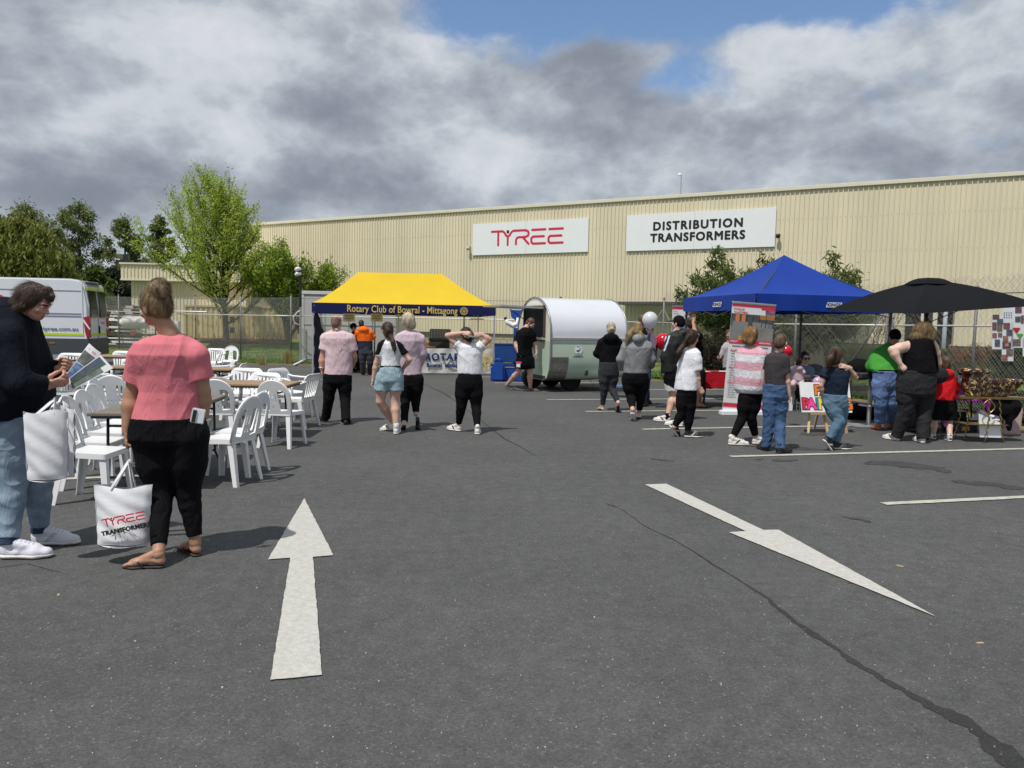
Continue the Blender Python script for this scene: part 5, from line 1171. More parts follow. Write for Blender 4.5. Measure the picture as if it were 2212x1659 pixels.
p.shirt('blouse', R, cloth('lilac_shirt', (0.55, 0.44, 0.51), bump=.2, bscale=80), .66, frac=.86, add=.014, amp=.009, f=9, an=(1.3, 1, .4), seed=5)
p.pants([(860, 1185, 1430), (930, 1178, 1436), (1020, 1185, 1430)], black_c, r=(.115, .095, .075, .064, .052), end=.93, depth=.75)
p.hair('hair', lambda B: (p.cap_hair(B, .016, low=-.02, fringe=.045), B.ell(p.hp(0, -.05, .02), (.092, .09, .10), M=p.hR), B.ell(p.hp(.03, -.09, -.04), (.06, .05, .07), M=p.hR)), HAIR['pale'], n=2200, L=.05, curl=.25, flow=(.3, -.5, -.8))

# --- 6, 7 men under the yellow tent
p = Per('person in a black cap and dark clothes bending under the yellow tent', 'A', 24.2, (620, 830), -60, sk='fair')
R = [(325, 580, 660), (345, 565, 685), (400, 558, 690), (480, 572, 680), (560, 578, 672)]
p.torso(R+[(620, 578, 672)]); p.arm((610, 370, -.15), (625, 450, -.15), (680, 455, -.1), (710, 450, -.1)); p.arm((660, 360, .2), (690, 430, .2), (720, 450, .1), (735, 450, .1))
p.leg((600, 600), (600, 700), (600, 815)); p.leg((655, 600), (655, 700), (660, 815)); p.head(605, 282, yaw=-70, pitch=35, size=1.0, neck=(625, 335)); p.finish_body()
p.shirt('jumper', R, black_c, frac=.95, add=.02); p.pants([(555, 578, 676), (620, 578, 676)], black_c, r=(.11, .095, .08, .07, .06)); 
p.cloth('cap', lambda B: (p.cap_hair(B, .012, low=0, fringe=.06), B.cap(p.hp(0, -.10, .02), p.hp(0, -.17, .0), .05, .045, flat=p.hR[:, 2], ff=5)), black_c, .001)
for x in (600, 660): p.foot((x, 832), -30, 'boot', M_bb)
p = Per('person in an orange and navy hooded work jumper standing under the yellow tent', 'A', 22.9, (760, 866), 4, sk='fair', th=1.1)
R = [(285, 670, 770), (305, 640, 815), (345, 622, 840), (400, 650, 835), (470, 662, 830), (540, 660, 836)]
p.torso(R+[(600, 665, 836)]); p.arm((650, 340), (622, 415, .1), (660, 445, .3), (690, 440, .4), left=True); p.arm((820, 340), (848, 400, .05), (800, 430, .3), (780, 430, .4))
a1 = p.foot((718, 868), 5, 'boot', M_bb, left=True); a2 = p.foot((805, 866), -5, 'boot', M_bb); p.leg((712, 600), (716, 710), None, ank=a1); p.leg((795, 600), (806, 710), None, ank=a2)
p.head(697, 243, yaw=20, pitch=12, neck=(712, 300)); p.finish_body()
zz = p.at(0, 438)[2]
p.shirt('hooded_jumper', R, [cloth('hi_vis_orange', (0.95, 0.16, 0.015)), navy], frac=.95, add=.025, mi=lambda c: c[:, 2] < zz, hood=lambda B: B.ell(p.at(720, 312, -.10), (.16, .09, .10)), amp=.008, f=9)
p.pants([(520, 668, 832), (600, 668, 838)], cloth('grey_workpants', (0.045, 0.045, 0.06)), r=(.12, .105, .09, .085, .08), drop=.05); p.hair('hair', lambda B: p.cap_hair(B, .004), HAIR['dark'], n=200, L=.02)

# --- 8 hands to her head
p = Per('person in a loose white T-shirt and black leggings holding both hands to the head', 'B', 11.25, (540, 1570), 0, sk='fair', th=1.0)
R = [(468, 495, 605), (486, 450, 660), (515, 418, 705), (600, 412, 712), (700, 405, 705), (790, 402, 702), (848, 405, 700)]
p.torso([(470, 500, 600), (490, 460, 650), (520, 430, 690), (650, 440, 680), (760, 440, 675), (850, 430, 690), (960, 412, 705)], .68)
p.arm((435, 505), (285, 385, .0), (480, 352, -.10), (568, 362, -.16), hand='half', palm=(0, .9, -.4), left=True, r=(.052, .046, .038, .025))
p.arm((700, 490), (797, 432, .0), (700, 368, -.02), (628, 378, -.06), hand='flat', palm=(0, .9, -.3), r=(.052, .046, .038, .025))
a1 = p.foot((445, 1558), 48, 'sneaker', M_ws, left=True); a2 = p.foot((650, 1598), 2, 'sneaker', M_ws)
p.leg((480, 960), (456, 1245), None, ank=a1); p.leg((622, 960), (636, 1245), None, ank=a2)
p.head(510, 385, yaw=38, pitch=26, kind='f', size=.98, neck=(535, 500, .02)); p.finish_body()
p.shirt('t_shirt', R, white_c, .72, frac=.17, add=.028, amp=.012, f=9, an=(1.2, 1, .6), flare=.012)
p.pants([(842, 428, 690), (890, 414, 704), (960, 408, 706), (1040, 415, 695)], black_c, r=(.118, .10, .074, .066, .044), end=.95, amp=.002, depth=.8)
p.hair('hair', lambda B: (p.cap_hair(B, .008), B.cap(p.hp(.02, -.10, .0), p.at(600, 420, -.13), .035, .02)), HAIR['dark'], n=900, L=.06)
MB().box(p.at(590, 395, -.17)-p.o, (.12, .012, .02)).build('hair_tie', M_steel, p.t)

# --- 9 man by the food van
p = Per('bearded person in a black T-shirt and shorts walking past the food van', 'G', 18.45, (460, 1640), -112, sk='fair', th=1.1); p.bare = True
R = [(622, 430, 520), (645, 385, 560), (690, 345, 600), (760, 342, 608), (860, 342, 590), (960, 335, 572), (1080, 330, 580)]
p.torso(R+[(1160, 335, 590)], .6)
p.arm((352, 710, -.05), (316, 900, -.1), (368, 1045, -.2), (402, 1108, -.22), hand='fist', palm=(1, 0, 0), r=(.060, .054, .047, .032)); p.arm((588, 720, .05), (612, 900, .1), (646, 1040, .02), (648, 1135, 0), hand='relax', palm=(-1, 0, 0), left=True, r=(.060, .054, .047, .032))
a1 = p.foot((262, 1632), -110, 'flat', M_gs, pitch=.2); a2 = p.foot((515, 1648), -95, 'flat', M_gs, left=True)
p.leg((400, 1150), (362, 1335), None, ank=a1, r=(.09, .07, .055, .065, .038)); p.leg((530, 1150), (542, 1340), None, ank=a2, r=(.09, .07, .055, .065, .038))
p.head(556, 560, yaw=-118, pitch=38, neck=(465, 650), nr=.062, size=1.05); p.finish_body()
p.shirt('t_shirt', R, black_c, .6, frac=.36, add=.018, amp=.006, flare=.008); p.pants([(1070, 330, 582), (1150, 332, 596), (1230, 340, 600)], black_c, r=(.13, .13, .1, .1, .1), end=.36, name='shorts')
p.hair('hair', lambda B: p.cap_hair(B, .006), HAIR['mid'], n=400, L=.02)
p.cloth('beard', lambda B: (B.ell(p.hp(0, .058, -.080), (.045, .035, .034), M=p.hR), B.ell(p.hp(0, .02, -.07), (.062, .05, .035), M=p.hR)), HAIR['mid'], .001)
MB().box(p.at(362, 1190, -.28)-p.o, (.13, .02, .05)).build('pouch', mat('pouch_pink', (.7, .05, .15)), p.t); MB().box(p.at(356, 1235, -.28)-p.o, (.09, .015, .08)).build('card', M_signw, p.t)

# --- 10 black hoodie
p = Per('person with pale blonde hair in a black hoodie, grey leggings and thongs', 'C', 14.4, (420, 1395), -8, sk='pale')
R = [(408, 385, 520), (430, 335, 550), (475, 295, 578), (560, 292, 580), (660, 300, 560), (765, 302, 548)]
p.torso(R+[(880, 298, 545)]); p.arm((318, 480), (268, 640, .05), (320, 690, .28), (340, 690, .35), left=True); p.arm((560, 480), (578, 640, .05), (560, 730, .25), (560, 780, .3))
a1 = p.foot((352, 1392), 14, 'thong', M_th, left=True, sc=.95); a2 = p.foot((540, 1405), -5, 'thong', M_th, sc=.95, pitch=.75)
p.leg((365, 880), (368, 1090), None, ank=a1); p.leg((482, 880), (462, 1095), None, ank=a2)
p.head(455, 325, yaw=-4, pitch=6, kind='f', size=1.0, neck=(450, 430)); p.finish_body()
p.shirt('hoodie', R, [black_c, cloth('hoodie_panel', (0.35, 0.42, 0.44))], frac=.96, add=.024, amp=.008, f=10, hood=lambda B: B.ell(p.at(450, 440, -.11), (.15, .07, .09)), mi=lambda c: (c[:, 0] < p.at(285, 0)[0]) & (c[:, 2] < p.at(0, 490)[2]) & (c[:, 2] > p.at(0, 600)[2]) & (c[:, 1] > p.D+.02))
p.pants([(755, 302, 545), (850, 295, 546), (950, 300, 540)], legg, r=(.115, .10, .072, .066, .044), end=.95, amp=.003, depth=.8)
p.hair('hair', lambda B: (p.cap_hair(B, .007), B.ell(p.hp(.01, -.11, -.01), (.04, .035, .035), M=p.hR)), HAIR['pale'], n=1300, L=.05, flow=(0, -1, -.2))

# --- 11 grey hoodie
p = Per('person in a grey hooded jumper and black leggings with wavy honey blonde hair', 'C', 13.2, (770, 1510), -4, sk='fair', th=1.15)
R = [(430, 720, 885), (455, 680, 920), (500, 625, 960), (560, 595, 985), (660, 600, 975), (760, 608, 950), (840, 615, 935), (896, 615, 928)]
p.torso(R+[(980, 612, 930)], .72); p.arm((642, 530), (580, 720, 0), (600, 840, .18), (620, 860, .25), left=True); p.arm((940, 530), (978, 720, 0), (965, 810, .2), (950, 830, .25))
a1 = p.foot((735, 1515), -12, 'sneaker', M_pk, left=True, pitch=.75); a2 = p.foot((800, 1480), -2, 'sneaker', M_pk, pitch=.2)
p.leg((690, 980), (712, 1190), None, ank=a1, r=(.09, .07, .055, .06, .04)); p.leg((850, 980), (845, 1170), None, ank=a2, r=(.09, .07, .055, .06, .04))
p.head(792, 335, yaw=12, pitch=4, kind='f', size=1.0, neck=(798, 460)); p.finish_body()
p.shirt('hooded_jumper', R, cloth('marle_grey', (0.23, 0.24, 0.25), bump=.3), .72, frac=.97, add=.030, amp=.010, f=9, hood=lambda B: B.chain([p.at(715, 440, -.02), p.at(800, 455, -.15), p.at(885, 440, -.02)], [.06, .075, .06]))
p.pants([(890, 612, 932), (960, 606, 934), (1060, 625, 925)], black_c, r=(.135, .115, .085, .076, .05), end=.93, amp=.003, depth=.85)
p.hair('hair', lambda B: (p.cap_hair(B, .014), B.ell(p.hp(0, -.06, .10), (.045, .045, .035), M=p.hR), B.chain([p.at(740, 330, -.05), p.at(690, 400, -.1), p.at(655, 465, -.12)], [.05, .055, .03]), B.cap(p.at(800, 360, -.09), p.at(850, 410, -.10), .05, .04)), HAIR['straw'], n=2400, L=.08, curl=.3, flow=(-.2, -.3, -1))

# --- 12, 13 man carrying a toddler
p = Per('tall brown haired person in a black jacket and blue jeans carrying a toddler', 'C', 15.5, (890, 1320), -14, sk='fair')
R = [(305, 790, 900), (330, 760, 940), (380, 740, 975), (480, 750, 985), (600, 765, 975), (700, 770, 970)]
p.torso(R+[(800, 775, 965)]); p.arm((775, 400), (750, 560, .1), (800, 640, .3), (820, 640, .35), left=True); p.arm((960, 400), (1012, 560, .0), (1010, 640, .22), (960, 640, .32))
a1 = p.foot((870, 1335), -30, 'boot', M_bb, left=True); a2 = p.foot((915, 1300), -30, 'boot', M_bb); p.leg((830, 850), (875, 1080), None, ank=a1); p.leg((905, 850), (905, 1080), None, ank=a2)
p.head(852, 210, yaw=10, neck=(845, 330), size=1.0); p.finish_body(); p.shirt('jacket', R, black_c, frac=.96, add=.025); p.pants([(690, 770, 970), (850, 780, 960)], jeans, r=(.11, .09, .075, .066, .055), end=.94)
p.hair('hair', lambda B: p.cap_hair(B, .012), HAIR['mid'], n=600, L=.03)
p = Per('toddler in a pale pink top held on an arm, beside the white balloon', 'C', 15.1, (970, 640), 160, sk='pale', H=.55, name='child', cat='child')
R = [(385, 940, 995), (400, 915, 1020), (450, 910, 1030), (540, 912, 1030), (600, 915, 1025)]
p.torso(R); p.arm((1012, 420), (1030, 490), (1020, 545, -.05), (1030, 580, -.06), r=(.045, .045, .04, .03), left=True); p.arm((925, 420), (905, 480), (915, 530, -.05), (930, 550, -.08), r=(.045, .045, .04, .03)); p.leg((940, 600, -.02), (930, 670, -.12), (925, 760, -.1)); p.leg((1000, 600, -.02), (1010, 670, -.12), (1010, 760, -.1))
p.head(958, 335, yaw=170, pitch=20, kind='c', size=.82, neck=(965, 400)); p.finish_body(); p.shirt('top', R, [cloth('toddler_pink', (0.62, 0.42, 0.52)), cloth('toddler_blue', (0.06, 0.16, 0.33))], frac=.5, add=.01, mi=lambda c: (c[:, 0] < p.at(975, 0)[0]) & (c[:, 2] > p.at(0, 520)[2]))
p.pants([(590, 915, 1025), (640, 915, 1025)], navy, r=(.07, .06, .05, .05, .045)); p.hair('hair', lambda B: p.cap_hair(B, .006), HAIR['mid'], n=300, L=.02)

# --- 15 cap and black jacket
p = Per('person in a black cap, black hooded jacket with white shoulder stripes and white shorts', 'C', 13.1, (1230, 1540), 52, sk='fair', th=1.1); p.bare = True
R = [(342, 1265, 1380), (362, 1215, 1425), (410, 1175, 1455), (520, 1158, 1450), (660, 1150, 1400), (780, 1145, 1340), (880, 1140, 1320)]
p.torso(R+[(980, 1160, 1320)], .7); p.arm((1195, 440, -.05), (1150, 680, -.05), (1142, 900, 0), (1152, 965, .03), hand='half', palm=(1, 0, 0), left=True); p.arm((1430, 440, .05), (1450, 640, .15), (1420, 760, .3), (1420, 800, .4))
a1 = p.foot((1220, 1535), 62, 'sneaker', [M_ws[0], M_ws[1], M_bs[0]], left=True, sc=1.05); a2 = p.foot((1385, 1590), 70, 'sneaker', [M_ws[0], M_ws[1], M_bs[0]], sc=1.05)
p.leg((1225, 950), (1262, 1180), None, ank=a1, r=(.095, .075, .058, .064, .040)); p.leg((1290, 950), (1335, 1190, .0), None, ank=a2, r=(.095, .075, .058, .064, .040))
p.head(1318, 245, yaw=58, pitch=0, neck=(1305, 370), nr=.062, size=1.02); p.finish_body()
st = cloth('jacket_stripe', (0.6, 0.68, 0.8))
p.shirt('jacket', R, [cloth('jacket_black', (0.022, 0.026, 0.024), rough=.45, bump=.1), st], .7, frac=.97, add=.024, amp=.012, f=11, hood=lambda B: B.ell(p.at(1400, 375, -.02), (.15, .13, .08)), mi=lambda c: (c[:, 2] > p.at(0, 580)[2]) & (c[:, 2] < p.at(0, 385)[2]) & (c[:, 0] < p.at(1190, 0)[0]+(c[:, 2]-p.at(0, 500)[2])*.28) & (c[:, 1] < p.D+.02) & (((c[:, 0]-(c[:, 2]-p.at(0, 500)[2])*.28)*45).astype(int) % 2 == 0))
p.pants([(870, 1155, 1325), (960, 1160, 1330)], [cloth('shorts_white', (0.6, 0.6, 0.62)), black_c], r=(.125, .13, .1, .1, .1), end=.37, name='shorts', mi=lambda c: c[:, 2]+(c[:, 0]-p.at(1160, 0)[0])*.5 > p.at(0, 1000)[2])
for a in (a1, a2): sock(p, a, black_c, .06, .045)
p.cloth('cap', lambda B: (p.cap_hair(B, .014, low=.02, fringe=.065), B.cap(p.hp(0, .07, .035), p.hp(0, .15, .025), .062, .055, flat=p.hR[:, 2], ff=6)), black_c, .0)

# --- 16 man waving
p = Per('dark haired person in black behind the ponytailed girl with one hand raised', 'C', 15.2, (1560, 1350), -10, sk='ruddy'); p.bare = True
R = [(335, 1430, 1550), (360, 1410, 1585), (420, 1420, 1610), (560, 1450, 1640), (700, 1490, 1645), (780, 1500, 1650)]
p.torso(R+[(860, 1500, 1645)]); p.arm((1590, 400, -.05), (1545, 400, -.32), (1520, 235, -.25), (1530, 145, -.24), hand='relax', palm=(-.5, -.8, .2)); p.arm((1430, 410), (1440, 600, .1), (1500, 700, .3), (1520, 700, .35), left=True)
a1 = p.foot((1540, 1350), -70, 'thong', M_th, left=True); a2 = p.foot((1590, 1335), -30, 'thong', M_th); p.leg((1545, 900), (1545, 1110), None, ank=a1); p.leg((1610, 900), (1610, 1110), None, ank=a2)
p.head(1487, 240, yaw=-15, neck=(1495, 350), size=1.0); p.finish_body(); p.shirt('t_shirt', R, black_c, frac=.3, add=.02); p.pants([(770, 1500, 1650), (860, 1500, 1648)], black_c, r=(.11, .10, .09, .08, .07), end=.45, name='shorts'); p.hair('hair', lambda B: p.cap_hair(B, .010), HAIR['brown'], n=500, L=.03)

# --- 17 ponytail girl
p = Per('girl in a big white T-shirt and black leggings with a long dark ponytail', 'D', 11.2, (120, 1490), -42, sk='fair', H=.95, name='person')
R = [(628, 150, 220), (645, 115, 245), (680, 88, 268), (740, 75, 262), (830, 62, 240), (930, 42, 235), (1035, 36, 232)]
p.torso([(630, 155, 215), (650, 125, 235), (690, 100, 250), (800, 85, 225), (1000, 70, 225), (1100, 65, 222)], .7)
p.arm((110, 720, .08), (70, 860, .12), (60, 980, .15), (60, 1030, .15), left=True, r=(.046, .04, .034, .024)); p.arm((245, 740, -.08), (240, 890, -.08), (258, 1015, -.08), (288, 1062, -.08), hand='fist', palm=(0, 1, -.3), r=(.048, .042, .036, .026))
a1 = p.foot((118, 1482), -92, 'sneaker', M_bs); a2 = p.foot((40, 1475), -75, 'sneaker', M_bs, left=True, pitch=.9)
p.leg((165, 1100), (162, 1290), None, ank=a1); p.leg((105, 1100), (92, 1255), (22, 1385, .0))
p.head(196, 545, yaw=-45, pitch=12, kind='f', size=.96, neck=(185, 655)); p.finish_body()
p.shirt('t_shirt', R, white_c, .75, frac=.36, add=.022, amp=.010, f=10, flare=.012, seed=2); p.pants([(1010, 48, 232), (1080, 58, 225), (1140, 80, 220)], black_c, r=(.105, .09, .068, .064, .044), end=.96, amp=.003, depth=.85)
p.hair('hair', lambda B: (p.cap_hair(B, .007), B.chain([p.hp(0, -.11, .0), p.at(115, 600, -.04), p.at(75, 670, -.06), p.at(45, 775, -.04)], [.035, .036, .042, .015])), HAIR['brown'], n=2000, L=.08, flow=(-.2, -.5, -1))

# --- 18 striped cardigan
p = Per('person with curly ginger hair in a pink and white striped cardigan', 'D', 10.6, (650, 1555), -28, sk='pale', th=1.0)
R = [(612, 700, 790), (632, 655, 835), (680, 618, 865), (760, 605, 878), (850, 600, 885), (950, 592, 885), (1030, 592, 868), (1066, 620, 850)]
p.torso([(615, 710, 780), (640, 670, 820), (700, 640, 850), (900, 640, 840), (1150, 650, 825)], .7)
p.arm((660, 700, .1), (640, 850, .18), (700, 900, .35), (740, 900, .42), left=True); p.arm((845, 700, -.06), (872, 860, -.02), (890, 760, .26), (915, 715, .34), hand='half', palm=(0, 0, -1))
a1 = p.foot((532, 1555), -100, 'sneaker', M_ws, left=True, sc=.98); a2 = p.foot((758, 1548), -88, 'sneaker', M_ws, sc=.98)
p.leg((700, 1110), (668, 1290), None, ank=a1); p.leg((775, 1110), (745, 1290), None, ank=a2)
p.head(742, 530, yaw=-38, pitch=4, kind='f', size=.98, neck=(742, 640)); p.finish_body()
z0 = p.at(0, 612)[2]; per_ = (p.at(0, 612)[2]-p.at(0, 1085)[2])/6.6
p.shirt('cardigan', R, [cloth('knit_pink', (0.66, 0.36, 0.43), bump=.8, bscale=60), cloth('knit_white', (0.66, 0.66, 0.70), bump=.8, bscale=60)], .72, frac=.9, add=.042, amp=.007, f=9, k=.04, mi=lambda c: ((z0-c[:, 2]+.012*np.sin(c[:, 0]*9))/per_).astype(int) % 2 == 1)
p.pants([(1050, 655, 825), (1130, 652, 822)], black_c, r=(.110, .095, .070, .064, .046), end=.93, amp=.003, depth=.85)
p.hair('hair', lambda B: (p.cap_hair(B, .022, low=-.03, fringe=.05), B.ell(p.hp(0, -.03, .02), (.105, .11, .11), M=p.hR), B.ell(p.hp(0, -.06, -.05), (.10, .08, .06), M=p.hR)), HAIR['ginger'], n=3600, L=.055, curl=.9, flow=(0, -.2, -1), amp=.010, f=45, lift=.4)
q = p.at(860, 1010, .0); p.cloth('sling_bag', lambda B: B.ell(q, (.075, .09, .13)), cloth('bag_olive', (0.20, 0.20, 0.17)), .003)

# --- 19 boy
p = Per('boy in a charcoal T-shirt and blue jeans standing with his back turned', 'E', 10.1, (160, 1610), -22, sk='fair', H=.88, name='person', cat='boy')
R = [(388, 170, 275), (402, 130, 300), (440, 88, 332), (520, 72, 330), (620, 72, 305), (720, 72, 300), (800, 78, 308)]
p.torso(R+[(900, 60, 315)], .66); p.arm((108, 460, .05), (75, 640, .15), (70, 780, .22), (80, 830, .25), left=True, r=(.045, .04, .035, .025)); p.arm((312, 460, -.05), (334, 690, -.05), (356, 905, -.05), (364, 1000, -.03), hand='half', palm=(-1, 0, 0), r=(.048, .042, .036, .026))
a1 = p.foot((92, 1600), 12, 'sneaker', [M_bs[0], M_bb[0], M_bs[0]], left=True, sc=1.05); a2 = p.foot((215, 1628), -60, 'sneaker', [M_bs[0], M_bb[0], M_bs[0]], sc=1.05)
p.leg((125, 940), (112, 1230), None, ank=a1); p.leg((245, 940), (238, 1235), None, ank=a2)
p.head(258, 275, yaw=-42, pitch=10, kind='c', size=.95, neck=(222, 405)); p.finish_body()
p.shirt('t_shirt', R, greyc, .68, frac=.40, add=.016, amp=.007, flare=.008, seed=4)
p.pants([(785, 52, 312), (880, 48, 322), (970, 50, 322)], jeans, r=(.100, .088, .076, .072, .062), end=1.0, depth=.75, amp=.008, f=20, drop=.04)
p.hair('hair', lambda B: p.cap_hair(B, .006, low=-.01), HAIR['mid'], n=700, L=.022)

# --- 20 woman behind the red table
p = Per('person in a pale striped top standing behind the red table', 'D', 18.6, (540, 1000), 170, sk='tan')
R = [(585, 505, 575), (600, 485, 595), (640, 472, 605), (740, 475, 600), (830, 480, 598)]
p.torso(R+[(880, 480, 598)]); p.arm((487, 630), (462, 720), (440, 745, -.25), (425, 725, -.35)); p.arm((590, 630), (605, 730), (580, 760, -.25), (570, 760, -.3), left=True); p.leg((510, 880), (510, 960), (510, 1040)); p.leg((570, 880), (570, 960), (570, 1040))
p.head(537, 515, yaw=165, kind='f', neck=(538, 595)); p.finish_body(); p.shirt('top', R, cloth('stripe_grey', (0.42, 0.40, 0.44)), frac=.4, add=.015); p.pants([(820, 480, 598), (880, 480, 598)], navy, r=(.10, .085, .07, .06, .05)); p.hair('hair', lambda B: p.cap_hair(B, .012), HAIR['brown'], n=300, L=.03)

# --- 21, 22 seated woman and baby
p = Per('seated person with sunglasses in a blue top holding a baby', 'E', 15.7, (540, 1010), 190, sk='fair', th=1.05)
R = [(545, 520, 590), (565, 490, 625), (610, 470, 645), (690, 465, 640), (780, 470, 635)]
p.torso(R+[(840, 470, 640)], .8); p.arm((630, 600), (612, 690, -.12), (470, 695, -.40), (380, 688, -.42), hand='relax', palm=(0, 1, 0), left=True); p.arm((480, 600), (440, 680, -.1), (420, 700, -.35), (450, 690, -.45))
p.leg((500, 800, -.05), (470, 830, -.55), (470, 1010, -.50)); p.leg((600, 800, -.05), (590, 830, -.55), (590, 1010, -.50)); 
for x in (470, 590): p.foot((x, 1050), 185, 'flat', M_bb)
p.head(545, 465, yaw=188, pitch=4, kind='f', size=1.05, neck=(552, 560)); p.finish_body(); p.shirt('top', R, cloth('top_blue', (0.15, 0.21, 0.30)), .8, frac=.30, add=.02); p.pants([(770, 470, 638), (840, 470, 640)], black_c, r=(.105, .095, .08, .07, .055), end=.95)
p.hair('hair', lambda B: (p.cap_hair(B, .014, fringe=.06), B.ell(p.hp(0, -.05, .08), (.06, .06, .05), M=p.hR)), HAIR['dark'], n=500, L=.04)
mb = MB()
for s_ in (-1, 1): mb.box(p.hp(s_*.032, .094, .0)-p.o, (.052, .010, .036), M=Matrix([list(r) for r in p.hR]))
mb.build('sunglasses', M_heel[0], p.t)
p = Per('baby in a pale pink hooded top sitting on a lap', 'E', 15.2, (450, 760), 10, sk='pale', H=.5, name='baby', cat='baby')
R = [(555, 425, 500), (575, 395, 525), (620, 375, 530), (670, 370, 520), (740, 380, 530)]
p.torso(R, .8); p.arm((392, 590), (365, 640, -.05), (355, 660, .05), (345, 670, .08), left=True, r=(.04, .04, .035, .03)); p.arm((520, 590), (530, 640, -.05), (520, 680), (520, 690, .02), r=(.04, .04, .035, .03)); p.leg((420, 740), (400, 790, -.1), (420, 860, -.05)); p.leg((500, 740), (500, 790, -.1), (480, 860, -.05))
p.head(458, 515, yaw=15, kind='c', size=.72, neck=(458, 565)); p.finish_body(); bp_ = cloth('baby_pink', (0.55, 0.42, 0.46)); p.shirt('top', R, bp_, .8, frac=.9, add=.012, hood=lambda B: B.ell(p.at(470, 590, -.09), (.08, .04, .06))); p.pants([(700, 375, 525), (760, 380, 530)], bp_, r=(.06, .055, .05, .045, .04)); p.hair('hair', lambda B: p.cap_hair(B, .003), HAIR['dark'], n=100, L=.01)

# --- 23 girl in navy
p = Per('girl in a navy top and mid blue jeans with one hand raised to her neck', 'E', 10.35, (880, 1585), -30, sk='fair', H=.88, cat='girl')
R = [(562, 840, 950), (580, 800, 1020), (610, 768, 1062), (680, 768, 1068), (780, 775, 1052), (880, 785, 1048), (945, 790, 1046)]
p.torso(R+[(1030, 785, 1055)], .68); p.arm((785, 640), (745, 800), (765, 950, .05), (775, 1022, .08), hand='relax', palm=(1, 0, 0), left=True, r=(.045, .04, .034, .024)); p.arm((1052, 630), (1170, 705, -.03), (1085, 580, -.10), (975, 550, -.12), hand='flat', palm=(0, 1, -.5), r=(.046, .041, .035, .025))
a1 = p.foot((850, 1590), -75, 'sneaker', M_bs, left=True, sc=1.0, pitch=.85); a2 = p.foot((880, 1575), -95, 'sneaker', M_bs, sc=1.0)
p.leg((860, 1010), (965, 1240, -.08), (835, 1450, -.12)); p.leg((975, 1010), (985, 1250, .08), None, ank=a2)
p.head(938, 455, yaw=-52, pitch=8, kind='f', size=.93, neck=(900, 580)); p.finish_body()
p.shirt('top', R, cloth('navy_tee', (0.012, 0.020, 0.040)), .7, frac=.12, add=.020, amp=.009, f=11, flare=.015, seed=6)
p.pants([(905, 775, 1045), (980, 778, 1055), (1070, 795, 1055)], cloth('teal_jeans', (0.085, 0.16, 0.24), var=.2, vscale=5, c2=(0.13, 0.22, 0.31)), r=(.108, .092, .076, .066, .054), end=.98, depth=.8, amp=.007, f=20)
p.hair('hair', lambda B: (p.cap_hair(B, .010), B.ell(p.hp(0, -.08, .07), (.045, .05, .04), M=p.hR), B.chain([p.at(890, 380, -.1), p.at(860, 460, -.11), p.at(835, 560, -.1)], [.045, .05, .02])), HAIR['mid'], n=2200, L=.08, flow=(-.2, -.6, -1), curl=.15)
mb = MB(); q = p.at(1088, 585, -.09); mb.tube([q-p.o+np.array([.02*math.cos(a*PI/6), .01*math.sin(a*PI/6), .028*math.sin(a*PI/6)]) for a in range(13)], .008, 5); mb.build('watch', M_steel, p.t)

# --- 24 green jumper
p = Per('person in a green jumper and black cap leaning over, blue jeans with rolled cuffs', 'F', 12.3, (340, 1440), 0, sk='tan', th=1.15)
R = [(450, 350, 520, .42), (480, 290, 545, .40), (540, 215, 560, .34), (620, 175, 560, .26), (700, 150, 545, .16), (750, 160, 520, .08), (790, 195, 505, .02)]
p.torso([(470, 320, 520, .40), (550, 240, 540, .34), (650, 210, 530, .22), (760, 210, 500, .05), (900, 215, 485)], .8)
p.arm((250, 560, .36), (168, 720, .42), (180, 790, .65), (200, 800, .75), left=True); p.arm((520, 550, .36), (560, 700, .45), (540, 780, .65), (530, 790, .75))
a1 = p.foot((278, 1462), 5, 'flat', M_tan, left=True); a2 = p.foot((400, 1440), -8, 'flat', M_tan); p.leg((285, 920), (288, 1150), None, ank=a1); p.leg((415, 920), (420, 1150), None, ank=a2)
p.head(445, 380, yaw=-8, pitch=25, neck=(435, 470, .40), dy=.48, size=1.02); p.finish_body()
p.shirt('jumper', R, cloth('green_knit', (0.05, 0.25, 0.035), bump=.4), .85, frac=.9, add=.030, amp=.011, f=8, k=.05, an=(.6, 1, 1.2))
p.cloth('waistband', lambda B: B.loft(*p.rows([(755, 225, 500), (795, 205, 498)], .8, pad=.01)), black_c, .002)
p.pants([(770, 206, 496), (860, 204, 492), (980, 210, 486)], jeansm, r=(.138, .115, .095, .085, .078), end=.93, depth=.85, amp=.006); p.pants([(800, 240, 460), (810, 240, 460)], cloth('denim_turnup', (0.30, 0.40, 0.60)), r=(.05, .05, .05, .05, .086), end=.94, name='turn_ups') if False else None
p.cloth('cap', lambda B: (p.cap_hair(B, .014, low=.02, fringe=.065), B.cap(p.hp(0, -.08, .02), p.hp(0, -.12, .01), .05, .045, flat=p.hR[:, 2], ff=5)), black_c, .0)

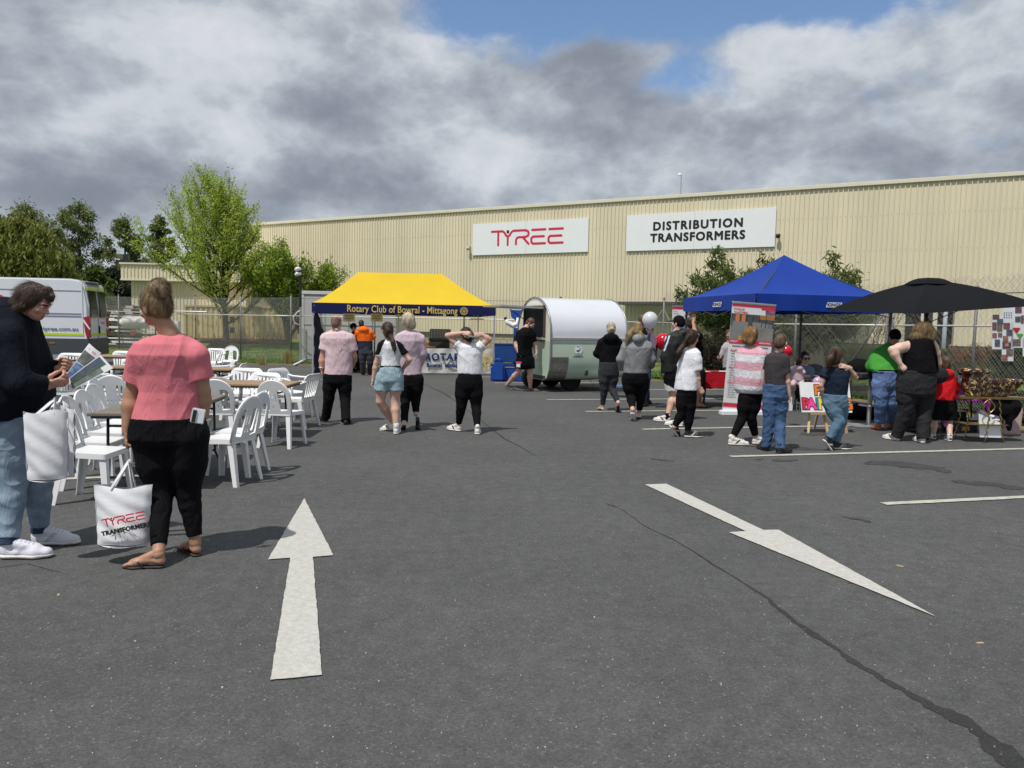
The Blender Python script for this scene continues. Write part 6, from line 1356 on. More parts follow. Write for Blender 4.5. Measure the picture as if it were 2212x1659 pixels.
# --- 25 curly blonde hair, black tank top
p = Per('person with big curly blonde hair in a black tank top with a black shoulder bag', 'F', 11.2, (640, 1595), 0, sk='pale', th=1.25)
R = [(392, 635, 850), (410, 605, 868), (470, 590, 872), (540, 572, 870), (620, 560, 878), (700, 560, 885), (780, 556, 895)]
p.torso([(388, 680, 830), (400, 620, 900), (430, 570, 930), (520, 560, 920), (700, 560, 890), (800, 540, 895), (920, 500, 900)], .75)
p.arm((585, 450), (418, 530, -.02), (512, 690, -.08), (572, 762, -.12), hand='half', palm=(.4, 1, 0), left=True, r=(.062, .062, .047, .031)); p.arm((915, 460), (935, 640, .05), (950, 770, .12), (955, 820, .15), r=(.056, .052, .042, .03))
a1 = p.foot((495, 1580), 25, 'sneaker', M_ws, left=True); a2 = p.foot((782, 1608), 0, 'sneaker', M_ws)
p.leg((590, 960), (585, 1200), None, ank=a1); p.leg((785, 960), (788, 1210), None, ank=a2)
p.head(765, 325, yaw=-10, pitch=6, kind='f', size=1.05, neck=(765, 420)); p.finish_body()
p.shirt('tank_top', R, black_c, 1.12, frac=.01, add=.0, amp=.005, which=[], top=False)
p.pants([(765, 505, 900), (860, 482, 908), (960, 482, 905), (1060, 490, 895)], cloth('faded_black_jeans', (0.022, 0.022, 0.025), bscale=120), r=(.155, .130, .110, .10, .080), end=1.0, depth=.85, amp=.007, drop=.03)
p.hair('hair', lambda B: (B.ell(p.hp(0, -.03, .02), (.135, .13, .125), M=p.hR), B.ell(p.hp(-.04, -.05, -.06), (.14, .10, .07), M=p.hR), B.ell(p.hp(.05, -.05, -.07), (.12, .09, .07), M=p.hR), B.ell(p.hp(.05, -.03, -.02), (.12, .11, .09), M=p.hR)), HAIR['straw'], n=7000, L=.11, seg=9, curl=1.5, flow=(0, -.2, -1), amp=.016, f=38, lift=.5)
bagm = cloth('bag_black', (0.02, 0.02, 0.022), bump=.8, bscale=60)
t = thing('shoulder_bag', 'black ribbed shoulder bag on a wide strap over the tank top', 'bag', p.base); BB = Blob(.011, .02); BB.ell(p.at(955, 820, -.02), (.14, .07, .125)); V, F = BB.mesh(); finish('bag_body', folds(V, F, .008, 22)-p.o, F, bagm, t)
MB().tube([p.at(880, 412, -.13)-p.o, p.at(905, 500, -.16)-p.o, p.at(925, 600, -.15)-p.o, p.at(940, 760, -.08)-p.o], .030, 6, flat=.25).build('strap', bagm, t, smooth=True)

# --- 26 boy in red hoodie
p = Per('small boy in a red hoodie and black shorts beside the leopard print planter', 'F', 11.5, (1000, 1580), -12, sk='pale', H=.72, cat='boy'); p.bare = True
R = [(765, 985, 1075), (785, 950, 1105), (830, 915, 1135), (920, 905, 1140), (1020, 892, 1130), (1110, 888, 1118)]
p.torso(R+[(1170, 890, 1110)], .75); p.arm((935, 850), (920, 970, .1), (960, 1000, .25), (980, 1000, .3), left=True, r=(.055, .05, .045, .035)); p.arm((1118, 850), (1158, 960, .02), (1145, 1010, .18), (1150, 1010, .26), r=(.055, .05, .045, .035))
a1 = p.foot((905, 1560), 4, 'sneaker', [M_gs[0], M_ws[1], M_bs[0]], left=True, sc=1.0); a2 = p.foot((1088, 1585), -8, 'sneaker', [M_gs[0], M_ws[1], M_bs[0]], sc=1.0)
p.leg((935, 1170), (908, 1350), None, ank=a1, r=(.09, .07, .06, .064, .045)); p.leg((1065, 1170), (1076, 1350), None, ank=a2, r=(.09, .07, .06, .064, .045))
p.head(1035, 680, yaw=-22, kind='c', size=.92, neck=(1030, 775)); p.finish_body()
p.shirt('hoodie', R, cloth('hoodie_red', (0.60, 0.012, 0.018)), .75, frac=.95, add=.016, amp=.007, f=11, hood=lambda B: B.ell(p.at(1040, 800, -.10), (.12, .05, .07)))
p.pants([(1100, 880, 1118), (1180, 868, 1125), (1230, 866, 1128)], black_c, r=(.115, .118, .1, .1, .1), end=.45, name='shorts', depth=.8)
for a in (a1, a2): sock(p, a, white_c, .04, .05)
p.hair('hair', lambda B: p.cap_hair(B, .006), HAIR['mid'], n=600, L=.02)
# ================================================================ TENTS, VAN, FOOD TRAILER, FURNITURE
M_yellow = mat('canopy_yellow', (0.80, 0.57, 0.035), 0.7, var=0.04, vscale=1.5, bump=.25, bscale=3.0, trans=.25, spec=.2)
M_navyc = mat('valance_navy', (0.008, 0.010, 0.075), 0.6, bump=.3, bscale=5, spec=.3)
M_blue = mat('canopy_blue', (0.006, 0.042, 0.31), 0.6, var=0.06, vscale=1.2, bump=.3, bscale=3, trans=.12, spec=.3)
M_umb = mat('umbrella_black', (0.006, 0.0065, 0.009), 0.8, bump=.15, bscale=6, spec=.15)
M_alu = mat('aluminium', (0.62, 0.63, 0.64), 0.35, metal=.8, var=.1, vscale=9)
M_plas = mat('white_resin', (0.78, 0.79, 0.80), 0.38, var=.03, vscale=3, bump=.05, bscale=20)
M_plasy = mat('aged_resin', (0.72, 0.72, 0.68), 0.45, var=.05, vscale=3)
M_goldt = mat('gold_print', (0.72, 0.55, 0.14), 0.5)
def face_grid(mb, a, b, r0, r1, pw=1.3, nu=12, nv=10, sag=0.05, mi=None):
    def fn(s, t):
        p = a.lerp(b, s).lerp(r0.lerp(r1, s), t); z = a.lerp(b, s).z*(1-t**pw)+r0.lerp(r1, s).z*t**pw - sag*math.sin(PI*s)*math.sin(PI*t)
        return (p.x, p.y, z)
    mb.grid(fn, nu, nv, mi)
def wave_strip(mb, a, b, h0, nu=24, amp=0.012, ph=0.0, mi=None, sc=0.0):
    d = (b-a).normalized(); n = Vector((-d.y, d.x, 0))
    def fn(s, t):
        p = a.lerp(b, s); w = amp*math.sin(s*17+ph)*t+amp*.6*math.sin(s*41+ph*2)*t
        return (p.x+n.x*w, p.y+n.y*w, p.z-h0*t-sc*t*abs(math.sin(PI*s*3)))
    mb.grid(fn, nu, 4, mi)
def wheel_emblem(M, parent, r, m, name='emblem'):
    mb = MB(); n = 24
    ring = lambda ra, rb, z: mb.add([(ra*math.cos(2*PI*k/48), ra*math.sin(2*PI*k/48), z) for k in range(48)]+[(rb*math.cos(2*PI*k/48), rb*math.sin(2*PI*k/48), z) for k in range(48)], [(k, (k+1) % 48, 48+(k+1) % 48, 48+k) for k in range(48)])
    ring(r*.80, r*.90, 0.0012); ring(r*.62, r*.70, .0012); ring(r*.10, r*.22, .0014)
    for k in range(24): a = 2*PI*k/24; mb.box((r*.94*math.cos(a), r*.94*math.sin(a), .001), (r*.14, r*.11, .001), rz=a)
    for k in range(6): a = 2*PI*k/6; mb.box((r*.42*math.cos(a), r*.42*math.sin(a), .0016), (r*.44, r*.12, .001), rz=a)
    me = mb.mesh(name); me.transform(M); return bpyobj(name, me, m, parent)
def leg_pole(t, p, h, r=.022, m=None, name='leg', foot=True):
    mb = MB().box((p[0], p[1], h/2), (r*2, r*2, h)); 
    if foot: mb.box((p[0], p[1], .008), (.12, .12, .016))
    return mb.build(name, m or M_alu, t)
# --- yellow and navy tent
C0 = Vector((-5.98, 22.9, 0)); C1 = Vector((-0.55, 24.15, 0)); ud = (C1-C0).normalized(); vd = Vector((-ud.y, ud.x, 0)); C3 = C0+vd*2.9; C2 = C1+vd*2.9
t = thing('canopy_tent', 'long tent with a yellow roof and navy valance lettered in gold', 'tent', C0, 'pop-up canopy tents'); O = C0.copy()
L = lambda p, z=0: Vector((p.x-O.x, p.y-O.y, z))
ze = 2.13; R0 = (C0+C3)/2+ud*1.38; R1 = (C1+C2)/2-ud*1.50; zr = 3.16
mb = MB(); e = [L(C0, ze), L(C1, ze+.03), L(C2, ze), L(C3, ze)]; r0, r1 = L(R0, zr), L(R1, zr+.03)
face_grid(mb, e[0], e[1], r0, r1, 1.25, 20, 12, .03); face_grid(mb, e[2], e[3], r1, r0, 1.25, 20, 12, .03); face_grid(mb, e[1], e[2], r1, r1, 1.35, 10, 12, .02); face_grid(mb, e[3], e[0], r0, r0, 1.35, 10, 12, .02)
mb.build('roof', M_yellow, t, smooth=True)
for a, b, ph in ((e[0], e[1], 0), (e[1], e[2], 2), (e[2], e[3], 4), (e[3], e[0], 5)):
    mb = MB(); wave_strip(mb, a+Vector((0, 0, .005)), b+Vector((0, 0, .005)), .30, amp=.008, ph=ph); mb.build('valance', M_navyc, t, smooth=True)
for q in (C0, C1, C2, C3): leg_pole(t, L(q+(ud if q in (C0, C3) else -ud)*.03+(vd if q in (C0, C1) else -vd)*.03), 2.1)
mid = (C0+C1)/2; leg_pole(t, L((C3+C2)/2), 2.1)
for a, b in ((C0, C1), (C3, C2), (C0, C3), (C1, C2)):
    mb = MB(); k = 4 if (b-a).length > 4 else 2
    inn = ((C0+C2)/2-(a+b)/2).normalized()*.07; a, b = a+inn, b+inn
    for i in range(k):
        p, q = L(a.lerp(b, i/k), 1.86), L(a.lerp(b, (i+1)/k), 2.05); p2, q2 = L(a.lerp(b, i/k), 2.05), L(a.lerp(b, (i+1)/k), 1.86); mb.bar(p, q, .025, .012).bar(p2, q2, .025, .012)
    mb.build('scissor_truss', M_alu, t)
mb = MB(); a0_, b0_ = L(C0+ud*.06+vd*.1, 0), L(C0+vd*1.9+ud*.75, 0); mb.grid(lambda s, q: tuple(a0_.lerp(b0_, s*(1-.85*q))+Vector((0.02*math.sin(q*20+s*8), 0, .02+1.8*q))), 8, 12); mb.build('side_curtain', M_navyc, t, smooth=True)
fr = frame(L(C0.lerp(C1, .5)-vd*.022, ze-.135), ud, (0, 0, 1))
me = text_mesh('Rotary Club of Bowral - Mittagong', .295, bold=.003, align='CENTER', sx=.86, space=1.02); wtx = max(v.co.x for v in me.vertices)-min(v.co.x for v in me.vertices); me.transform(Matrix.Diagonal((3.33/wtx, 1, 1, 1)))
me.transform(frame(L(C0.lerp(C1, .482)-vd*.026, ze-.155), ud, (0, 0, 1))); bpyobj('lettering', me, M_goldt, t)
wheel_emblem(frame(L(C0.lerp(C1, .818)-vd*.026, ze-.145), ud, (0, 0, 1)), t, .125, M_goldt)
# things under the tent
tb = thing('white_banner', 'white banner reading ROTARY with a gold wheel along the tent front', 'banner', C0)
ba, bb = L(C0.lerp(C1, .56)-vd*.08), L(C0.lerp(C1, .985)-vd*.08)
mb = MB(); mb.grid(lambda s, q: tuple(ba.lerp(bb, s)+Vector((0, 0, .06+.76*q+.03*math.sin(q*3)*(1 if s > .3 else 2*s)))+vd*(.014*math.sin(s*13+q*4)+.01*math.sin(s*31-q*7))), 40, 10)
mb.build('cloth', mat('banner_vinyl', (.62, .61, .57), .6, var=.05, vscale=4, bump=.6, bscale=5), tb, smooth=True)
text('ROTARY', .30, M_blueink, frame(ba.lerp(bb, .37)-vd*.035+Vector((0, 0, .55)), ud, (0, 0, 1)), tb, bold=.012, space=1.15); text('Bowral  Mittagong', .155, M_blueink, frame(ba.lerp(bb, .38)-vd*.035+Vector((0, 0, .30)), ud, (0, 0, 1)), tb, bold=.008, space=1.05)
wheel_emblem(frame(ba.lerp(bb, .87)-vd*.035+Vector((0, 0, .44)), ud, (0, 0, 1)), tb, .27, M_goldt)
for i, (u_, nm) in enumerate(((754, 'left'), (903*.0+904*S, 'right'))):
    q = P((755+47)/3.456*S*0+[754, 804][i] if False else [754, 814][i], 686, 25.85); tt = thing('paper_notice', f'white paper notice taped at the back of the yellow tent, {nm} one of the two', 'notice', (q.x, q.y, q.z), 'paper notices in the tent')
    MB().box((0, 0, 0), (.40, .006, .27)).build('paper', M_signw, tt)
    for k, (w, z, h) in enumerate(((.30, .08, .028), (.26, .02, .028), (.30, -.04, .028))): MB().box((0, -.0055, z), (w, .003, h)).build('print', mat('print_line', (.22, .22, .24), .5), tt)
    MB().bar((-.07, -.006, -.09), (.07, -.006, -.09), .004, .012).build('arrow', M_ink, tt)
def trestle(name, label, x, y, rz, w, d, h, topm, group=None, thick=.025, over=None, legm=None):
    tt = thing(name, label, 'table', (x, y, 0), group, rz); legm = legm or M_black
    MB().box((0, 0, h-thick/2), (w, d, thick)).build('tabletop', topm, tt, bevel=.006)
    MB().box((0, 0, h-thick-.012), (w-.04, d-.06, .022)).build('apron', legm, tt)
    for s in (-1, 1):
        x0 = s*(w/2-.22); mb = MB(); 
        for q in (-1, 1): mb.tube([(x0, q*(d/2-.10), h-.04), (x0+s*.03, q*(d/2-.10), .12), (x0+s*.03, q*(d/2-.06), .03), (x0+s*.03, q*(d/2-.01), .015)], .014, 8)
        mb.tube([(x0+s*.03, -(d/2-.10), .13), (x0+s*.03, (d/2-.10), .13)], .012, 6); mb.tube([(x0, -(d/2-.10), h-.14), (x0, (d/2-.10), h-.14)], .012, 6)
        mb.build('leg_frame', legm, tt, smooth=True); MB().bar((x0, 0, h-.14), (x0-s*.42, 0, h-.03), .02, .02).build('brace', legm, tt)
    return tt
q = P(878, 700, 25.2); trestle('serving_table', 'dark serving table under the yellow tent behind the person in orange', q.x, 25.2, .39, 1.8, .7, .82, mat('table_white', (.6, .6, .6), .5))
q = P(941, 700, 27.3)
tq = trestle('barbecue_table', 'small dark table with a barbecue beyond the yellow tent', q.x, 27.3, .1, 1.5, .6, .72, M_black)
tt = thing('barbecue', 'open black barbecue with an orange tray beyond the yellow tent', 'barbecue', (q.x, 27.3, .72))
MB().box((.15, 0, .3), (.75, .4, .1)).box((.15, .18, .42), (.75, .05, .5)).build('hood', M_black, tt, bevel=.02); mb = MB()
for k in range(7): mb.bar((-.15+k*.1, .14, .32), (-.15+k*.1, .14, .62), .012)
mb.build('grill', M_steel, tt); MB().box((-.45, -.05, .10), (.5, .35, .18)).build('tray', mat('tray_brown', (.35, .11, .05), .6), tt, bevel=.01)
MB().box((.15, -.02, .12), (.7, .38, .22)).build('firebox', M_darksteel, tt)
tt = thing('cool_box', 'small white box on the grass behind the banner', 'box', (P(1008, 700, 27).x, 27, 0)); MB().box((0, 0, .62), (.5, .35, .07)).box((0, 0, .3), (.44, .3, .6)).build('body', M_plas, tt, bevel=.02)
# --- blue equipment beside the tent
M_bl = mat('equipment_blue', (.008, .05, .22), .5, var=.15, vscale=5); M_bl2 = mat('plastic_blue', (.008, .06, .33), .4, var=.1, vscale=5)
xg = lambda x, y, D: P((x/6.379+1240)*S, (y/6.379+720)*S, D)
q = xg(190, 1150, 22); tt = thing('blue_bin', 'dark blue steel box standing on a blue tool chest beside the food van', 'box', (q.x, 22, .52)); mb = MB(); mb.box((0, 0, .26), (.74, .6, .50), taper=1.05).box((0, 0, .52), (.80, .66, .04)); mb.build('body', M_bl, tt, bevel=.015)
tt = thing('tool_chest', 'bright blue tool chest under the dark blue box', 'chest', (q.x+.07, 21.95, 0)); MB().box((0, 0, .22), (1.1, .6, .44)).build('body', M_bl2, tt, bevel=.02); MB().box((0, 0, .46), (1.13, .63, .05)).build('lid', M_bl2, tt, bevel=.01); MB().box((0, -.31, .40), (1.1, .01, .03)).build('trim', M_alu, tt)
q = xg(40, 1360, 21.6); tt = thing('jerry_can', 'blue plastic jerry can standing left of the blue chest', 'can', (q.x, 21.6, 0)); MB().box((0, 0, .27), (.34, .28, .52)).build('body', M_bl2, tt, bevel=.05); MB().tube([(-.10, 0, .53), (-.08, 0, .62), (.08, 0, .62), (.10, 0, .53)], .022, 8).build('handle', M_bl2, tt, smooth=True)
q = xg(250, 700, 22.6); tt = thing('ducting_machine', 'blue machine with a wide white elbow pipe left of the food van', 'machine', (q.x, 22.6, 0)); tt.scale = (.66, 1, 1); tt.location.x += .10; MB().box((.1, .1, .75), (.35, .5, 1.5)).build('frame', M_bl, tt, bevel=.01); mb = MB(); mb.prism([(-.24, 2.02), (.25, 2.02), (.20, 1.80), (0, 1.72), (-.18, 1.82)], -.15, .15); mb.build('hopper', M_bl2, tt)
MB().tube([(-.42, -.1, 1.74), (-.36, -.1, 1.66), (-.1, -.1, 1.57), (.08, -.1, 1.62), (.1, -.1, 1.80)], [.075, .08, .08, .08, .07], 12).build('pipe', M_plas, tt, smooth=True); MB().lathe([(.08, 1.74), (.08, 1.79), (.03, 1.82)], (-.43, -.1, 0), 12).build('pipe_cap', M_black, tt)

# --- blue gazebo
G1 = Vector((4.55, 14.5, 0)); G2 = Vector((7.47, 15.17, 0)); G0 = Vector((3.86, 17.5, 0)); G3 = Vector((6.78, 18.17, 0))
t = thing('canopy_tent', 'royal blue square gazebo with small white brand prints on its valance', 'tent', G1, 'pop-up canopy tents'); O = G1.copy()
ap = L((G0+G2)/2, 3.17); ze = 2.27; E4 = [L(G0, ze), L(G1, ze), L(G2, ze), L(G3, ze)]; mb = MB()
for i in range(4): face_grid(mb, E4[i], E4[(i+1) % 4], ap, ap, 1.30, 16, 14, .05)
mb.build('roof', M_blue, t, smooth=True)
for i in range(4):
    a, b = E4[i], E4[(i+1) % 4]; mb = MB(); out = ((a+b)/2-Vector((ap.x, ap.y, (a+b).z/2))).normalized()*.02; wave_strip(mb, a+out+Vector((0, 0, .004)), b+out+Vector((0, 0, .004)), .30, amp=.012, ph=i, sc=.012); mb.build('valance', M_blue, t, smooth=True)
for i, q in enumerate((G0, G1, G2, G3)): leg_pole(t, L(q+((G0+G2)/2-q).normalized()*.06), 2.2, m=M_darksteel)
mb = MB()
for i in range(4):
    a, b = E4[i], E4[(i+1) % 4]
    for k in range(2):
        p1, q1 = a.lerp(b, k/2), a.lerp(b, (k+1)/2); mb.bar((p1.x, p1.y, 1.86), (q1.x, q1.y, 2.16), .022, .012).bar((p1.x, p1.y, 2.16), (q1.x, q1.y, 1.86), .022, .012)
    mb.bar((E4[i].x, E4[i].y, 2.2), (ap.x, ap.y, 3.08), .02)
mb.build('scissor_truss', M_darksteel, t)
def kings(a, b, s, w):
    d = (b-a).normalized(); n = Vector((d.y, -d.x, 0)); o = a.lerp(b, s)+n*.045; o.z = ze-.175
    M = frame(o, d, (0, 0, 1)); me = MB().add([(-w/2, -.048, 0), (w/2-.03, -.048, 0), (w/2, .048, 0), (-w/2+.03, .048, 0)], [(0, 1, 2, 3)]).mesh('badge'); me.transform(M); bpyobj('badge', me, M_signw, t)
    me = text_mesh('KINGS', .092, bold=.002, sx=1.0); ww = max(v.co.x for v in me.vertices)*2; me.transform(Matrix.Diagonal((w*.84/ww, 1, 1, 1))); me.transform(M @ Matrix.Translation((0, 0, .003))); bpyobj('lettering', me, mat('print_blue', (.01, .02, .09), .5), t)
kings(E4[0], E4[1], .53, .38); kings(E4[1], E4[2], .54, .35)
# --- black umbrella
UC = Vector((P(2000, 700, 12.5).x, 12.5, 0)); t = thing('market_umbrella', 'large black square market umbrella beside the blue gazebo', 'umbrella', UC)
tips = [Vector((-1.28, .78, 1.95)), Vector((-.86, -1.30, 1.87)), Vector((1.32, -.85, 2.04)), Vector((.86, 1.30, 2.1))]; ap = Vector((0, 0, 2.46)); mb = MB()
for i in range(4): 
    a, b = tips[i], tips[(i+1) % 4]
    def fn(s, q, a=a, b=b):
        p = a.lerp(b, s); m = (a+b)/2; p = p.lerp(Vector((0, 0, p.z)), .10*math.sin(PI*s)); z = p.z*(1-q)+ap.z*q+.055*math.sin(PI*q)**.9*(1-.4*math.sin(PI*s)); r = p.lerp(Vector((0, 0, 0)), q); return (r.x, r.y, z)
    mb.grid(fn, 12, 12)
mb.build('canopy', M_umb, t, smooth=True); mb = MB()
for i in range(4):
    a, b = tips[i]*.24, tips[(i+1) % 4]*.24; a.z = b.z = 2.375
    mb.grid(lambda s, q, a=a, b=b: tuple(Vector((0, 0, 2.475)).lerp(a.lerp(b, s), 1-q)+Vector((0, 0, .045*math.sin(PI*(1-q))))), 6, 5)
mb.build('vent_cap', M_umb, t, smooth=True); MB().tube([(0, 0, .05), (0, 0, 2.45)], .024, 10).build('pole', M_black, t, smooth=True); MB().lathe([(.27, 0), (.27, .05), (.05, .09), (.04, .3)], n=16).build('base', M_black, t, smooth=True)
for i in range(4): MB().bar((0, 0, 2.34), (tips[i].x*.96, tips[i].y*.96, tips[i].z-.02), .018).build('rib', M_black, t); MB().bar((0, 0, 1.75), (tips[i].x*.5, tips[i].y*.5, 2.12), .014).build('strut', M_black, t)

# --- van
VO = Vector((P(191, 700, 24.4).x, 24.4, 0)); ang = PI+math.radians(5)
t = thing('delivery_van', 'white high-roofed van with red lettering and a lime stripe, rear to the right', 'van', VO, rz=0.0)
M_van = mat('van_white', (.74, .77, .82), .25, spec=.6, coat=.4, var=.02, vscale=1); M_vg = mat('van_grey', (.055, .065, .075), .5); M_lime = mat('lime_reflective', (.55, .68, .03), .4); M_glass = mat('dark_glass', (.02, .03, .03), .08, spec=.8); M_tail = mat('tail_red', (.35, .008, .015), .2, coat=.5); M_tyre = mat('tyre', (.014, .014, .014), .8)
VR = Matrix.Rotation(math.radians(12), 3, 'Z')
def vmesh(mb, name, m, par=None, **k):            # van is laid out with x to its rear, near side at y=0
    mb.v = [tuple(VR @ Vector(v)) for v in mb.v]; return mb.build(name, m, par or t, **k)
side = [(0, .42), (.0, 1.95), (-.10, 2.55), (-.20, 2.72), (-.5, 2.76), (-4.0, 2.74), (-4.6, 2.60), (-5.15, 1.75), (-5.85, 1.35), (-6.0, .9), (-5.95, .42)]
mb = MB(); mb.prism(side, 0, 2.0); b_ = vmesh(mb, 'body', M_van, bevel=.05)
mb = MB(); mb.prism([(.012, .36), (.012, .90), (-5.98, .90), (-5.98, .36)], -.012, 2.012); vmesh(mb, 'lower_cladding', M_vg, bevel=.02)
for z in (2.38, 1.66, 1.58): mb = MB(); mb.box((-2.0, -.004, z), (3.6, .012, .022 if z > 2 else .035)); vmesh(mb, 'side_groove', mat('groove', (.20, .21, .30), .5))
for x in (-.15, -3.7): mb = MB(); mb.box((x, -.003, 1.8), (.012, .010, 1.7)); vmesh(mb, 'panel_seam', MATS['groove'])
mb = MB(); mb.box((-2.0, -.006, 1.01), (3.72, .010, .075)); vmesh(mb, 'reflective_stripe', M_lime)
mb = MB(); mb.box((.006, .95, 1.01), (.010, 1.75, .075)); vmesh(mb, 'reflective_stripe', M_lime); mb = MB(); mb.box((-.06, .95, 2.45), (.03, 1.7, .07), M=Matrix.Rotation(-.16, 3, 'Y')); vmesh(mb, 'reflective_stripe', M_lime)
for y in (.52, 1.45): mb = MB(); mb.box((.0, y, 1.98), (.03, .72, .85), M=Matrix.Rotation(-.10, 3, 'Y')); vmesh(mb, 'rear_window', M_glass, bevel=.01)
mb = MB(); mb.box((.008, .98, 1.55), (.012, .015, 2.2)); vmesh(mb, 'door_gap', MATS['groove'])
for y, x in ((.07, .0), (1.93, .0)):
    mb = MB(); mb.prism([(.03, .92), (.035, 1.60), (-.16, 1.55), (-.10, 1.1), (-.06, .92)], y-.085, y+.085); vmesh(mb, 'tail_light', M_tail, bevel=.01)
    mb = MB(); mb.prism([(.034, 1.16), (.04, 1.22), (-.14, 1.52), (-.15, 1.42)], y-.088, y+.0); vmesh(mb, 'reversing_lens', M_signw)
mb = MB(); mb.box((-.1, 1.0, .42), (.35, 1.7, .16)); vmesh(mb, 'rear_step', M_vg, bevel=.02)
for x in (-.85, -4.9):
    for y in (.12, 1.88):
        mb = MB(); mb.lathe([(.0, -.12), (.33, -.12), (.36, -.08), (.36, .08), (.33, .12), (.0, .12)], n=28, caps=False); mb.v = [(x+v[0], y+v[2], .36+v[1]) for v in mb.v]; vmesh(mb, 'wheel', M_tyre, smooth=False)
        mb = MB(); mb.lathe([(.0, -.125), (.2, -.13), (.22, -.10)], n=20, caps=False); mb.v = [(x+v[0], y+(v[2] if y < 1 else -v[2]), .36+v[1]) for v in mb.v]; vmesh(mb, 'hub', M_steel)
for x in (-1.05, -3.2): mb = MB(); mb.box((x, -.018, .74), (.16, .014, .045)); vmesh(mb, 'side_marker', mat('amber', (.5, .13, .02), .3))
VM = lambda x, y, z, up=(0, 0, 1): frame(VR @ Vector((x, y, z)), VR @ Vector((1, 0, 0)), (0, 0, 1))
me = text_mesh('www.tyree.com.au', .165, bold=.001, align='CENTER'); ww = max(v.co.x for v in me.vertices)*2; me.transform(Matrix.Diagonal((1.46/ww, 1, 1, 1))); me.transform(VM(-1.03, -.016, 1.18)); bpyobj('web_address', me, M_blueink, t)
logo(1.85/452, VM(-3.35, -.008, 2.02), t, M_red, M_ink); text('TRANSFORMERS', .20, M_ink, VM(-3.35, -.010, 1.72), t, bold=.008)
me = logo_mesh(.40/452, 14).mesh('rear_logo'); Mr = frame(VR @ Vector((.018, 1.42, 1.38)), VR @ Vector((0, 1, 0)), (0, 0, 1)); me.transform(Mr); bpyobj('rear_logo', me, [M_red, M_ink], t)
mb = MB(); mb.box((.02, 1.05, 1.15), (.03, .06, .25)); vmesh(mb, 'door_handle', M_black); mb = MB(); mb.box((-.12, .95, 2.66), (.20, 1.3, .05)); vmesh(mb, 'roof_spoiler', M_vg, bevel=.01)

# --- food trailer
TO = Vector((.90, 18.2, 0)); e_ = Vector((.93, .363, 0)).normalized(); t = thing('food_trailer', 'small rounded silver and pale green food van trailer with an open serving hatch', 'trailer', TO, rz=math.atan2(e_.y, e_.x))
M_sil = mat('trailer_silver', (.76, .78, .82), .30, metal=.25, var=.03, vscale=1.5, coat=.3); M_grn = mat('trailer_green', (.50, .64, .51), .25, coat=.5, var=.03, vscale=2); M_chk = mat('chequer_plate', (.33, .31, .28), .35, metal=.8, var=.2, vscale=9); M_crm = mat('trailer_cream', (.70, .68, .60), .5)
LT = 2.05; WT = 2.1
def prof(n=14):
    pts = [(.42, .27), (.16, .34), (.03, .56), (0, .85), (0, 1.18), (0, 1.30), (0, 1.42)]
    for k in range(1, n): a = PI*k/n; pts.append((WT/2-WT/2*math.cos(a), 1.42+.86*math.sin(a)))
    pts += [(WT, 1.42), (WT, .85), (WT-.03, .56), (WT-.16, .34), (WT-.42, .27)]; return pts
PR = prof()
def skin_strip(i0, i1, x0, x1, off=0.0, mi=0):
    mb = MB(); sub = PR[i0:i1+1]; n = len(sub); c = (WT/2, 1.2)
    vs = []
    for x in (x0, x1):
        for (y, z) in sub: d = Vector((y-c[0], z-c[1])).normalized()*off; vs.append((x, y+d.x, z+d.y))
    return mb.add(vs, [(i, i+1, n+i+1, n+i) for i in range(n-1)], mi)
o = skin_strip(5, len(PR)-1, 0, LT).build('upper_shell', M_sil, t, smooth=True); skin_strip(0, 5, 0, LT).build('lower_side', M_grn, t, smooth=True)
skin_strip(0, 3, .03, .47, .008).build('chequer_panel', M_chk, t, smooth=True)
mb = MB()
for i in range(8):
    for k in range(7): mb.box((.07+i*.052+(k % 2)*.0, .012-.0+(-.022 if k > 2 else .0), .80-k*.045), (.028, .008, .008), rz=0, M=Matrix.Rotation(.7 if (i+k) % 2 else -.7, 3, 'Y'))
mb.build('plate_tread', M_alu, t)
mb = MB(); mb.box((LT/2, -.012, 1.285), (LT, .022, .05)).box((LT/2, -.006, 1.2), (LT, .012, .012)); mb.build('side_trim', M_alu, t)
for x in (0.0, LT):
    pts = [(x, y, z) for y, z in PR]; MB().tube(pts, .026, 6).build('edge_trim', mat('edge_grey', (.28, .28, .29), .4, metal=.6), t, smooth=True)
# end wall with the hatch cut out
y0h, y1h, z0h, z1h = .38, 1.62, 1.30, 2.02
def end_wall(x, hole):
    mb = MB(); ys = sorted(set([p[0] for p in PR]+[y0h, y1h])); n = 40
    def top(y): return 1.42+.86*math.sqrt(max(0, 1-((y-WT/2)/(WT/2))**2))
    def bot(y): 
        d = min(y, WT-y); return .27 if d > .42 else np.interp(d, [0, .03, .16, .42], [.85, .56, .34, .27])
    yy = sorted(set([WT*k/n for k in range(n+1)]+[y0h, y1h]))
    for a, b in zip(yy[:-1], yy[1:]):
        segs = [(0, 99, 0)]
        inside = hole and a >= y0h-1e-6 and b <= y1h+1e-6
        rng = [(bot, lambda y: 1.22, 1), (lambda y: 1.22, (lambda y: z0h) if inside else top, 0)]+([(lambda y: z1h, top, 0)] if inside else [])
        for f0, f1, mi in rng:
            v = [(x, a, f0(a)), (x, b, f0(b)), (x, b, f1(b)), (x, a, f1(a))]; mb.add(v, [(0, 1, 2, 3)], mi)
    return mb
end_wall(.004, True).build('hatch_wall', [M_crm, M_grn], t); end_wall(LT-.004, False).build('end_wall', [M_sil, M_grn], t)
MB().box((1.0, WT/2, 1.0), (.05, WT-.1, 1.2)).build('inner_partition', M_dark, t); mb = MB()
mb.box((.5, WT/2, 1.24), (.95, WT-.1, .03)); mb.build('interior', M_dark, t)
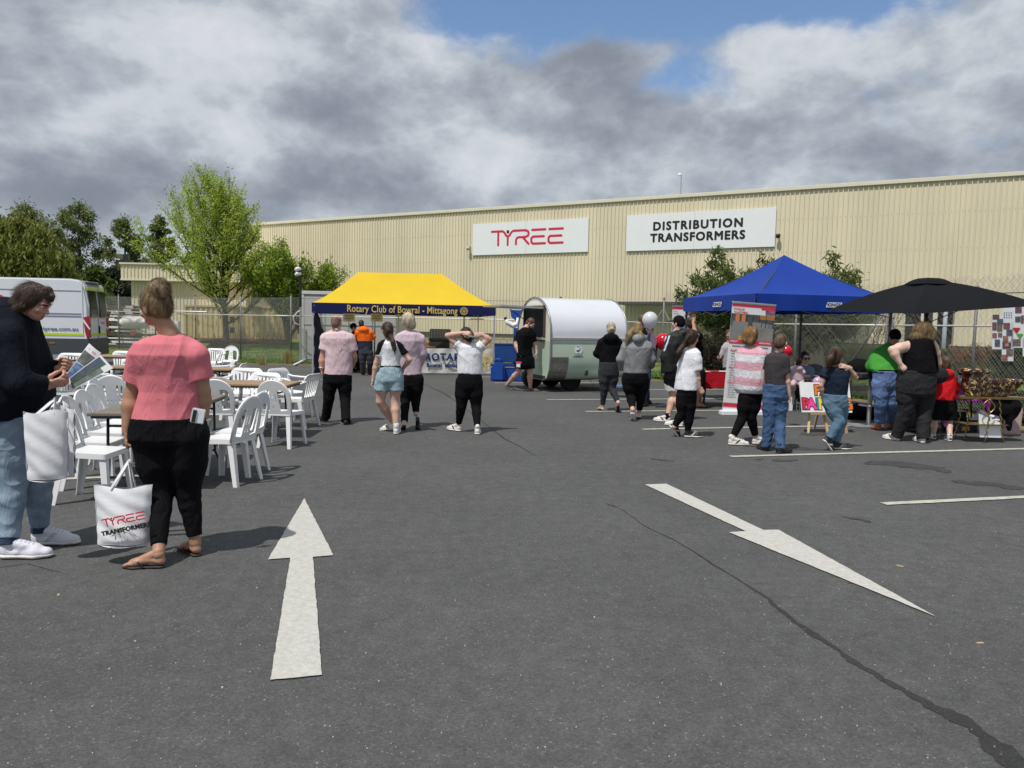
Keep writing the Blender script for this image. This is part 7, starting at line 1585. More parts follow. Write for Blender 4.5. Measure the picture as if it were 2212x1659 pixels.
MB().box((.6, 1.1, 1.42), (.3, .6, .3)).build('coffee_machine', M_darksteel, t); mb = MB().box((-.01, (y0h+y1h)/2, z0h-.03), (.16, y1h-y0h+.1, .04)); mb.build('counter', M_alu, t)
mb = MB(); mb.box((-.02, y0h-.02, (z0h+z1h)/2), (.05, .05, z1h-z0h+.08)).box((-.02, y1h+.02, (z0h+z1h)/2), (.05, .05, z1h-z0h+.08)).box((-.02, (y0h+y1h)/2, z1h+.03), (.05, y1h-y0h+.09, .05)).box((-.02, (y0h+y1h)/2, z0h-.07), (.05, y1h-y0h+.09, .04)); mb.build('hatch_frame', mat('frame_brown', (.07, .055, .045), .5), t)
MB().box((-.58, (y0h+y1h)/2, z1h+.005), (1.15, y1h-y0h, .045), M=Matrix.Rotation(.03, 3, 'Y')).build('hatch_flap', M_alu, t, bevel=.006)
for y in (y0h+.05, y1h-.05): MB().tube([(-.03, y, 1.72), (-.45, y, 1.99)], .010, 6).build('gas_strut', M_black, t)
for x, y in ((1.15, .45), (1.15, WT-.25), (.50, WT-.55)):
    mb = MB(); mb.lathe([(0, -.09), (.25, -.09), (.27, -.06), (.27, .06), (.25, .09), (0, .09)], n=24, caps=False); mb.v = [(x-.35+v[0], y+.12+v[2] if y < 1 else y-.1+v[2], .27+v[1]) for v in mb.v]; mb.build('wheel', M_tyre, t)
MB().box((LT/2, WT/2, .33), (LT, WT-.6, .10)).build('chassis', M_darksteel, t)
mb = MB(); mb.bar((LT-1.0, -.06, .27), (LT+.25, -.06, .36), .10, .05).bar((LT-.2, .9, .36), (LT+.35, .1, .38), .07, .06); mb.build('drawbar', M_alu, t)
mb = MB(); mb.tube([(LT+.15, -.02, .85), (LT+.15, -.02, .12)], .022, 8); mb.lathe([(0, -.03), (.09, -.03), (.09, .03), (0, .03)], n=14, caps=False); mb.v[-56:] = [(LT+.15+v[0], -.02+v[2], .09+v[1]) for v in mb.v[-56:]]; mb.build('jockey_wheel', M_darksteel, t)
MB().box((LT+.13, -.03, .55), (.16, .08, .18)).box((LT+.2, 0, .40), (.14, .12, .14)).build('coupling', M_steel, t, bevel=.01); MB().tube([(LT+.08, -.03, .6), (LT+.05, -.04, .92)], .014, 6).build('brake_lever', M_red, t); MB().lathe([(0, .90), (.03, .92), (.03, .96), (0, .98)], (LT+.05, -.04, 0), 8).build('lever_knob', mat('knob_yellow', (.8, .55, .05), .4), t)
MB().box((LT+.12, 1.1, 1.35), (.03, .95, 1.45)).build('open_door', M_sil, t, bevel=.01)
Mw = frame((.72, -.010, 1.02), (1, 0, 0), (0, 0, 1))
me = MB().lathe([(.115, 0), (.115, .002)], n=32).mesh('round_badge'); me.transform(Mw); bpyobj('round_badge', me, M_signw, t)
mb = MB(); mb.add([(.105*math.cos(a*PI/16), .105*math.sin(a*PI/16), .003) for a in range(32)]+[(.100*math.cos(a*PI/16), .100*math.sin(a*PI/16), .003) for a in range(32)], [(k, (k+1) % 32, 32+(k+1) % 32, 32+k) for k in range(32)])
mb.add([(-.06, -.005, .0035), (-.045, -.04, .0035), (.02, -.045, .0035), (.045, -.01, .0035), (.065, .045, .0035), (.045, .05, .0035), (.03, .01, .0035), (-.01, .0, .0035)], [tuple(range(8))])
me = mb.mesh('badge_print'); me.transform(Mw); bpyobj('badge_print', me, mat('badge_green', (.04, .12, .06), .5), t)
for k, (w_, z_, x_) in enumerate(((.06, 1.10, .72), (.07, .945, .72))): MB().box((x_, -.0145, z_), (w_, .002, .012)).build('badge_print', MATS['badge_green'], t)
mb = MB(); 
for k in range(14): mb.box((.60+k*.019, -.0035, .865), (.013, .003, .020 if k % 3 else .026))
mb.build('small_lettering', MATS['badge_green'], t)
tt = thing('folding_step', 'low blue metal step on the ground behind the trailer drawbar', 'step', (P(1355, 700, 17.6).x, 17.6, 0)); MB().box((0, 0, .24), (.6, .35, .04)).box((-.27, 0, .12), (.04, .3, .24)).box((.27, 0, .12), (.04, .3, .24)).build('body', mat('step_blue', (.10, .20, .33), .5), tt)

# --- chairs
def plate(outer, holes, th):
    cu = bpy.data.curves.new('p', 'CURVE'); cu.dimensions = '2D'; cu.fill_mode = 'BOTH'; cu.extrude = th/2
    for poly in [outer]+holes:
        sp = cu.splines.new('POLY'); sp.points.add(len(poly)-1); sp.use_cyclic_u = True
        for i, (x, y) in enumerate(poly): sp.points[i].co = (x, y, 0, 1)
    o = bpy.data.objects.new('p', cu); col.objects.link(o); me = bpy.data.meshes.new_from_object(o.evaluated_get(bpy.context.evaluated_depsgraph_get())); bpy.data.objects.remove(o); return me
def arcpts(cx, cy, rx, ry, a0, a1, n): return [(cx+rx*math.cos(a0+(a1-a0)*k/n), cy+ry*math.sin(a0+(a1-a0)*k/n)) for k in range(n+1)]
def rrect(x0, y0, x1, y1, r, n=4): return arcpts(x1-r, y0+r, r, r, -PI/2, 0, n)+arcpts(x1-r, y1-r, r, r, 0, PI/2, n)+arcpts(x0+r, y1-r, r, r, PI/2, PI, n)+arcpts(x0+r, y0+r, r, r, PI, 1.5*PI, n)
def seat_mesh(w, d, z):
    mb = MB()
    for s, zz in ((1, z), (1, z-.022)): pass
    n = 12; out = []
    top = lambda u, v: ((u-.5)*w*(1-.08*(1-v)), (v-.5)*d, z-.014*math.sin(PI*u)*math.sin(PI*v)+.006*math.cos(PI*v))
    mb.grid(top, n, n); mb.grid(lambda u, v: tuple(Vector(top(1-u, v))+Vector((0, 0, -.016))), n, n)
    sk = [top(k/n, 0) for k in range(n)]+[top(1, k/n) for k in range(n)]+[top(1-k/n, 1) for k in range(n)]+[top(0, 1-k/n) for k in range(n)]; m = len(sk)
    mb.add(sk+[(x*1.01, y*1.01, zz-.045) for x, y, zz in sk], [(i, (i+1) % m, m+(i+1) % m, m+i) for i in range(m)]); return mb
def leg_l(p0, p1, w, sx, sy):                     # tapered L-channel leg
    mb = MB(); a, b = Vector(p0), Vector(p1); vs = []
    for p, k in ((a, w), (b, w*.72)):
        t_ = .007; vs += [p+Vector((0, 0, 0)), p+Vector((-sx*k, 0, 0)), p+Vector((-sx*k, -sy*t_, 0)), p+Vector((-sx*t_, -sy*t_, 0)), p+Vector((-sx*t_, -sy*k, 0)), p+Vector((0, -sy*k, 0))]
    return mb.add(vs, [(i, (i+1) % 6, 6+(i+1) % 6, 6+i) for i in range(6)]+[(0, 1, 2, 3, 4, 5), (11, 10, 9, 8, 7, 6)])
def chairB(m):
    t = thing('plastic_chair', 'x', 'chair'); seat_mesh(.42, .40, .445).build('seat', m, t, smooth=True)
    for sx in (-1, 1):
        leg_l((sx*.195, .19, .435), (sx*.235, .225, 0), .058, sx, 1).build('leg', m, t); leg_l((sx*.185, -.19, .435), (sx*.225, -.265, 0), .058, sx, -1).build('leg', m, t)
    outer = [(-.205, -.03), (.205, -.03), (.215, .16)]+arcpts(0, .22, .205, .19, 0.05, PI-.05, 16)+[(-.215, .16)]
    hL = [(-.165, .03), (-.07, .015), (-.055, .16), (-.048, .285)]+arcpts(-.06, .24, .10, .055, PI*.5, PI, 4)[1:]+[(-.165, .16)]
    hR = [(-x, y) for x, y in reversed(hL)]; slots = [rrect(x-.006, y, x+.006, y+h, .005) for x in (-.022, .022) for y, h in ((.05, .045), (.13, .11))]
    me = plate(outer, [hL, hR]+slots, .014); me.transform(Matrix.Translation((0, -.20, .45)) @ Matrix.Rotation(PI/2+.24, 4, 'X')); bpyobj('backrest', me, m, t)
    mb = MB(); pts = [(-.205, -.03), (-.215, .16)]+list(reversed(arcpts(0, .22, .205, .19, 0.05, PI-.05, 16)))+[(.215, .16), (.205, -.03)]
    T = Matrix.Translation((0, -.20, .45)) @ Matrix.Rotation(PI/2+.24, 4, 'X'); mb.tube([T @ Vector((x, y, -.006)) for x, y in pts], .012, 6); mb.build('back_rim', m, t, smooth=True); return t
def chairA(m):
    t = thing('plastic_chair', 'x', 'chair'); seat_mesh(.46, .42, .43).build('seat', m, t, smooth=True)
    for sx in (-1, 1):
        leg_l((sx*.225, -.19, .42), (sx*.25, -.28, 0), .062, sx, -1).build('leg', m, t); leg_l((sx*.235, .20, .42), (sx*.26, .24, 0), .062, sx, 1).build('leg', m, t)
        mb = MB(); mb.tube([(sx*.245, -.295, .70), (sx*.275, -.20, .665), (sx*.285, -.05, .655), (sx*.283, .10, .655), (sx*.275, .175, .635), (sx*.262, .205, .56), (sx*.25, .205, .43)], [.030, .034, .036, .034, .030, .028, .028], 8, flat=.45); mb.build('armrest', m, t, smooth=True)
    outer = [(-.20, -.02), (.20, -.02), (.225, .14), (.262, .24)]+arcpts(.165, .29, .10, .095, 0, PI/2, 5)+arcpts(-.165, .29, .10, .095, PI/2, PI, 5)+[(-.262, .24), (-.225, .14)]
    holes = []
    for k in range(-3, 4):
        x0, x1, tp = k*.050, k*.062, .325-abs(k)*.012; holes.append([(x0-.0125, .03), (x0+.0125, .03), (x1+.0135, tp-.02), (x1, tp), (x1-.0135, tp-.02)])
    me = plate(outer, holes, .013); me.transform(Matrix.Translation((0, -.21, .43)) @ Matrix.Rotation(PI/2+.26, 4, 'X'))
    for v in me.vertices: v.co.y += .35*v.co.x*v.co.x
    bpyobj('backrest', me, m, t); return t
PA, PB = chairA(M_plas), chairB(M_plas)
CH = [('B', -2.92, 9.75, -8, 'hoop-backed white chair, back to camera at the right end of the long table'), ('A', -3.25, 11.55, 78, 'slatted white armchair at the far right end of the long table'), ('A', -3.80, 11.35, 165, 'slatted white armchair facing the camera behind the long table'),
      ('A', -3.62, 12.6, -112, 'turned slatted armchair with one arm sticking out behind the long table'), ('B', -3.68, 9.7, 6, 'hoop-backed white chair just right of the pink T-shirt'), ('B', -2.80, 7.50, 76, 'near one of two tilted white chairs right of the black jeans'), ('B', -2.86, 7.95, 80, 'far one of two side-on white chairs right of the black jeans'),
      ('A', -8.0, 20.4, 175, 'distant slatted armchair by the bush below the pear tree'), ('B', -7.78, 21.0, 180, 'distant chair with two oval openings beside the lawn'), ('A', -5.75, 15.0, 115, 'armchair side-on behind the middle table'), ('A', -5.15, 13.9, 95, 'armchair with high curved arm right of the middle table'),
      ('A', -4.35, 12.3, 178, 'armchair facing the camera in front of the middle table end'), ('A', -4.15, 10.8, 2, 'grey looking armchair in shade right of the pink T-shirt'), ('A', -5.55, 10.8, 0, 'slatted armchair, back to camera, left of the pink T-shirt'), ('B', -5.12, 10.0, 8, 'small hoop-backed chair touching the pink T-shirt on its left'),
      ('B', -4.78, 9.3, -82, 'fifth and farthest chair of the row along the near table'), ('B', -4.34, 8.45, -86, 'fourth chair of the row along the near table'), ('B', -4.08, 7.78, -84, 'third chair of the row along the near table'), ('B', -3.88, 7.17, -84, 'second chair of the row along the near table'), ('B', -3.62, 6.62, -88, 'nearest white chair of the row, its front legs beside the table leg'),
      ('A', -9.1, 17.7, 178, 'distant slatted armchair behind the farthest table, left one'), ('A', -8.75, 18.0, 182, 'distant armchair behind the farthest table, right one'), ('A', -7.3, 14.7, 172, 'armchair facing the camera behind the middle table, left'), ('A', -6.55, 12.3, -55, 'armchair turned right in the crowd of chairs behind the leaflet'),
      ('B', -6.05, 11.4, -95, 'side-on hoop-backed chair below the leaflet'), ('A', -7.7, 13.6, 20, 'armchair behind the leaflet, back to the camera'), ('A', -9.4, 16.2, -170, 'distant armchair at the left table end'), ('A', -6.3, 14.8, 180, 'armchair hidden mostly behind the pink T-shirt'), ('A', -6.9, 11.9, 8, 'armchair low behind the leaflet, back turned')]
ua = ub = False
for k, x, y, rz, lb in CH:
    if k == 'A': o = PA if not ua else copy_tree(PA); ua = True
    else: o = PB if not ub else copy_tree(PB); ub = True
    o.location = (x, y, 0); o.rotation_euler = (0, 0, math.radians(rz)); setp(o, label=lb, category='chair', group='white plastic chairs around the tables')
M_top = mat('table_brown', (.30, .20, .115), .55, var=.12, vscale=3, stretch=(.3, 3, 1)); M_topg = mat('table_worn', (.17, .145, .12), .7, var=.15, vscale=4)
TG = 'folding trestle tables'
trestle('folding_table', 'nearest folding table, dull brown top beside the pink T-shirt', -3.50, 7.75, PI/2+.12, 1.9, .76, .74, M_topg, TG)
trestle('folding_table', 'long tan folding table ending right of the pink T-shirt', -3.95, 10.5, .02, 1.95, .76, .74, M_top, TG)
trestle('folding_table', 'brown folding table in the middle row of chairs', -5.95, 13.4, .02, 2.3, .76, .74, M_top, TG)
trestle('folding_table', 'brown folding table farthest back among the chairs', -8.6, 17.0, .02, 1.9, .76, .74, M_top, TG)
trestle('folding_table', 'brown folding table behind the black hoodie at the left', -9.55, 14.9, .02, 1.9, .76, .74, M_top, TG)

# --- tote bags and leaflet
M_tote = mat('tote_white', (.70, .71, .74), .8, var=.03, vscale=8, bump=.25, bscale=14, spec=.2)
def tote(label, topc, w, h, d, yaw, hand, prt=None, seed=0, drop=.28):
    """topc: world point of the middle of the bag rim"""
    t = thing('tote_bag', label, 'bag', topc); R = Matrix.Rotation(yaw, 3, 'Z')
    for s in (-1, 1):
        mb = MB()
        def fn(u, v, s=s):
            x = (u-.5)*w*(1-.10*(1-v)); b = d*.5*(math.sin(PI*u)**.45)*(.30+.70*(1-v)**.6)*(1 if v > .03 else .8); wr = .010*math.sin(u*9+v*7+seed)+.006*math.sin(v*23+u*11+seed*2)
            return tuple(R @ Vector((x, s*(b+wr*(1-v*.3)), -h*(1-v)+.012*math.sin(u*7+seed)*v)))
        mb.grid(fn, 18, 18); mb.build('front_panel' if s < 0 else 'back_panel', M_tote, t, smooth=True, recalc=False)
    mb = MB(); mb.grid(lambda u, v: tuple(R @ Vector(((u-.5)*w*.9, (v-.5)*d*(math.sin(PI*u)**.45), -h-.012*math.sin(PI*u)))), 12, 4); mb.build('base_panel', M_tote, t, smooth=True)
    hh = Vector(hand)-Vector(topc)
    for s in (-1, 1):
        a = R @ Vector((-w*.20, s*d*.16, -.02)); b = R @ Vector((w*.20, s*d*.16, -.02)); top = hh+R @ Vector((0, s*.008, 0)); mb = MB()
        pts = [a, a.lerp(top, .55), a.lerp(top, .9)+Vector((0, 0, .004)), top+Vector((0, 0, .012)), b.lerp(top, .9)+Vector((0, 0, .004)), b.lerp(top, .55), b]
        mb.tube(pts, .016, 6, flat=.14); mb.build('handle', M_tote, t, smooth=True)
    return t, R
hnd = Vector(woman_hand)+Vector((.012, -.02, -.055)); rim = G(300, 1195); q = Vector(Per.at(me_near, 690, 1165, 0)); 
rimc = P((672/2.182)*S, (1170/2.182+680)*S, 4.92)
tt, R = tote('white tote bag with red and black company print held by the fingertips', rimc, .36, .37, .18, .10, hnd, seed=1)
Mf = frame(Vector((0, 0, 0))+R @ Vector((.045, -.120, -.185)), R @ Vector((1, -.05, .22)), (0, 0, 1)); logo(.27/452, Mf, tt, M_red, M_ink, w=15)
Mf = frame(R @ Vector((.060, -.122, -.250)), R @ Vector((1, -.05, .22)), (0, 0, 1)); text('TRANSFORMERS', .040, M_ink, Mf, tt, bold=.002, space=1.08)
tote('white tote bag hanging from the arm of the person with the leaflet, front one', P((250/2.182)*S, (760/2.182+680)*S, 4.84), .25, .43, .13, .35, Vector(hood_wrist)+Vector((0, .0, -.045)), seed=3)
tote('white tote bag hanging behind the front one, nearer the chairs', P((340/2.182)*S, (735/2.182+680)*S, 5.02), .20, .44, .05, -.3, Vector(hood_wrist)+Vector((.03, .06, -.045)), seed=5)
t = thing('leaflet', 'open glossy leaflet held in both hands, company logo at its top', 'leaflet', me_near.base)
def hp_(x, y, dy): return Vector(me_near.at(x, y, dy))-me_near.base
def page(cs, name, bands):
    a, b, c, d = [hp_(*q) for q in cs]; n = (b-a).cross(d-a).normalized(); n = n if n.y < 0 else -n
    f = lambda s, v: a.lerp(b, s).lerp(d.lerp(c, s), v)
    pg = MB().grid(lambda s, v: tuple(f(s, v)+n*.006*math.sin(PI*s)), 8, 6).build(name, M_signw, t, smooth=True)
    for i, (s0, s1, v0, v1, m) in enumerate(bands):
        MB().grid(lambda s, v: tuple(f(s0+(s1-s0)*s, v0+(v1-v0)*v)+n*(.006*math.sin(PI*(s0+(s1-s0)*s))+.0015+.0004*i)), 8, 3).build('print', m, t)
    return f, n
m1 = mat('print_grey', (.09, .11, .10), .35, c2=(.25, .28, .27), var=.4, vscale=14); m2 = mat('print_green', (.07, .14, .08), .35, var=.3, vscale=20); m3 = mat('print_bluepic', (.03, .11, .35), .35, c2=(.30, .42, .6), var=.4, vscale=25); m4 = mat('print_bar', (.09, .11, .16), .35, var=.2, vscale=30)
f, n = page([(395, 600, .02), (350, 575, .03), (486, 388, .03), (552, 442, .02)], 'back_page', [(.06, .95, .0, .48, m3), (.06, .95, .50, .82, m1)])
o_ = f(.5, .90)+n*.004; logo(.062/452, frame(o_, f(0, .9)-f(1, .9), f(.5, 1)-f(.5, 0)), t, M_red, M_ink, w=15)
f, n = page([(372, 585, -.05), (548, 452, -.04), (618, 525, -.05), (388, 648, -.06)], 'front_page', [(.05, .95, .05, .42, m4), (.05, .95, .44, .60, m2), (.05, .80, .62, .92, m1)])
# --- roll-up banners
def rollup(label, base, w, h, lean, yaw, full):
    t = thing('rollup_banner', label, 'banner', base, 'roll-up company banners', yaw); T = Matrix.Rotation(lean, 4, 'Y')
    MB().box((0, 0, .045), (w+.06, .20, .09)).build('base_cassette', M_signw, t, bevel=.015)
    def pn(x0, x1, z0, z1, m, y=-.002, name='print'): mb = MB().add([(x0, y, z0), (x1, y, z0), (x1, y, z1), (x0, y, z1)], [(0, 1, 2, 3)]); me = mb.mesh(name); me.transform(T); return bpyobj(name, me, m, t)
    mb = MB().box((0, .004, h/2+.04), (w, .004, h)); me = mb.mesh('sheet'); me.transform(T); bpyobj('sheet', me, mat('banner_white', (.74, .75, .76), .45), t)
    mb = MB().box((0, 0, h+.05), (w+.01, .03, .025)).bar((0, .10, .05), (0, .02, h+.04), .012); me = mb.mesh('top_rail'); me.transform(T); bpyobj('top_rail', me, M_alu, t)
    def tx(s, x, z, size, m, bold=.001, al='LEFT', sx=1.0, y=-.0045): me = text_mesh(s, size, bold=bold, align=al, sx=sx, extrude=.0005); me.transform(T @ Matrix.Translation((x, y, z)) @ Rup); bpyobj('lettering', me, m, t)
    Z = lambda f: .08+(h-.05)*f
    pn(-w/2, w/2, Z(.972), Z(.995), M_red); me = logo_mesh(w*.26/452, 15, 0).mesh('logo'); me.transform(T @ Matrix.Translation((-w*.34, -.004, Z(.947))) @ Rup); bpyobj('logo', me, [M_red, M_ink], t)
    tx('TRANSFORMERS', -w*.45, Z(.919), w*.045, M_red, .0006); pn(w*.18, w*.5, Z(.955), Z(.972), M_red, -.003); pn(w*.28, w*.5, Z(.912), Z(.952), mat('print_navy', (.03, .04, .12), .4, c2=(.4, .2, .3), var=.3, vscale=20), -.003)
    if not full:
        pn(-w*.48, w*.48, Z(.55), Z(.86), mat('print_sky', (.15, .22, .42), .4)); return t
    # the picture: a hall with grey steel cabinets on a concrete floor
    zf0, zf1 = .66, .905; pn(-w/2, w/2, Z(zf0), Z(zf1), mat('pic_floor', (.24, .22, .21), .5, var=.2, vscale=6), -.003); pn(-w/2, w/2, Z(.79), Z(zf1), mat('pic_wall', (.07, .075, .08), .5, var=.5, vscale=14), -.0036)
    pn(w*.16, w/2, Z(.865), Z(zf1), mat('pic_roof', (.40, .17, .05), .5), -.0042)
    for x in (-.40, -.26): pn(w*x, w*(x+.09), Z(.835), Z(.90), mat('pic_orange', (.62, .20, .07), .5), -.0044)
    for x0, x1, z0, z1 in ((-.46, -.10, .735, .835), (.0, .20, .765, .835), (.22, .30, .78, .83), (.32, .38, .785, .825), (.40, .45, .79, .82)): pn(w*x0, w*x1, Z(z0), Z(z1), mat('pic_cabinet', (.22, .23, .23), .5, var=.3, vscale=40, stretch=(6, 1, 1)), -.005)
    for x in (-.15, .0, .15, .3): pn(w*x, w*(x+.012), Z(.79), Z(zf1), M_ink, -.0046)
    pn(-w*.3, -w*.22, Z(zf0), Z(.70), mat('pic_line', (.45, .33, .10), .5), -.0042)
    pn(-w/2, w/2, Z(.628), Z(.662), M_red, -.0055)
    for s_, x in (('UTILITY', -.47), ('GENERATION', -.20), ('INDUSTRIAL', .20)): tx(s_, w*x, Z(.645), w*.048, M_signw, .001, y=-.0075)
    pn(-w*.42, w*.42, Z(.600), Z(.609), mat('print_line', (.22, .22, .24), .5), -.0045)
    tx('Applications', -w*.45, Z(.562), w*.072, M_red); tx('Features', -w*.45, Z(.402), w*.072, M_red); tx('Options', -w*.45, Z(.262), w*.072, M_red)
    zs = [.532, .506, .480, .454, .428, .374, .352, .330, .308, .286, .234, .212, .190, .168, .146, .124]
    for i, z in enumerate(zs):                     # lines of print too small to read in the photograph
        mb = MB(); x = -w*.42; r_ = random.Random(i)
        mb.add([(x-.02, -.0045, Z(z)-.003), (x-.012, -.0045, Z(z)-.003), (x-.012, -.0045, Z(z)+.003), (x-.02, -.0045, Z(z)+.003)], [(0, 1, 2, 3)])
        for k in range(r_.randint(2, 5)):
            l = r_.uniform(.03, .08); mb.add([(x, -.0045, Z(z)-.006), (x+l, -.0045, Z(z)-.006), (x+l, -.0045, Z(z)+.006), (x, -.0045, Z(z)+.006)], [(0, 1, 2, 3)]); x += l+.014
        me = mb.mesh('print'); me.transform(T); o = bpyobj('print', me, MATS['print_line'], t, kind='stuff')
    pn(-w/2, w/2, Z(.03), Z(.068), M_red, -.0055); tx('www.tyree.com.au', -w*.02, Z(.049), w*.035, M_signw, .0005, y=-.0075); return t
q = G(1606, 897); rollup('tall company roll-up banner with a factory picture, in front of the blue gazebo', (q.x, q.y, 0), .83, 2.03, .055, .10, True)
q = P(1470, 700, 18.9); rollup('smaller company banner partly hidden behind the person in the cap', (q.x, 18.9, 0), .42, 2.08, 0, 0, False)
# --- red table
q0, q1 = P(1512, 800, 16.2), P(1632, 800, 15.6); t = trestle('display_table', 'table under a dark red cloth covered with papers', (q0.x+q1.x)/2, 15.95, -.20, 1.25, .75, .70, M_top)
tt = thing('tablecloth', 'dark red cloth hanging over the display table edge', 'tablecloth', ((q0.x+q1.x)/2, 15.95, 0), rz=-.20); M_rc = cloth('red_cloth', (.36, .006, .014), bump=.15)
mb = MB(); mb.grid(lambda u, v: ((u-.5)*1.33, (v-.5)*.83, .712), 4, 4)
for a, b in (((-.665, -.415), (.665, -.415)), ((.665, -.415), (.665, .415)), ((.665, .415), (-.665, .415)), ((-.665, .415), (-.665, -.415))):
    a3, b3 = Vector((*a, .712)), Vector((*b, .712)); d = (b3-a3).normalized(); nn = Vector((d.y, -d.x, 0))
    mb.grid(lambda s, v: tuple(a3.lerp(b3, s)+nn*(.018*v*(1+math.sin(s*21)))+Vector((0, 0, -v*(.30+.10*abs(2*s-1)**2+.02*math.sin(s*30))))), 20, 6)
mb.build('cloth', M_rc, tt, smooth=True); rnd = random.Random(8)
for k in range(6):
    o = MB().box((0, 0, 0), (.21, .29, .006)).build('leaflet_stack', [mat('paper', (.7, .7, .72), .5), m4, m3][k % 3 if k % 2 else 0]); o.location = ((q0.x+q1.x)/2+-.5+k*.2, 15.85+rnd.uniform(-.12, .12), .72+k*.0062); o.rotation_euler = (0, 0, rnd.uniform(-.6, .6)); setp(o, label='printed leaflet on the dark red tablecloth, %s from the left' % ['first', 'second', 'third', 'fourth', 'fifth', 'sixth'][k], category='leaflets', group='leaflets on the red table')
# --- balloons
def balloon(label, u, v, D, r, m, crop, sx=1.0):
    ox, oy, sc = CROP[crop]; c = P((u/sc+ox)*S, (v/sc+oy)*S, D); t = thing('balloon', label, 'balloon', c, 'party balloons'); mb = MB()
    mb.lathe([(0, r*1.06)]+[(r*math.sin(PI*k/14)*(1-.10*max(0, (k-7)/7)), r*1.06*math.cos(PI*k/14)*(1 if k < 7 else 1.12)) for k in range(1, 14)]+[(.012, -r*1.2), (.02, -r*1.26)], n=28, caps=False); mb.build('skin', m, t, smooth=True)
    MB().tube([(0, 0, -r*1.2), (-.03, .02, -r*1.9), (-.07, .03, -r*2.6)], .003, 4).build('ribbon', M_signw, t)
M_bw = mat('balloon_white', (.75, .76, .80), .2, spec=.6, trans=.3); M_br = mat('balloon_red', (.62, .006, .03), .15, spec=.6, trans=.15)
balloon('white balloon floating beside the toddler', 960, 205, 14.9, .150, M_bw, 'C'); balloon('red balloon just left of the person in the black cap', 1130, 485, 15.4, .155, M_br, 'C'); balloon('red balloon in front of the face of the boy in charcoal', 320, 380, 12.5, .095, M_br, 'E'); balloon('pale pink balloon behind the painted sign', 700, 755, 15.0, .09, mat('balloon_pink', (.62, .36, .55), .2, spec=.6), 'E')
# --- chair of the seated person, second chair and piled coats behind her
for (x_, D_, rz_, lb) in ((505, 15.55, 188, 'pale armchair carrying the seated person with the baby'),):
    o = copy_tree(PA); q = P((x_/4.878+1900)*S, 700, D_); o.location = (q.x, D_, 0); o.rotation_euler = (0, 0, math.radians(rz_)); o.scale = (1.15, 1.1, 1.05); setp(o, label=lb, category='chair', group='white plastic chairs around the tables')
o = copy_tree(PA); q = P((660/4.878+1900)*S, 700, 16.4); o.location = (q.x, 16.4, 0); o.rotation_euler = (0, 0, math.radians(200)); setp(o, label='pale armchair heaped with coats behind the seated person', category='chair', group='white plastic chairs around the tables')
B_ = Blob(.014, .03); c = V3((q.x, 16.4, .62)); B_.ell(c, (.24, .2, .14)); B_.ell(c+np.array([.1, .1, .16]), (.18, .1, .12)); V, F = B_.mesh(); c0 = Vector((q.x, 16.4, .6)); tt = thing('coat_pile', 'crumpled grey coats heaped on the pale armchair', 'coats', c0); finish('cloth', folds(V, F, .03, 14, 3)-V3(c0), F, cloth('coat_grey', (.11, .12, .14)), tt)
for x_, z_, m_, lb in ((0, .0, M_darksteel, 'wire cage crate behind the painted sign'),):
    q = P((760/4.878+1900)*S, 700, 15.4); tt = thing('wire_crate', lb, 'crate', (q.x, 15.4, 0)); mb = MB(); W_, H_, D_ = 1.05, .62, .5
    for k in range(17): mb.bar((-W_/2+W_*k/16, -D_/2, .02), (-W_/2+W_*k/16, -D_/2, H_), .007).bar((-W_/2+W_*k/16, D_/2, .02), (-W_/2+W_*k/16, D_/2, H_), .007)
    for k in range(9): mb.bar((-W_/2, -D_/2, .02+H_*k/8), (W_/2, -D_/2, .02+H_*k/8), .007).bar((-W_/2, D_/2, .02+H_*k/8), (W_/2, D_/2, .02+H_*k/8), .007)
    mb.build('wires', M_steel, tt)
# --- painted sign on an easel
M_pine = mat('pine', (.52, .35, .18), .6, var=.15, vscale=6, stretch=(1, 1, .2))
b0 = P((1590+0)*0+1784, 900, 12.0); t = thing('easel', 'pine easel carrying the hand painted sign', 'easel', (b0.x, 12.0, 0), rz=.10)
for x in (-.30, .06): pass
for x0, x1 in ((-.30, -.22), (.02, .0), (.33, .26)): MB().bar((x0, -.05, 0), (x1, .10, .33 if x0 < .2 else .75), .035, .03).build('leg', M_pine, t)
MB().bar((-.27, -.02, .305), (.33, -.02, .305), .05, .03).build('ledge', M_pine, t); MB().bar((.05, .45, 0), (.02, .12, .8), .03).build('back_leg', M_pine, t)
t = thing('painted_sign', 'white board with FACE PAINTING in many-coloured painted capitals', 'sign', (b0.x, 12.0, .33), rz=.10); Tb = Matrix.Translation((-.0, -.04, 0)) @ Matrix.Rotation(-.30, 4, 'X') @ Matrix.Rotation(.0, 4, 'Y'); bw, bh = .82, .48
me = MB().box((0, .012, bh/2), (bw, .022, bh)).mesh('board'); me.transform(Tb); bpyobj('board', me, mat('board_white', (.72, .74, .76), .5, var=.05, vscale=9), t)
cols = {'r': (.55, .02, .06), 'p': (.80, .05, .28), 't': (.02, .22, .30), 'y': (.80, .62, .02), 'g': (.03, .33, .22), 'o': (.72, .18, .03), 'v': (.22, .06, .35)}
cm = {k: mat('paint_'+k, v, .5, var=.12, vscale=30) for k, v in cols.items()}
def letters(s, cc, x0, dx, z, size):
    for i, (ch, c_) in enumerate(zip(s, cc)):
        for bd, m_, y in ((.022, M_ink, -.0015), (.010, cm[c_], -.003)):
            me = text_mesh(ch, size, bold=bd, extrude=.0004, sx=.92); me.transform(Tb @ Matrix.Translation((x0+i*dx, y, z)) @ Rup); bpyobj('letter', me, m_, t)
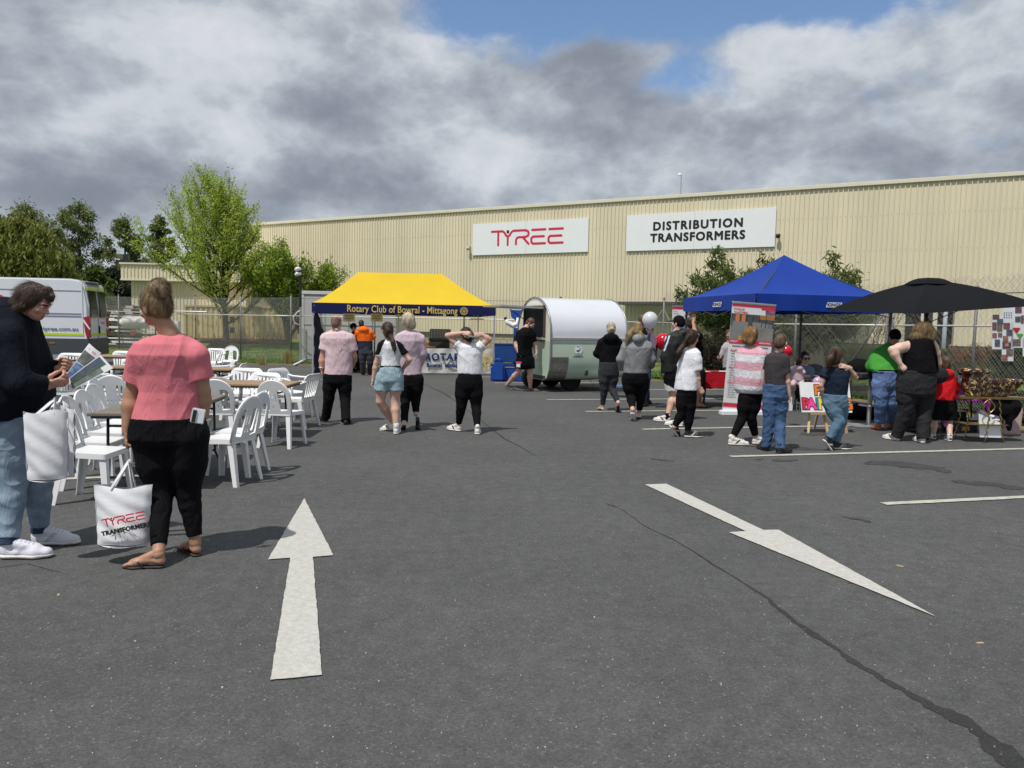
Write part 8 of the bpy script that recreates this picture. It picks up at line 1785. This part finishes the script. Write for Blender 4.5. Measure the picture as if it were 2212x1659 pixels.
letters('FACE', 'orgt', -.135, .12, bh*.72, .22); letters('PAINTING', 'rpptyrgv'.replace('pp', 'pt'), -.345, .099, bh*.26, .24) if False else letters('PAINTING', 'rptyrgvo', -.345, .099, bh*.26, .24)
# --- bar table
q = G(1876, 921); t = thing('bar_table', 'black square table on a single steel pole with a flat base plate', 'table', (q.x, q.y, 0)); MB().box((.06, 0, .865), (.75, .7, .07)).build('tabletop', M_black, t, bevel=.01); MB().tube([(0, 0, .02), (0, 0, .84)], .036, 14).build('pole', M_steel, t, smooth=True); MB().box((0, 0, .012), (.62, .5, .024)).build('base_plate', M_steel, t, bevel=.01); MB().tube([(.17*math.cos(a*PI/10), .17*math.sin(a*PI/10), .36) for a in range(21)], .010, 6).bar((-.17, 0, .36), (.17, 0, .36), .014).build('foot_ring', M_alu, t, smooth=True)
xf = lambda x, y, D: P((x/4.61+2140)*S, (y/4.61+760)*S, D)
B_ = Blob(.014, .04); 
def lump(name, label, cat, parts, m, amp=.02, f=12, seed=0, h=.014):
    c0 = Vector(parts[0][0]); B_ = Blob(h, .04)
    for c, r in parts: B_.ell(c, r)
    V, F = B_.mesh(); tt = thing(name, label, cat, (c0.x, c0.y, 0)); finish('cloth', folds(V, F, amp, f, seed)-np.array([c0.x, c0.y, 0]), F, m, tt); return tt
q = xf(60, 720, 14.2); lump('camp_chair', 'dark folding chair seat seen over the black table', 'chair', [((q.x, 14.2, .9), (.30, .2, .20))], black_c, .02); t = bpy.data.objects['camp_chair']
for x in (-.25, .25):
    for y in (-.15, .15): MB().tube([(x, y, 0), (x*.8, y*.5, .8)], .014, 6).build('leg', M_black, t)
q = xf(60, 1170, 14.0); lump('kit_bag', 'long black bag lying on the ground under the black table', 'bag', [((q.x, 14.0, .14), (.5, .18, .15)), ((q.x+.3, 14, .12), (.35, .2, .13))], black_c, .02)
# --- craft table in purple with planter, boxes, cards
t = trestle('craft_table', 'low folding table with purple cloth behind the red hoodie', xf(1190, 900, 12.6).x, 12.6, 0, 1.1, .6, .70, M_black)
tt = thing('purple_cloth', 'shiny purple cloth draped over the craft table', 'cloth', (xf(1300, 900, 12.3).x, 12.3, 0)); M_pur = mat('satin_purple', (.28, .02, .32), .3, var=.25, vscale=7, bump=.4, bscale=12, spec=.6)
mb = MB(); mb.grid(lambda u, v: ((u-.5)*1.15, (v-.3)*.6, .722+.01*math.sin(u*20)), 10, 4); mb.grid(lambda u, v: ((u-.5)*1.15, -.18-.04*math.sin(u*16)*v, .722-v*(.18+.42*max(0, math.sin(u*9+.6))**2)), 30, 8); mb.build('drape', M_pur, tt, smooth=True)
for (x0, y0, x1, y1, D, nm, lb, m_) in ((1175, 790, 1245, 950, 12.4, 'drink_can', 'tall silver tub with a black lid on the craft table', M_alu), ):
    a, b = xf(x0, y1, D), xf(x1, y0, D); tt = thing('tub', lb, 'tub', ((a.x+b.x)/2, D, .72)); h = b.z-.72; MB().lathe([((b.x-a.x)/2, 0), ((b.x-a.x)/2, h*.85)], n=16).build('body', m_, tt, smooth=True); MB().lathe([((b.x-a.x)/2*1.05, h*.85), ((b.x-a.x)/2*1.05, h), (0, h)], n=16).build('lid', M_black, tt)
def leopard():
    m = mat('leopard_glaze', (.3, .2, .1), .25, coat=.5); nt = m.node_tree; N = nt.nodes; L_ = nt.links; b = N['Principled BSDF']; tc = N.new('ShaderNodeTexCoord'); v = N.new('ShaderNodeTexVoronoi'); v.inputs['Scale'].default_value = 26; n = N.new('ShaderNodeTexNoise'); n.inputs['Scale'].default_value = 30; mx = N.new('ShaderNodeMix'); mx.data_type = 'RGBA'; mx.inputs[0].default_value = .12
    L_.new(tc.outputs['Object'], mx.inputs[6]); L_.new(n.outputs['Color'], mx.inputs[7]); L_.new(mx.outputs[2], v.inputs['Vector']); L_.new(tc.outputs['Object'], n.inputs['Vector']); r = N.new('ShaderNodeValToRGB'); L_.new(v.outputs['Distance'], r.inputs[0]); e = r.color_ramp.elements; e[0].position = 0; e[0].color = (.09, .035, .02, 1); e[1].position = .85; e[1].color = (.55, .38, .17, 1)
    for p_, c_ in ((.30, (.03, .012, .008, 1)), (.60, (.018, .008, .006, 1)), (.70, (.40, .26, .11, 1))): k = e.new(p_); k.color = c_
    L_.new(r.outputs[0], b.inputs['Base Color']); return m
D = 11.35; c = xf(1530, 1000, D); t = thing('leopard_planter', 'leopard print planter shaped like a boot on an ornate gold stand', 'planter', (c.x, D, .62)); z = lambda y: xf(0, y, D).z; X = lambda x: xf(x, 900, D).x-c.x
B_ = Blob(.009, .03); zc = lambda y: z(y)
def ringed(x0, x1, ztop, zbot, hw0, hw1, dep, e=2.2): return dict(z=[zbot, zbot+.25*(ztop-zbot), zbot+.7*(ztop-zbot), ztop], cx=[(x0+x1)/2*.9+.0]*4, cy=[0]*4, a=[hw1, hw1+.3*(hw0-hw1), hw1+.85*(hw0-hw1), hw0], b=[dep*.7, dep*.85, dep, dep*1.05])
xa, xb = X(1240), X(1470); tops = zc(745); bots = zc(1030)
B_.loft([bots, bots+.10, zc(880), zc(800), tops], [(xa+xb)/2+.03]*5, [0]*5, [.12, .19, .19, .175, .175], [.10, .14, .15, .15, .15]); B_.loft([tops-.012, tops+.015], [(xa+xb)/2-.02]*2, [0]*2, [.225, .23], [.17, .17], k=.01)
xc, xd = X(1440), X(1835); B_.loft([bots, bots+.08, zc(900), zc(845)], [(xc+xd)/2-.06, (xc+xd)/2-.03, (xc+xd)/2+.0, (xc+xd)/2+.015], [0]*4, [.20, .27, .315, .345], [.09, .13, .16, .165])
V, F = B_.mesh(); in2 = Blob(.009, .001); finish('planter_body', V-np.array([0, 0, .62]), F, leopard(), t)
mb = MB(); mb.tube([((xc+xd)/2+.015+.315*math.cos(a*PI/16), .14*math.sin(a*PI/16), zc(845)-.615) for a in range(33)], .016, 6); mb.tube([((xa+xb)/2-.02+.20*math.cos(a*PI/16), .15*math.sin(a*PI/16), tops-.60) for a in range(33)], .016, 6); mb.build('rim', MATS['leopard_glaze'], t, smooth=True)
mb = MB(); mb.lathe([(0, 0), (.29, 0)], ((xc+xd)/2+.015, 0, zc(845)-.613), 24, sy=.5); mb.lathe([(0, 0), (.18, 0)], ((xa+xb)/2-.02, 0, tops-.603), 24, sy=.75); mb.build('soil', mat('soil', (.03, .02, .014), .95), t)
M_gold = mat('gold_metal', (.42, .30, .12), .3, metal=1.0, var=.3, vscale=30)
t = thing('ornate_stand', 'twisted gold metal stand with a magazine shelf under the planter', 'stand', (c.x, D, 0)); zb = bots
MB().box((0, 0, zb-.02), (1.0, .26, .035)).build('top_rail', M_gold, t, bevel=.01)
for i, (x0, xg_, yg) in enumerate(((X(1290), X(1215), .15), (X(1480), X(1455), -.14), (X(1640), X(1715), -.06), (X(1400), X(1390), .2))):
    pts = []
    for k in range(40):
        s_ = k/39; a = s_*40; pts.append((x0+(xg_-x0)*s_**2+.009*math.cos(a)+.02*math.sin(s_*PI), yg+.009*math.sin(a), (zb-.03)*(1-s_)))
    MB().tube(pts, .010, 5).build('leg', M_gold, t, smooth=True)
for s_ in (-1, 1): mb = MB(); mb.tube([(X(1480)+s_*.09*math.sin(k*PI/9)+.0, -.14, zb-.04-.024*k) for k in range(10)], .009, 5).build('scroll', M_gold, t, smooth=True)
MB().box((X(1490), .02, .27), (.62, .28, .012)).build('shelf', M_gold, t)
def card(label, pts, D_, m, name='card', cat='card', th=.004):
    a = [xf(x, y, D_+(dy if len(p_) > 2 else 0)) for p_ in pts for x, y, dy in [(p_[0], p_[1], p_[2] if len(p_) > 2 else 0)]]; c0 = a[0]; n = (a[1]-a[0]).cross(a[2]-a[0]).normalized()*th; k = len(a)
    mb = MB(); mb.add([tuple(p_-c0) for p_ in a]+[tuple(p_-c0+n) for p_ in a], [tuple(range(k)), tuple(reversed(range(k, 2*k)))]+[(i, k+i, k+(i+1) % k, (i+1) % k) for i in range(k)]); o = mb.build(name, m); o.location = c0; setp(o, label=label, category=cat); return o
card('large white card leaning against the stand of the planter', [(1425, 1535), (1680, 1542), (1665, 1368), (1412, 1262)], 11.3, M_signw)
card('pale grey folded sheet lying on the shelf of the gold stand', [(1310, 1335, .1), (1660, 1345, -.05), (1650, 1300, .1), (1420, 1225, .2)], 11.35, mat('sheet_lilac', (.48, .48, .58), .5)); card('curled white paper sticking up on the gold stand shelf', [(1430, 1215, .1), (1600, 1290, 0), (1560, 1320, 0), (1460, 1330, .1)], 11.3, M_signw)
q0, q1 = xf(1665, 1490, 12.2), xf(1905, 1300, 12.2); t = thing('storage_tub', 'pale pink storage tub on the ground at the right edge', 'tub', ((q0.x+q1.x)/2, 12.35, 0)); MB().box((0, 0, .22), (q1.x-q0.x, .35, .44), taper=1.06).build('body', mat('tub_pink', (.50, .36, .35), .4), t, bevel=.02)
q = xf(1690, 1200, 12.0); lump('black_jacket', 'black jacket thrown over a chair back beside the planter', 'jacket', [((q.x, 12.0, .62), (.17, .10, .10)), ((q.x+.12, 12, .45), (.16, .10, .2)), ((q.x-.05, 12, .42), (.15, .1, .14)), ((q.x+.10, 11.95, .25), (.05, .05, .16))], black_c, .02, 12, 3)
for i, (x0, y0, x1, y1, D_, lb) in enumerate(((1120, 1380, 1290, 1500, 12.3, 'black box with an orange label on the ground behind the boy'), (1290, 1340, 1410, 1500, 12.5, 'dark box on the ground behind the gold stand'), (1100, 1250, 1280, 1375, 12.7, 'black crate stacked behind the labelled box'))):
    a, b = xf(x0, y1, D_), xf(x1, y0, D_); t = thing('storage_box', lb, 'box', ((a.x+b.x)/2, D_+.15, max(0, a.z) if i < 2 else .0)); h = max(.15, b.z-max(0, a.z)) if i < 2 else b.z; t.location.z = 0; h = b.z
    MB().box((0, 0, h/2), (b.x-a.x, .3, h)).build('body', mat('box_black', (.02, .025, .025), .4), t, bevel=.01); MB().box((0, 0, h+.008), (b.x-a.x+.02, .32, .02)).build('lid', mat('lid_teal', (.04, .09, .10), .4), t)
    if i == 0: MB().box((.08, -.153, h*.5), (.12, .004, h*.45)).build('label_print', mat('label_orange', (.45, .25, .05), .5), t)
q = xf(590, 1250, 13.0); t = thing('plastic_crate', 'grey plastic crate and boxes behind the black table', 'crate', (q.x, 13.0, 0)); MB().box((.1, .1, .3), (.5, .4, .6)).build('body', mat('crate_grey', (.10, .11, .14), .5), t, bevel=.02); MB().box((.1, .1, .63), (.52, .42, .04)).build('lid', mat('crate_lid', (.25, .30, .38), .5), t, bevel=.01)
# --- paper sheets and photos tied to the fence
t = thing('photo_display', 'cluster of white sheets with small photos tied to the fence', 'poster', (0, 0, 0)); fa, fb = Vector(FP[4]), Vector(FP[6-0]) if False else Vector(FP[5]); fa = Vector(FP[5]); fb = Vector(FP[6])
def onf(x, y, off=.04):
    ox, oy, sc = (2360, 620, 5.53); u, v = (x/sc+ox)*S, (y/sc+oy)*S; r = ray(u, v); best = None
    for i in (4, 5):
        a, b = Vector(FP[i]), Vector(FP[i+1]); d = (b-a).normalized(); n = Vector((-d.y, d.x)); n = n if n.dot(Vector((r.x, r.y))) < 0 else -n; k = (a+n*off).dot(n)/(r.x*n.x+r.y*n.y); p_ = Vector((r.x*k, r.y*k, CAMH+r.z*k)); s_ = (Vector((p_.x, p_.y))-a).dot(d)/(b-a).length
        if best is None or (0 <= s_ <= 1): best = p_
    return best
def sheet_(x0, y0, x1, y1, m, off=.04, name='sheet', tri=False, sk=0):
    p_ = [onf(x0, y1, off), onf(x1, y1+sk, off), onf(x1, y0+sk, off), onf(x0, y0, off)]; p_ = p_ if not tri else [p_[3], p_[2], (p_[0]+p_[1])/2]; k = len(p_); MB().add([tuple(q) for q in p_]+[tuple(q+Vector((.0, .003, 0))) for q in p_], [tuple(range(k)), tuple(reversed(range(k, 2*k)))]).build(name, m, t)
ph = [mat('photo_%d' % i, c_, .35, c2=c2_, var=.4, vscale=22) for i, (c_, c2_) in enumerate((((.10, .04, .05), (.30, .16, .16)), ((.35, .06, .05), (.45, .25, .2)), ((.05, .07, .10), (.16, .2, .24)), ((.12, .09, .07), (.3, .24, .2)), ((.02, .03, .10), (.10, .12, .3))))]
for q in ((665, 915, 815, 1400), (810, 800, 975, 1020), (815, 1020, 960, 1300), (800, 1290, 960, 1565), (975, 800, 1106, 1030), (925, 1030, 1106, 1380), (1090, 1250, 1180, 1500), (1106, 850, 1190, 1250)): sheet_(*q, M_signw)
for i, q in enumerate(((672, 920, 765, 985), (735, 980, 818, 1055), (668, 1025, 730, 1135), (735, 1060, 808, 1150), (668, 1175, 730, 1240), (748, 1172, 805, 1230), (703, 1265, 775, 1360), (822, 1035, 912, 1118), (862, 1128, 945, 1210), (815, 1215, 888, 1290), (862, 1395, 955, 1490), (803, 1475, 880, 1555), (985, 810, 1075, 895), (985, 945, 1060, 1020), (1065, 930, 1106, 1040), (950, 1260, 1060, 1350))): sheet_(*q, ph[(i*2+i//3) % 4], .048, 'photo')
sheet_(945, 1102, 1058, 1180, mat('card_red', (.55, .02, .02), .5), .05, 'photo', tri=True); sheet_(1000, 1185, 1100, 1255, mat('card_green', (.10, .40, .04), .5), .05, 'photo', tri=True); sheet_(813, 1305, 925, 1385, ph[4], .05, 'photo'); sheet_(845, 1318, 895, 1362, mat('card_orange', (.7, .25, .03), .5), .056, 'photo')
for i in range(3):
    for k in range(4): sheet_(830+k*32, 890+i*32, 842+k*32, 902+i*32, M_blueink, .047, 'print')
# --- pallets and clutter beyond the fence on the left
xj = lambda x, y, D: P((x/6.9125+240)*S, (y/6.9125+700)*S, D)
M_pal = mat('pallet_wood', (.10, .075, .05), .9, var=.35, vscale=8); M_pale = mat('pallet_end', (.50, .46, .42), .8, var=.15, vscale=8)
palm = None; k_ = 0
def pallet(o_, w=1.15, d=1.1):
    for i in range(7): o = MB().box((-w/2+.06+i*(w-.12)/6, 0, .125), (.095, d, .02)).build('board', M_pal, o_)
    for i in range(3):
        for z_ in (.06,): MB().box((0, -d/2+.05+i*(d-.1)/2, z_), (w, .09, .02) if False else (w, .05, .10)).build('bearer', M_pal, o_)
    for i in range(3): MB().box((-w/2+.08+i*(w-.16)/2, -d/2-.006, .07), (.26, .012, .11)).build('block', M_pale if i != 1 else M_pal, o_)
protoP = thing('wooden_pallet', 'x', 'pallet'); pallet(protoP); first = True; dz = .148
for si, (xx, D, n, nm) in enumerate(((180, 36.8, 12, 'left'), (420, 37.6, 14, 'right'))):
    bx_ = xj(xx, 1150, D).x
    for i in range(n):
        o = protoP if first else copy_tree(protoP); first = False; o.location = (bx_+random.uniform(-.05, .05), D+random.uniform(-.05, .05), .08+i*dz); o.rotation_euler = (0, 0, random.uniform(-.05, .05)); o.scale = (1.35, 1, 1)
        setp(o, label='wooden pallet, %s from the ground, in the %s stack beyond the fence' % (['lowest', 'second', 'third', 'fourth', 'fifth', 'sixth', 'seventh', 'eighth', 'ninth', 'tenth', 'eleventh', 'twelfth', 'thirteenth', 'fourteenth'][i], nm), category='pallet', group='pallets in the %s stack beyond the fence' % nm)
q = xj(720, 1000, 36.5); t = thing('material_pile', 'pile of wrapped white and grey materials beside the pallets', 'pile', (q.x, 36.5, 0)); rnd = random.Random(3)
for i in range(9): MB().box((rnd.uniform(-.2, .3), 0, .25+i*.17), (2.2+rnd.uniform(-.4, .4), .8, .10 if i % 2 else .07), rz=rnd.uniform(-.08, .08)).build('plank', [M_pal, M_signw, M_plasy][i % 3], t, bevel=.01)
B_ = Blob(.04, .1); B_.ell((q.x, 36.2, 1.35), (.75, .4, .28)); V, F = B_.mesh(); finish('wrapped_bundle', folds(V, F, .06, 5)-np.array([q.x, 36.5, 0]), F, M_plasy, t); MB().box((.0, -.45, .85), (.25, .05, .18)).build('orange_rag', mat('rag_orange', (.8, .12, .03), .6), t)
q = xj(1345, 780, 34.5); t = thing('red_cabinet', 'small white and red cabinet beyond the fence near the gate', 'cabinet', (q.x, 34.5, 0)); MB().box((0, 0, 1.1), (.5, .3, .7)).box((0, 0, .4), (.1, .1, .8)).build('body', M_signw, t, bevel=.01); MB().box((0, -.155, .95), (.4, .02, .3)).build('door', M_red, t)
for s_, (dz_, dx_) in enumerate(((0, 0),)):
    q = P((2005/3.456)*S*1.0, (400+1350/3.456)*S, 37.7); t = thing('tree_tag', 'dark tag fixed to the trunk of the pear tree', 'tag', (q.x-.25, 37.7, 1.2)); MB().box((.25, 0, .35), (.22, .05, .32)).build('panel', M_black, t); MB().box((.25, 0, -.15), (.22, .05, .28)).build('panel', M_black, t)
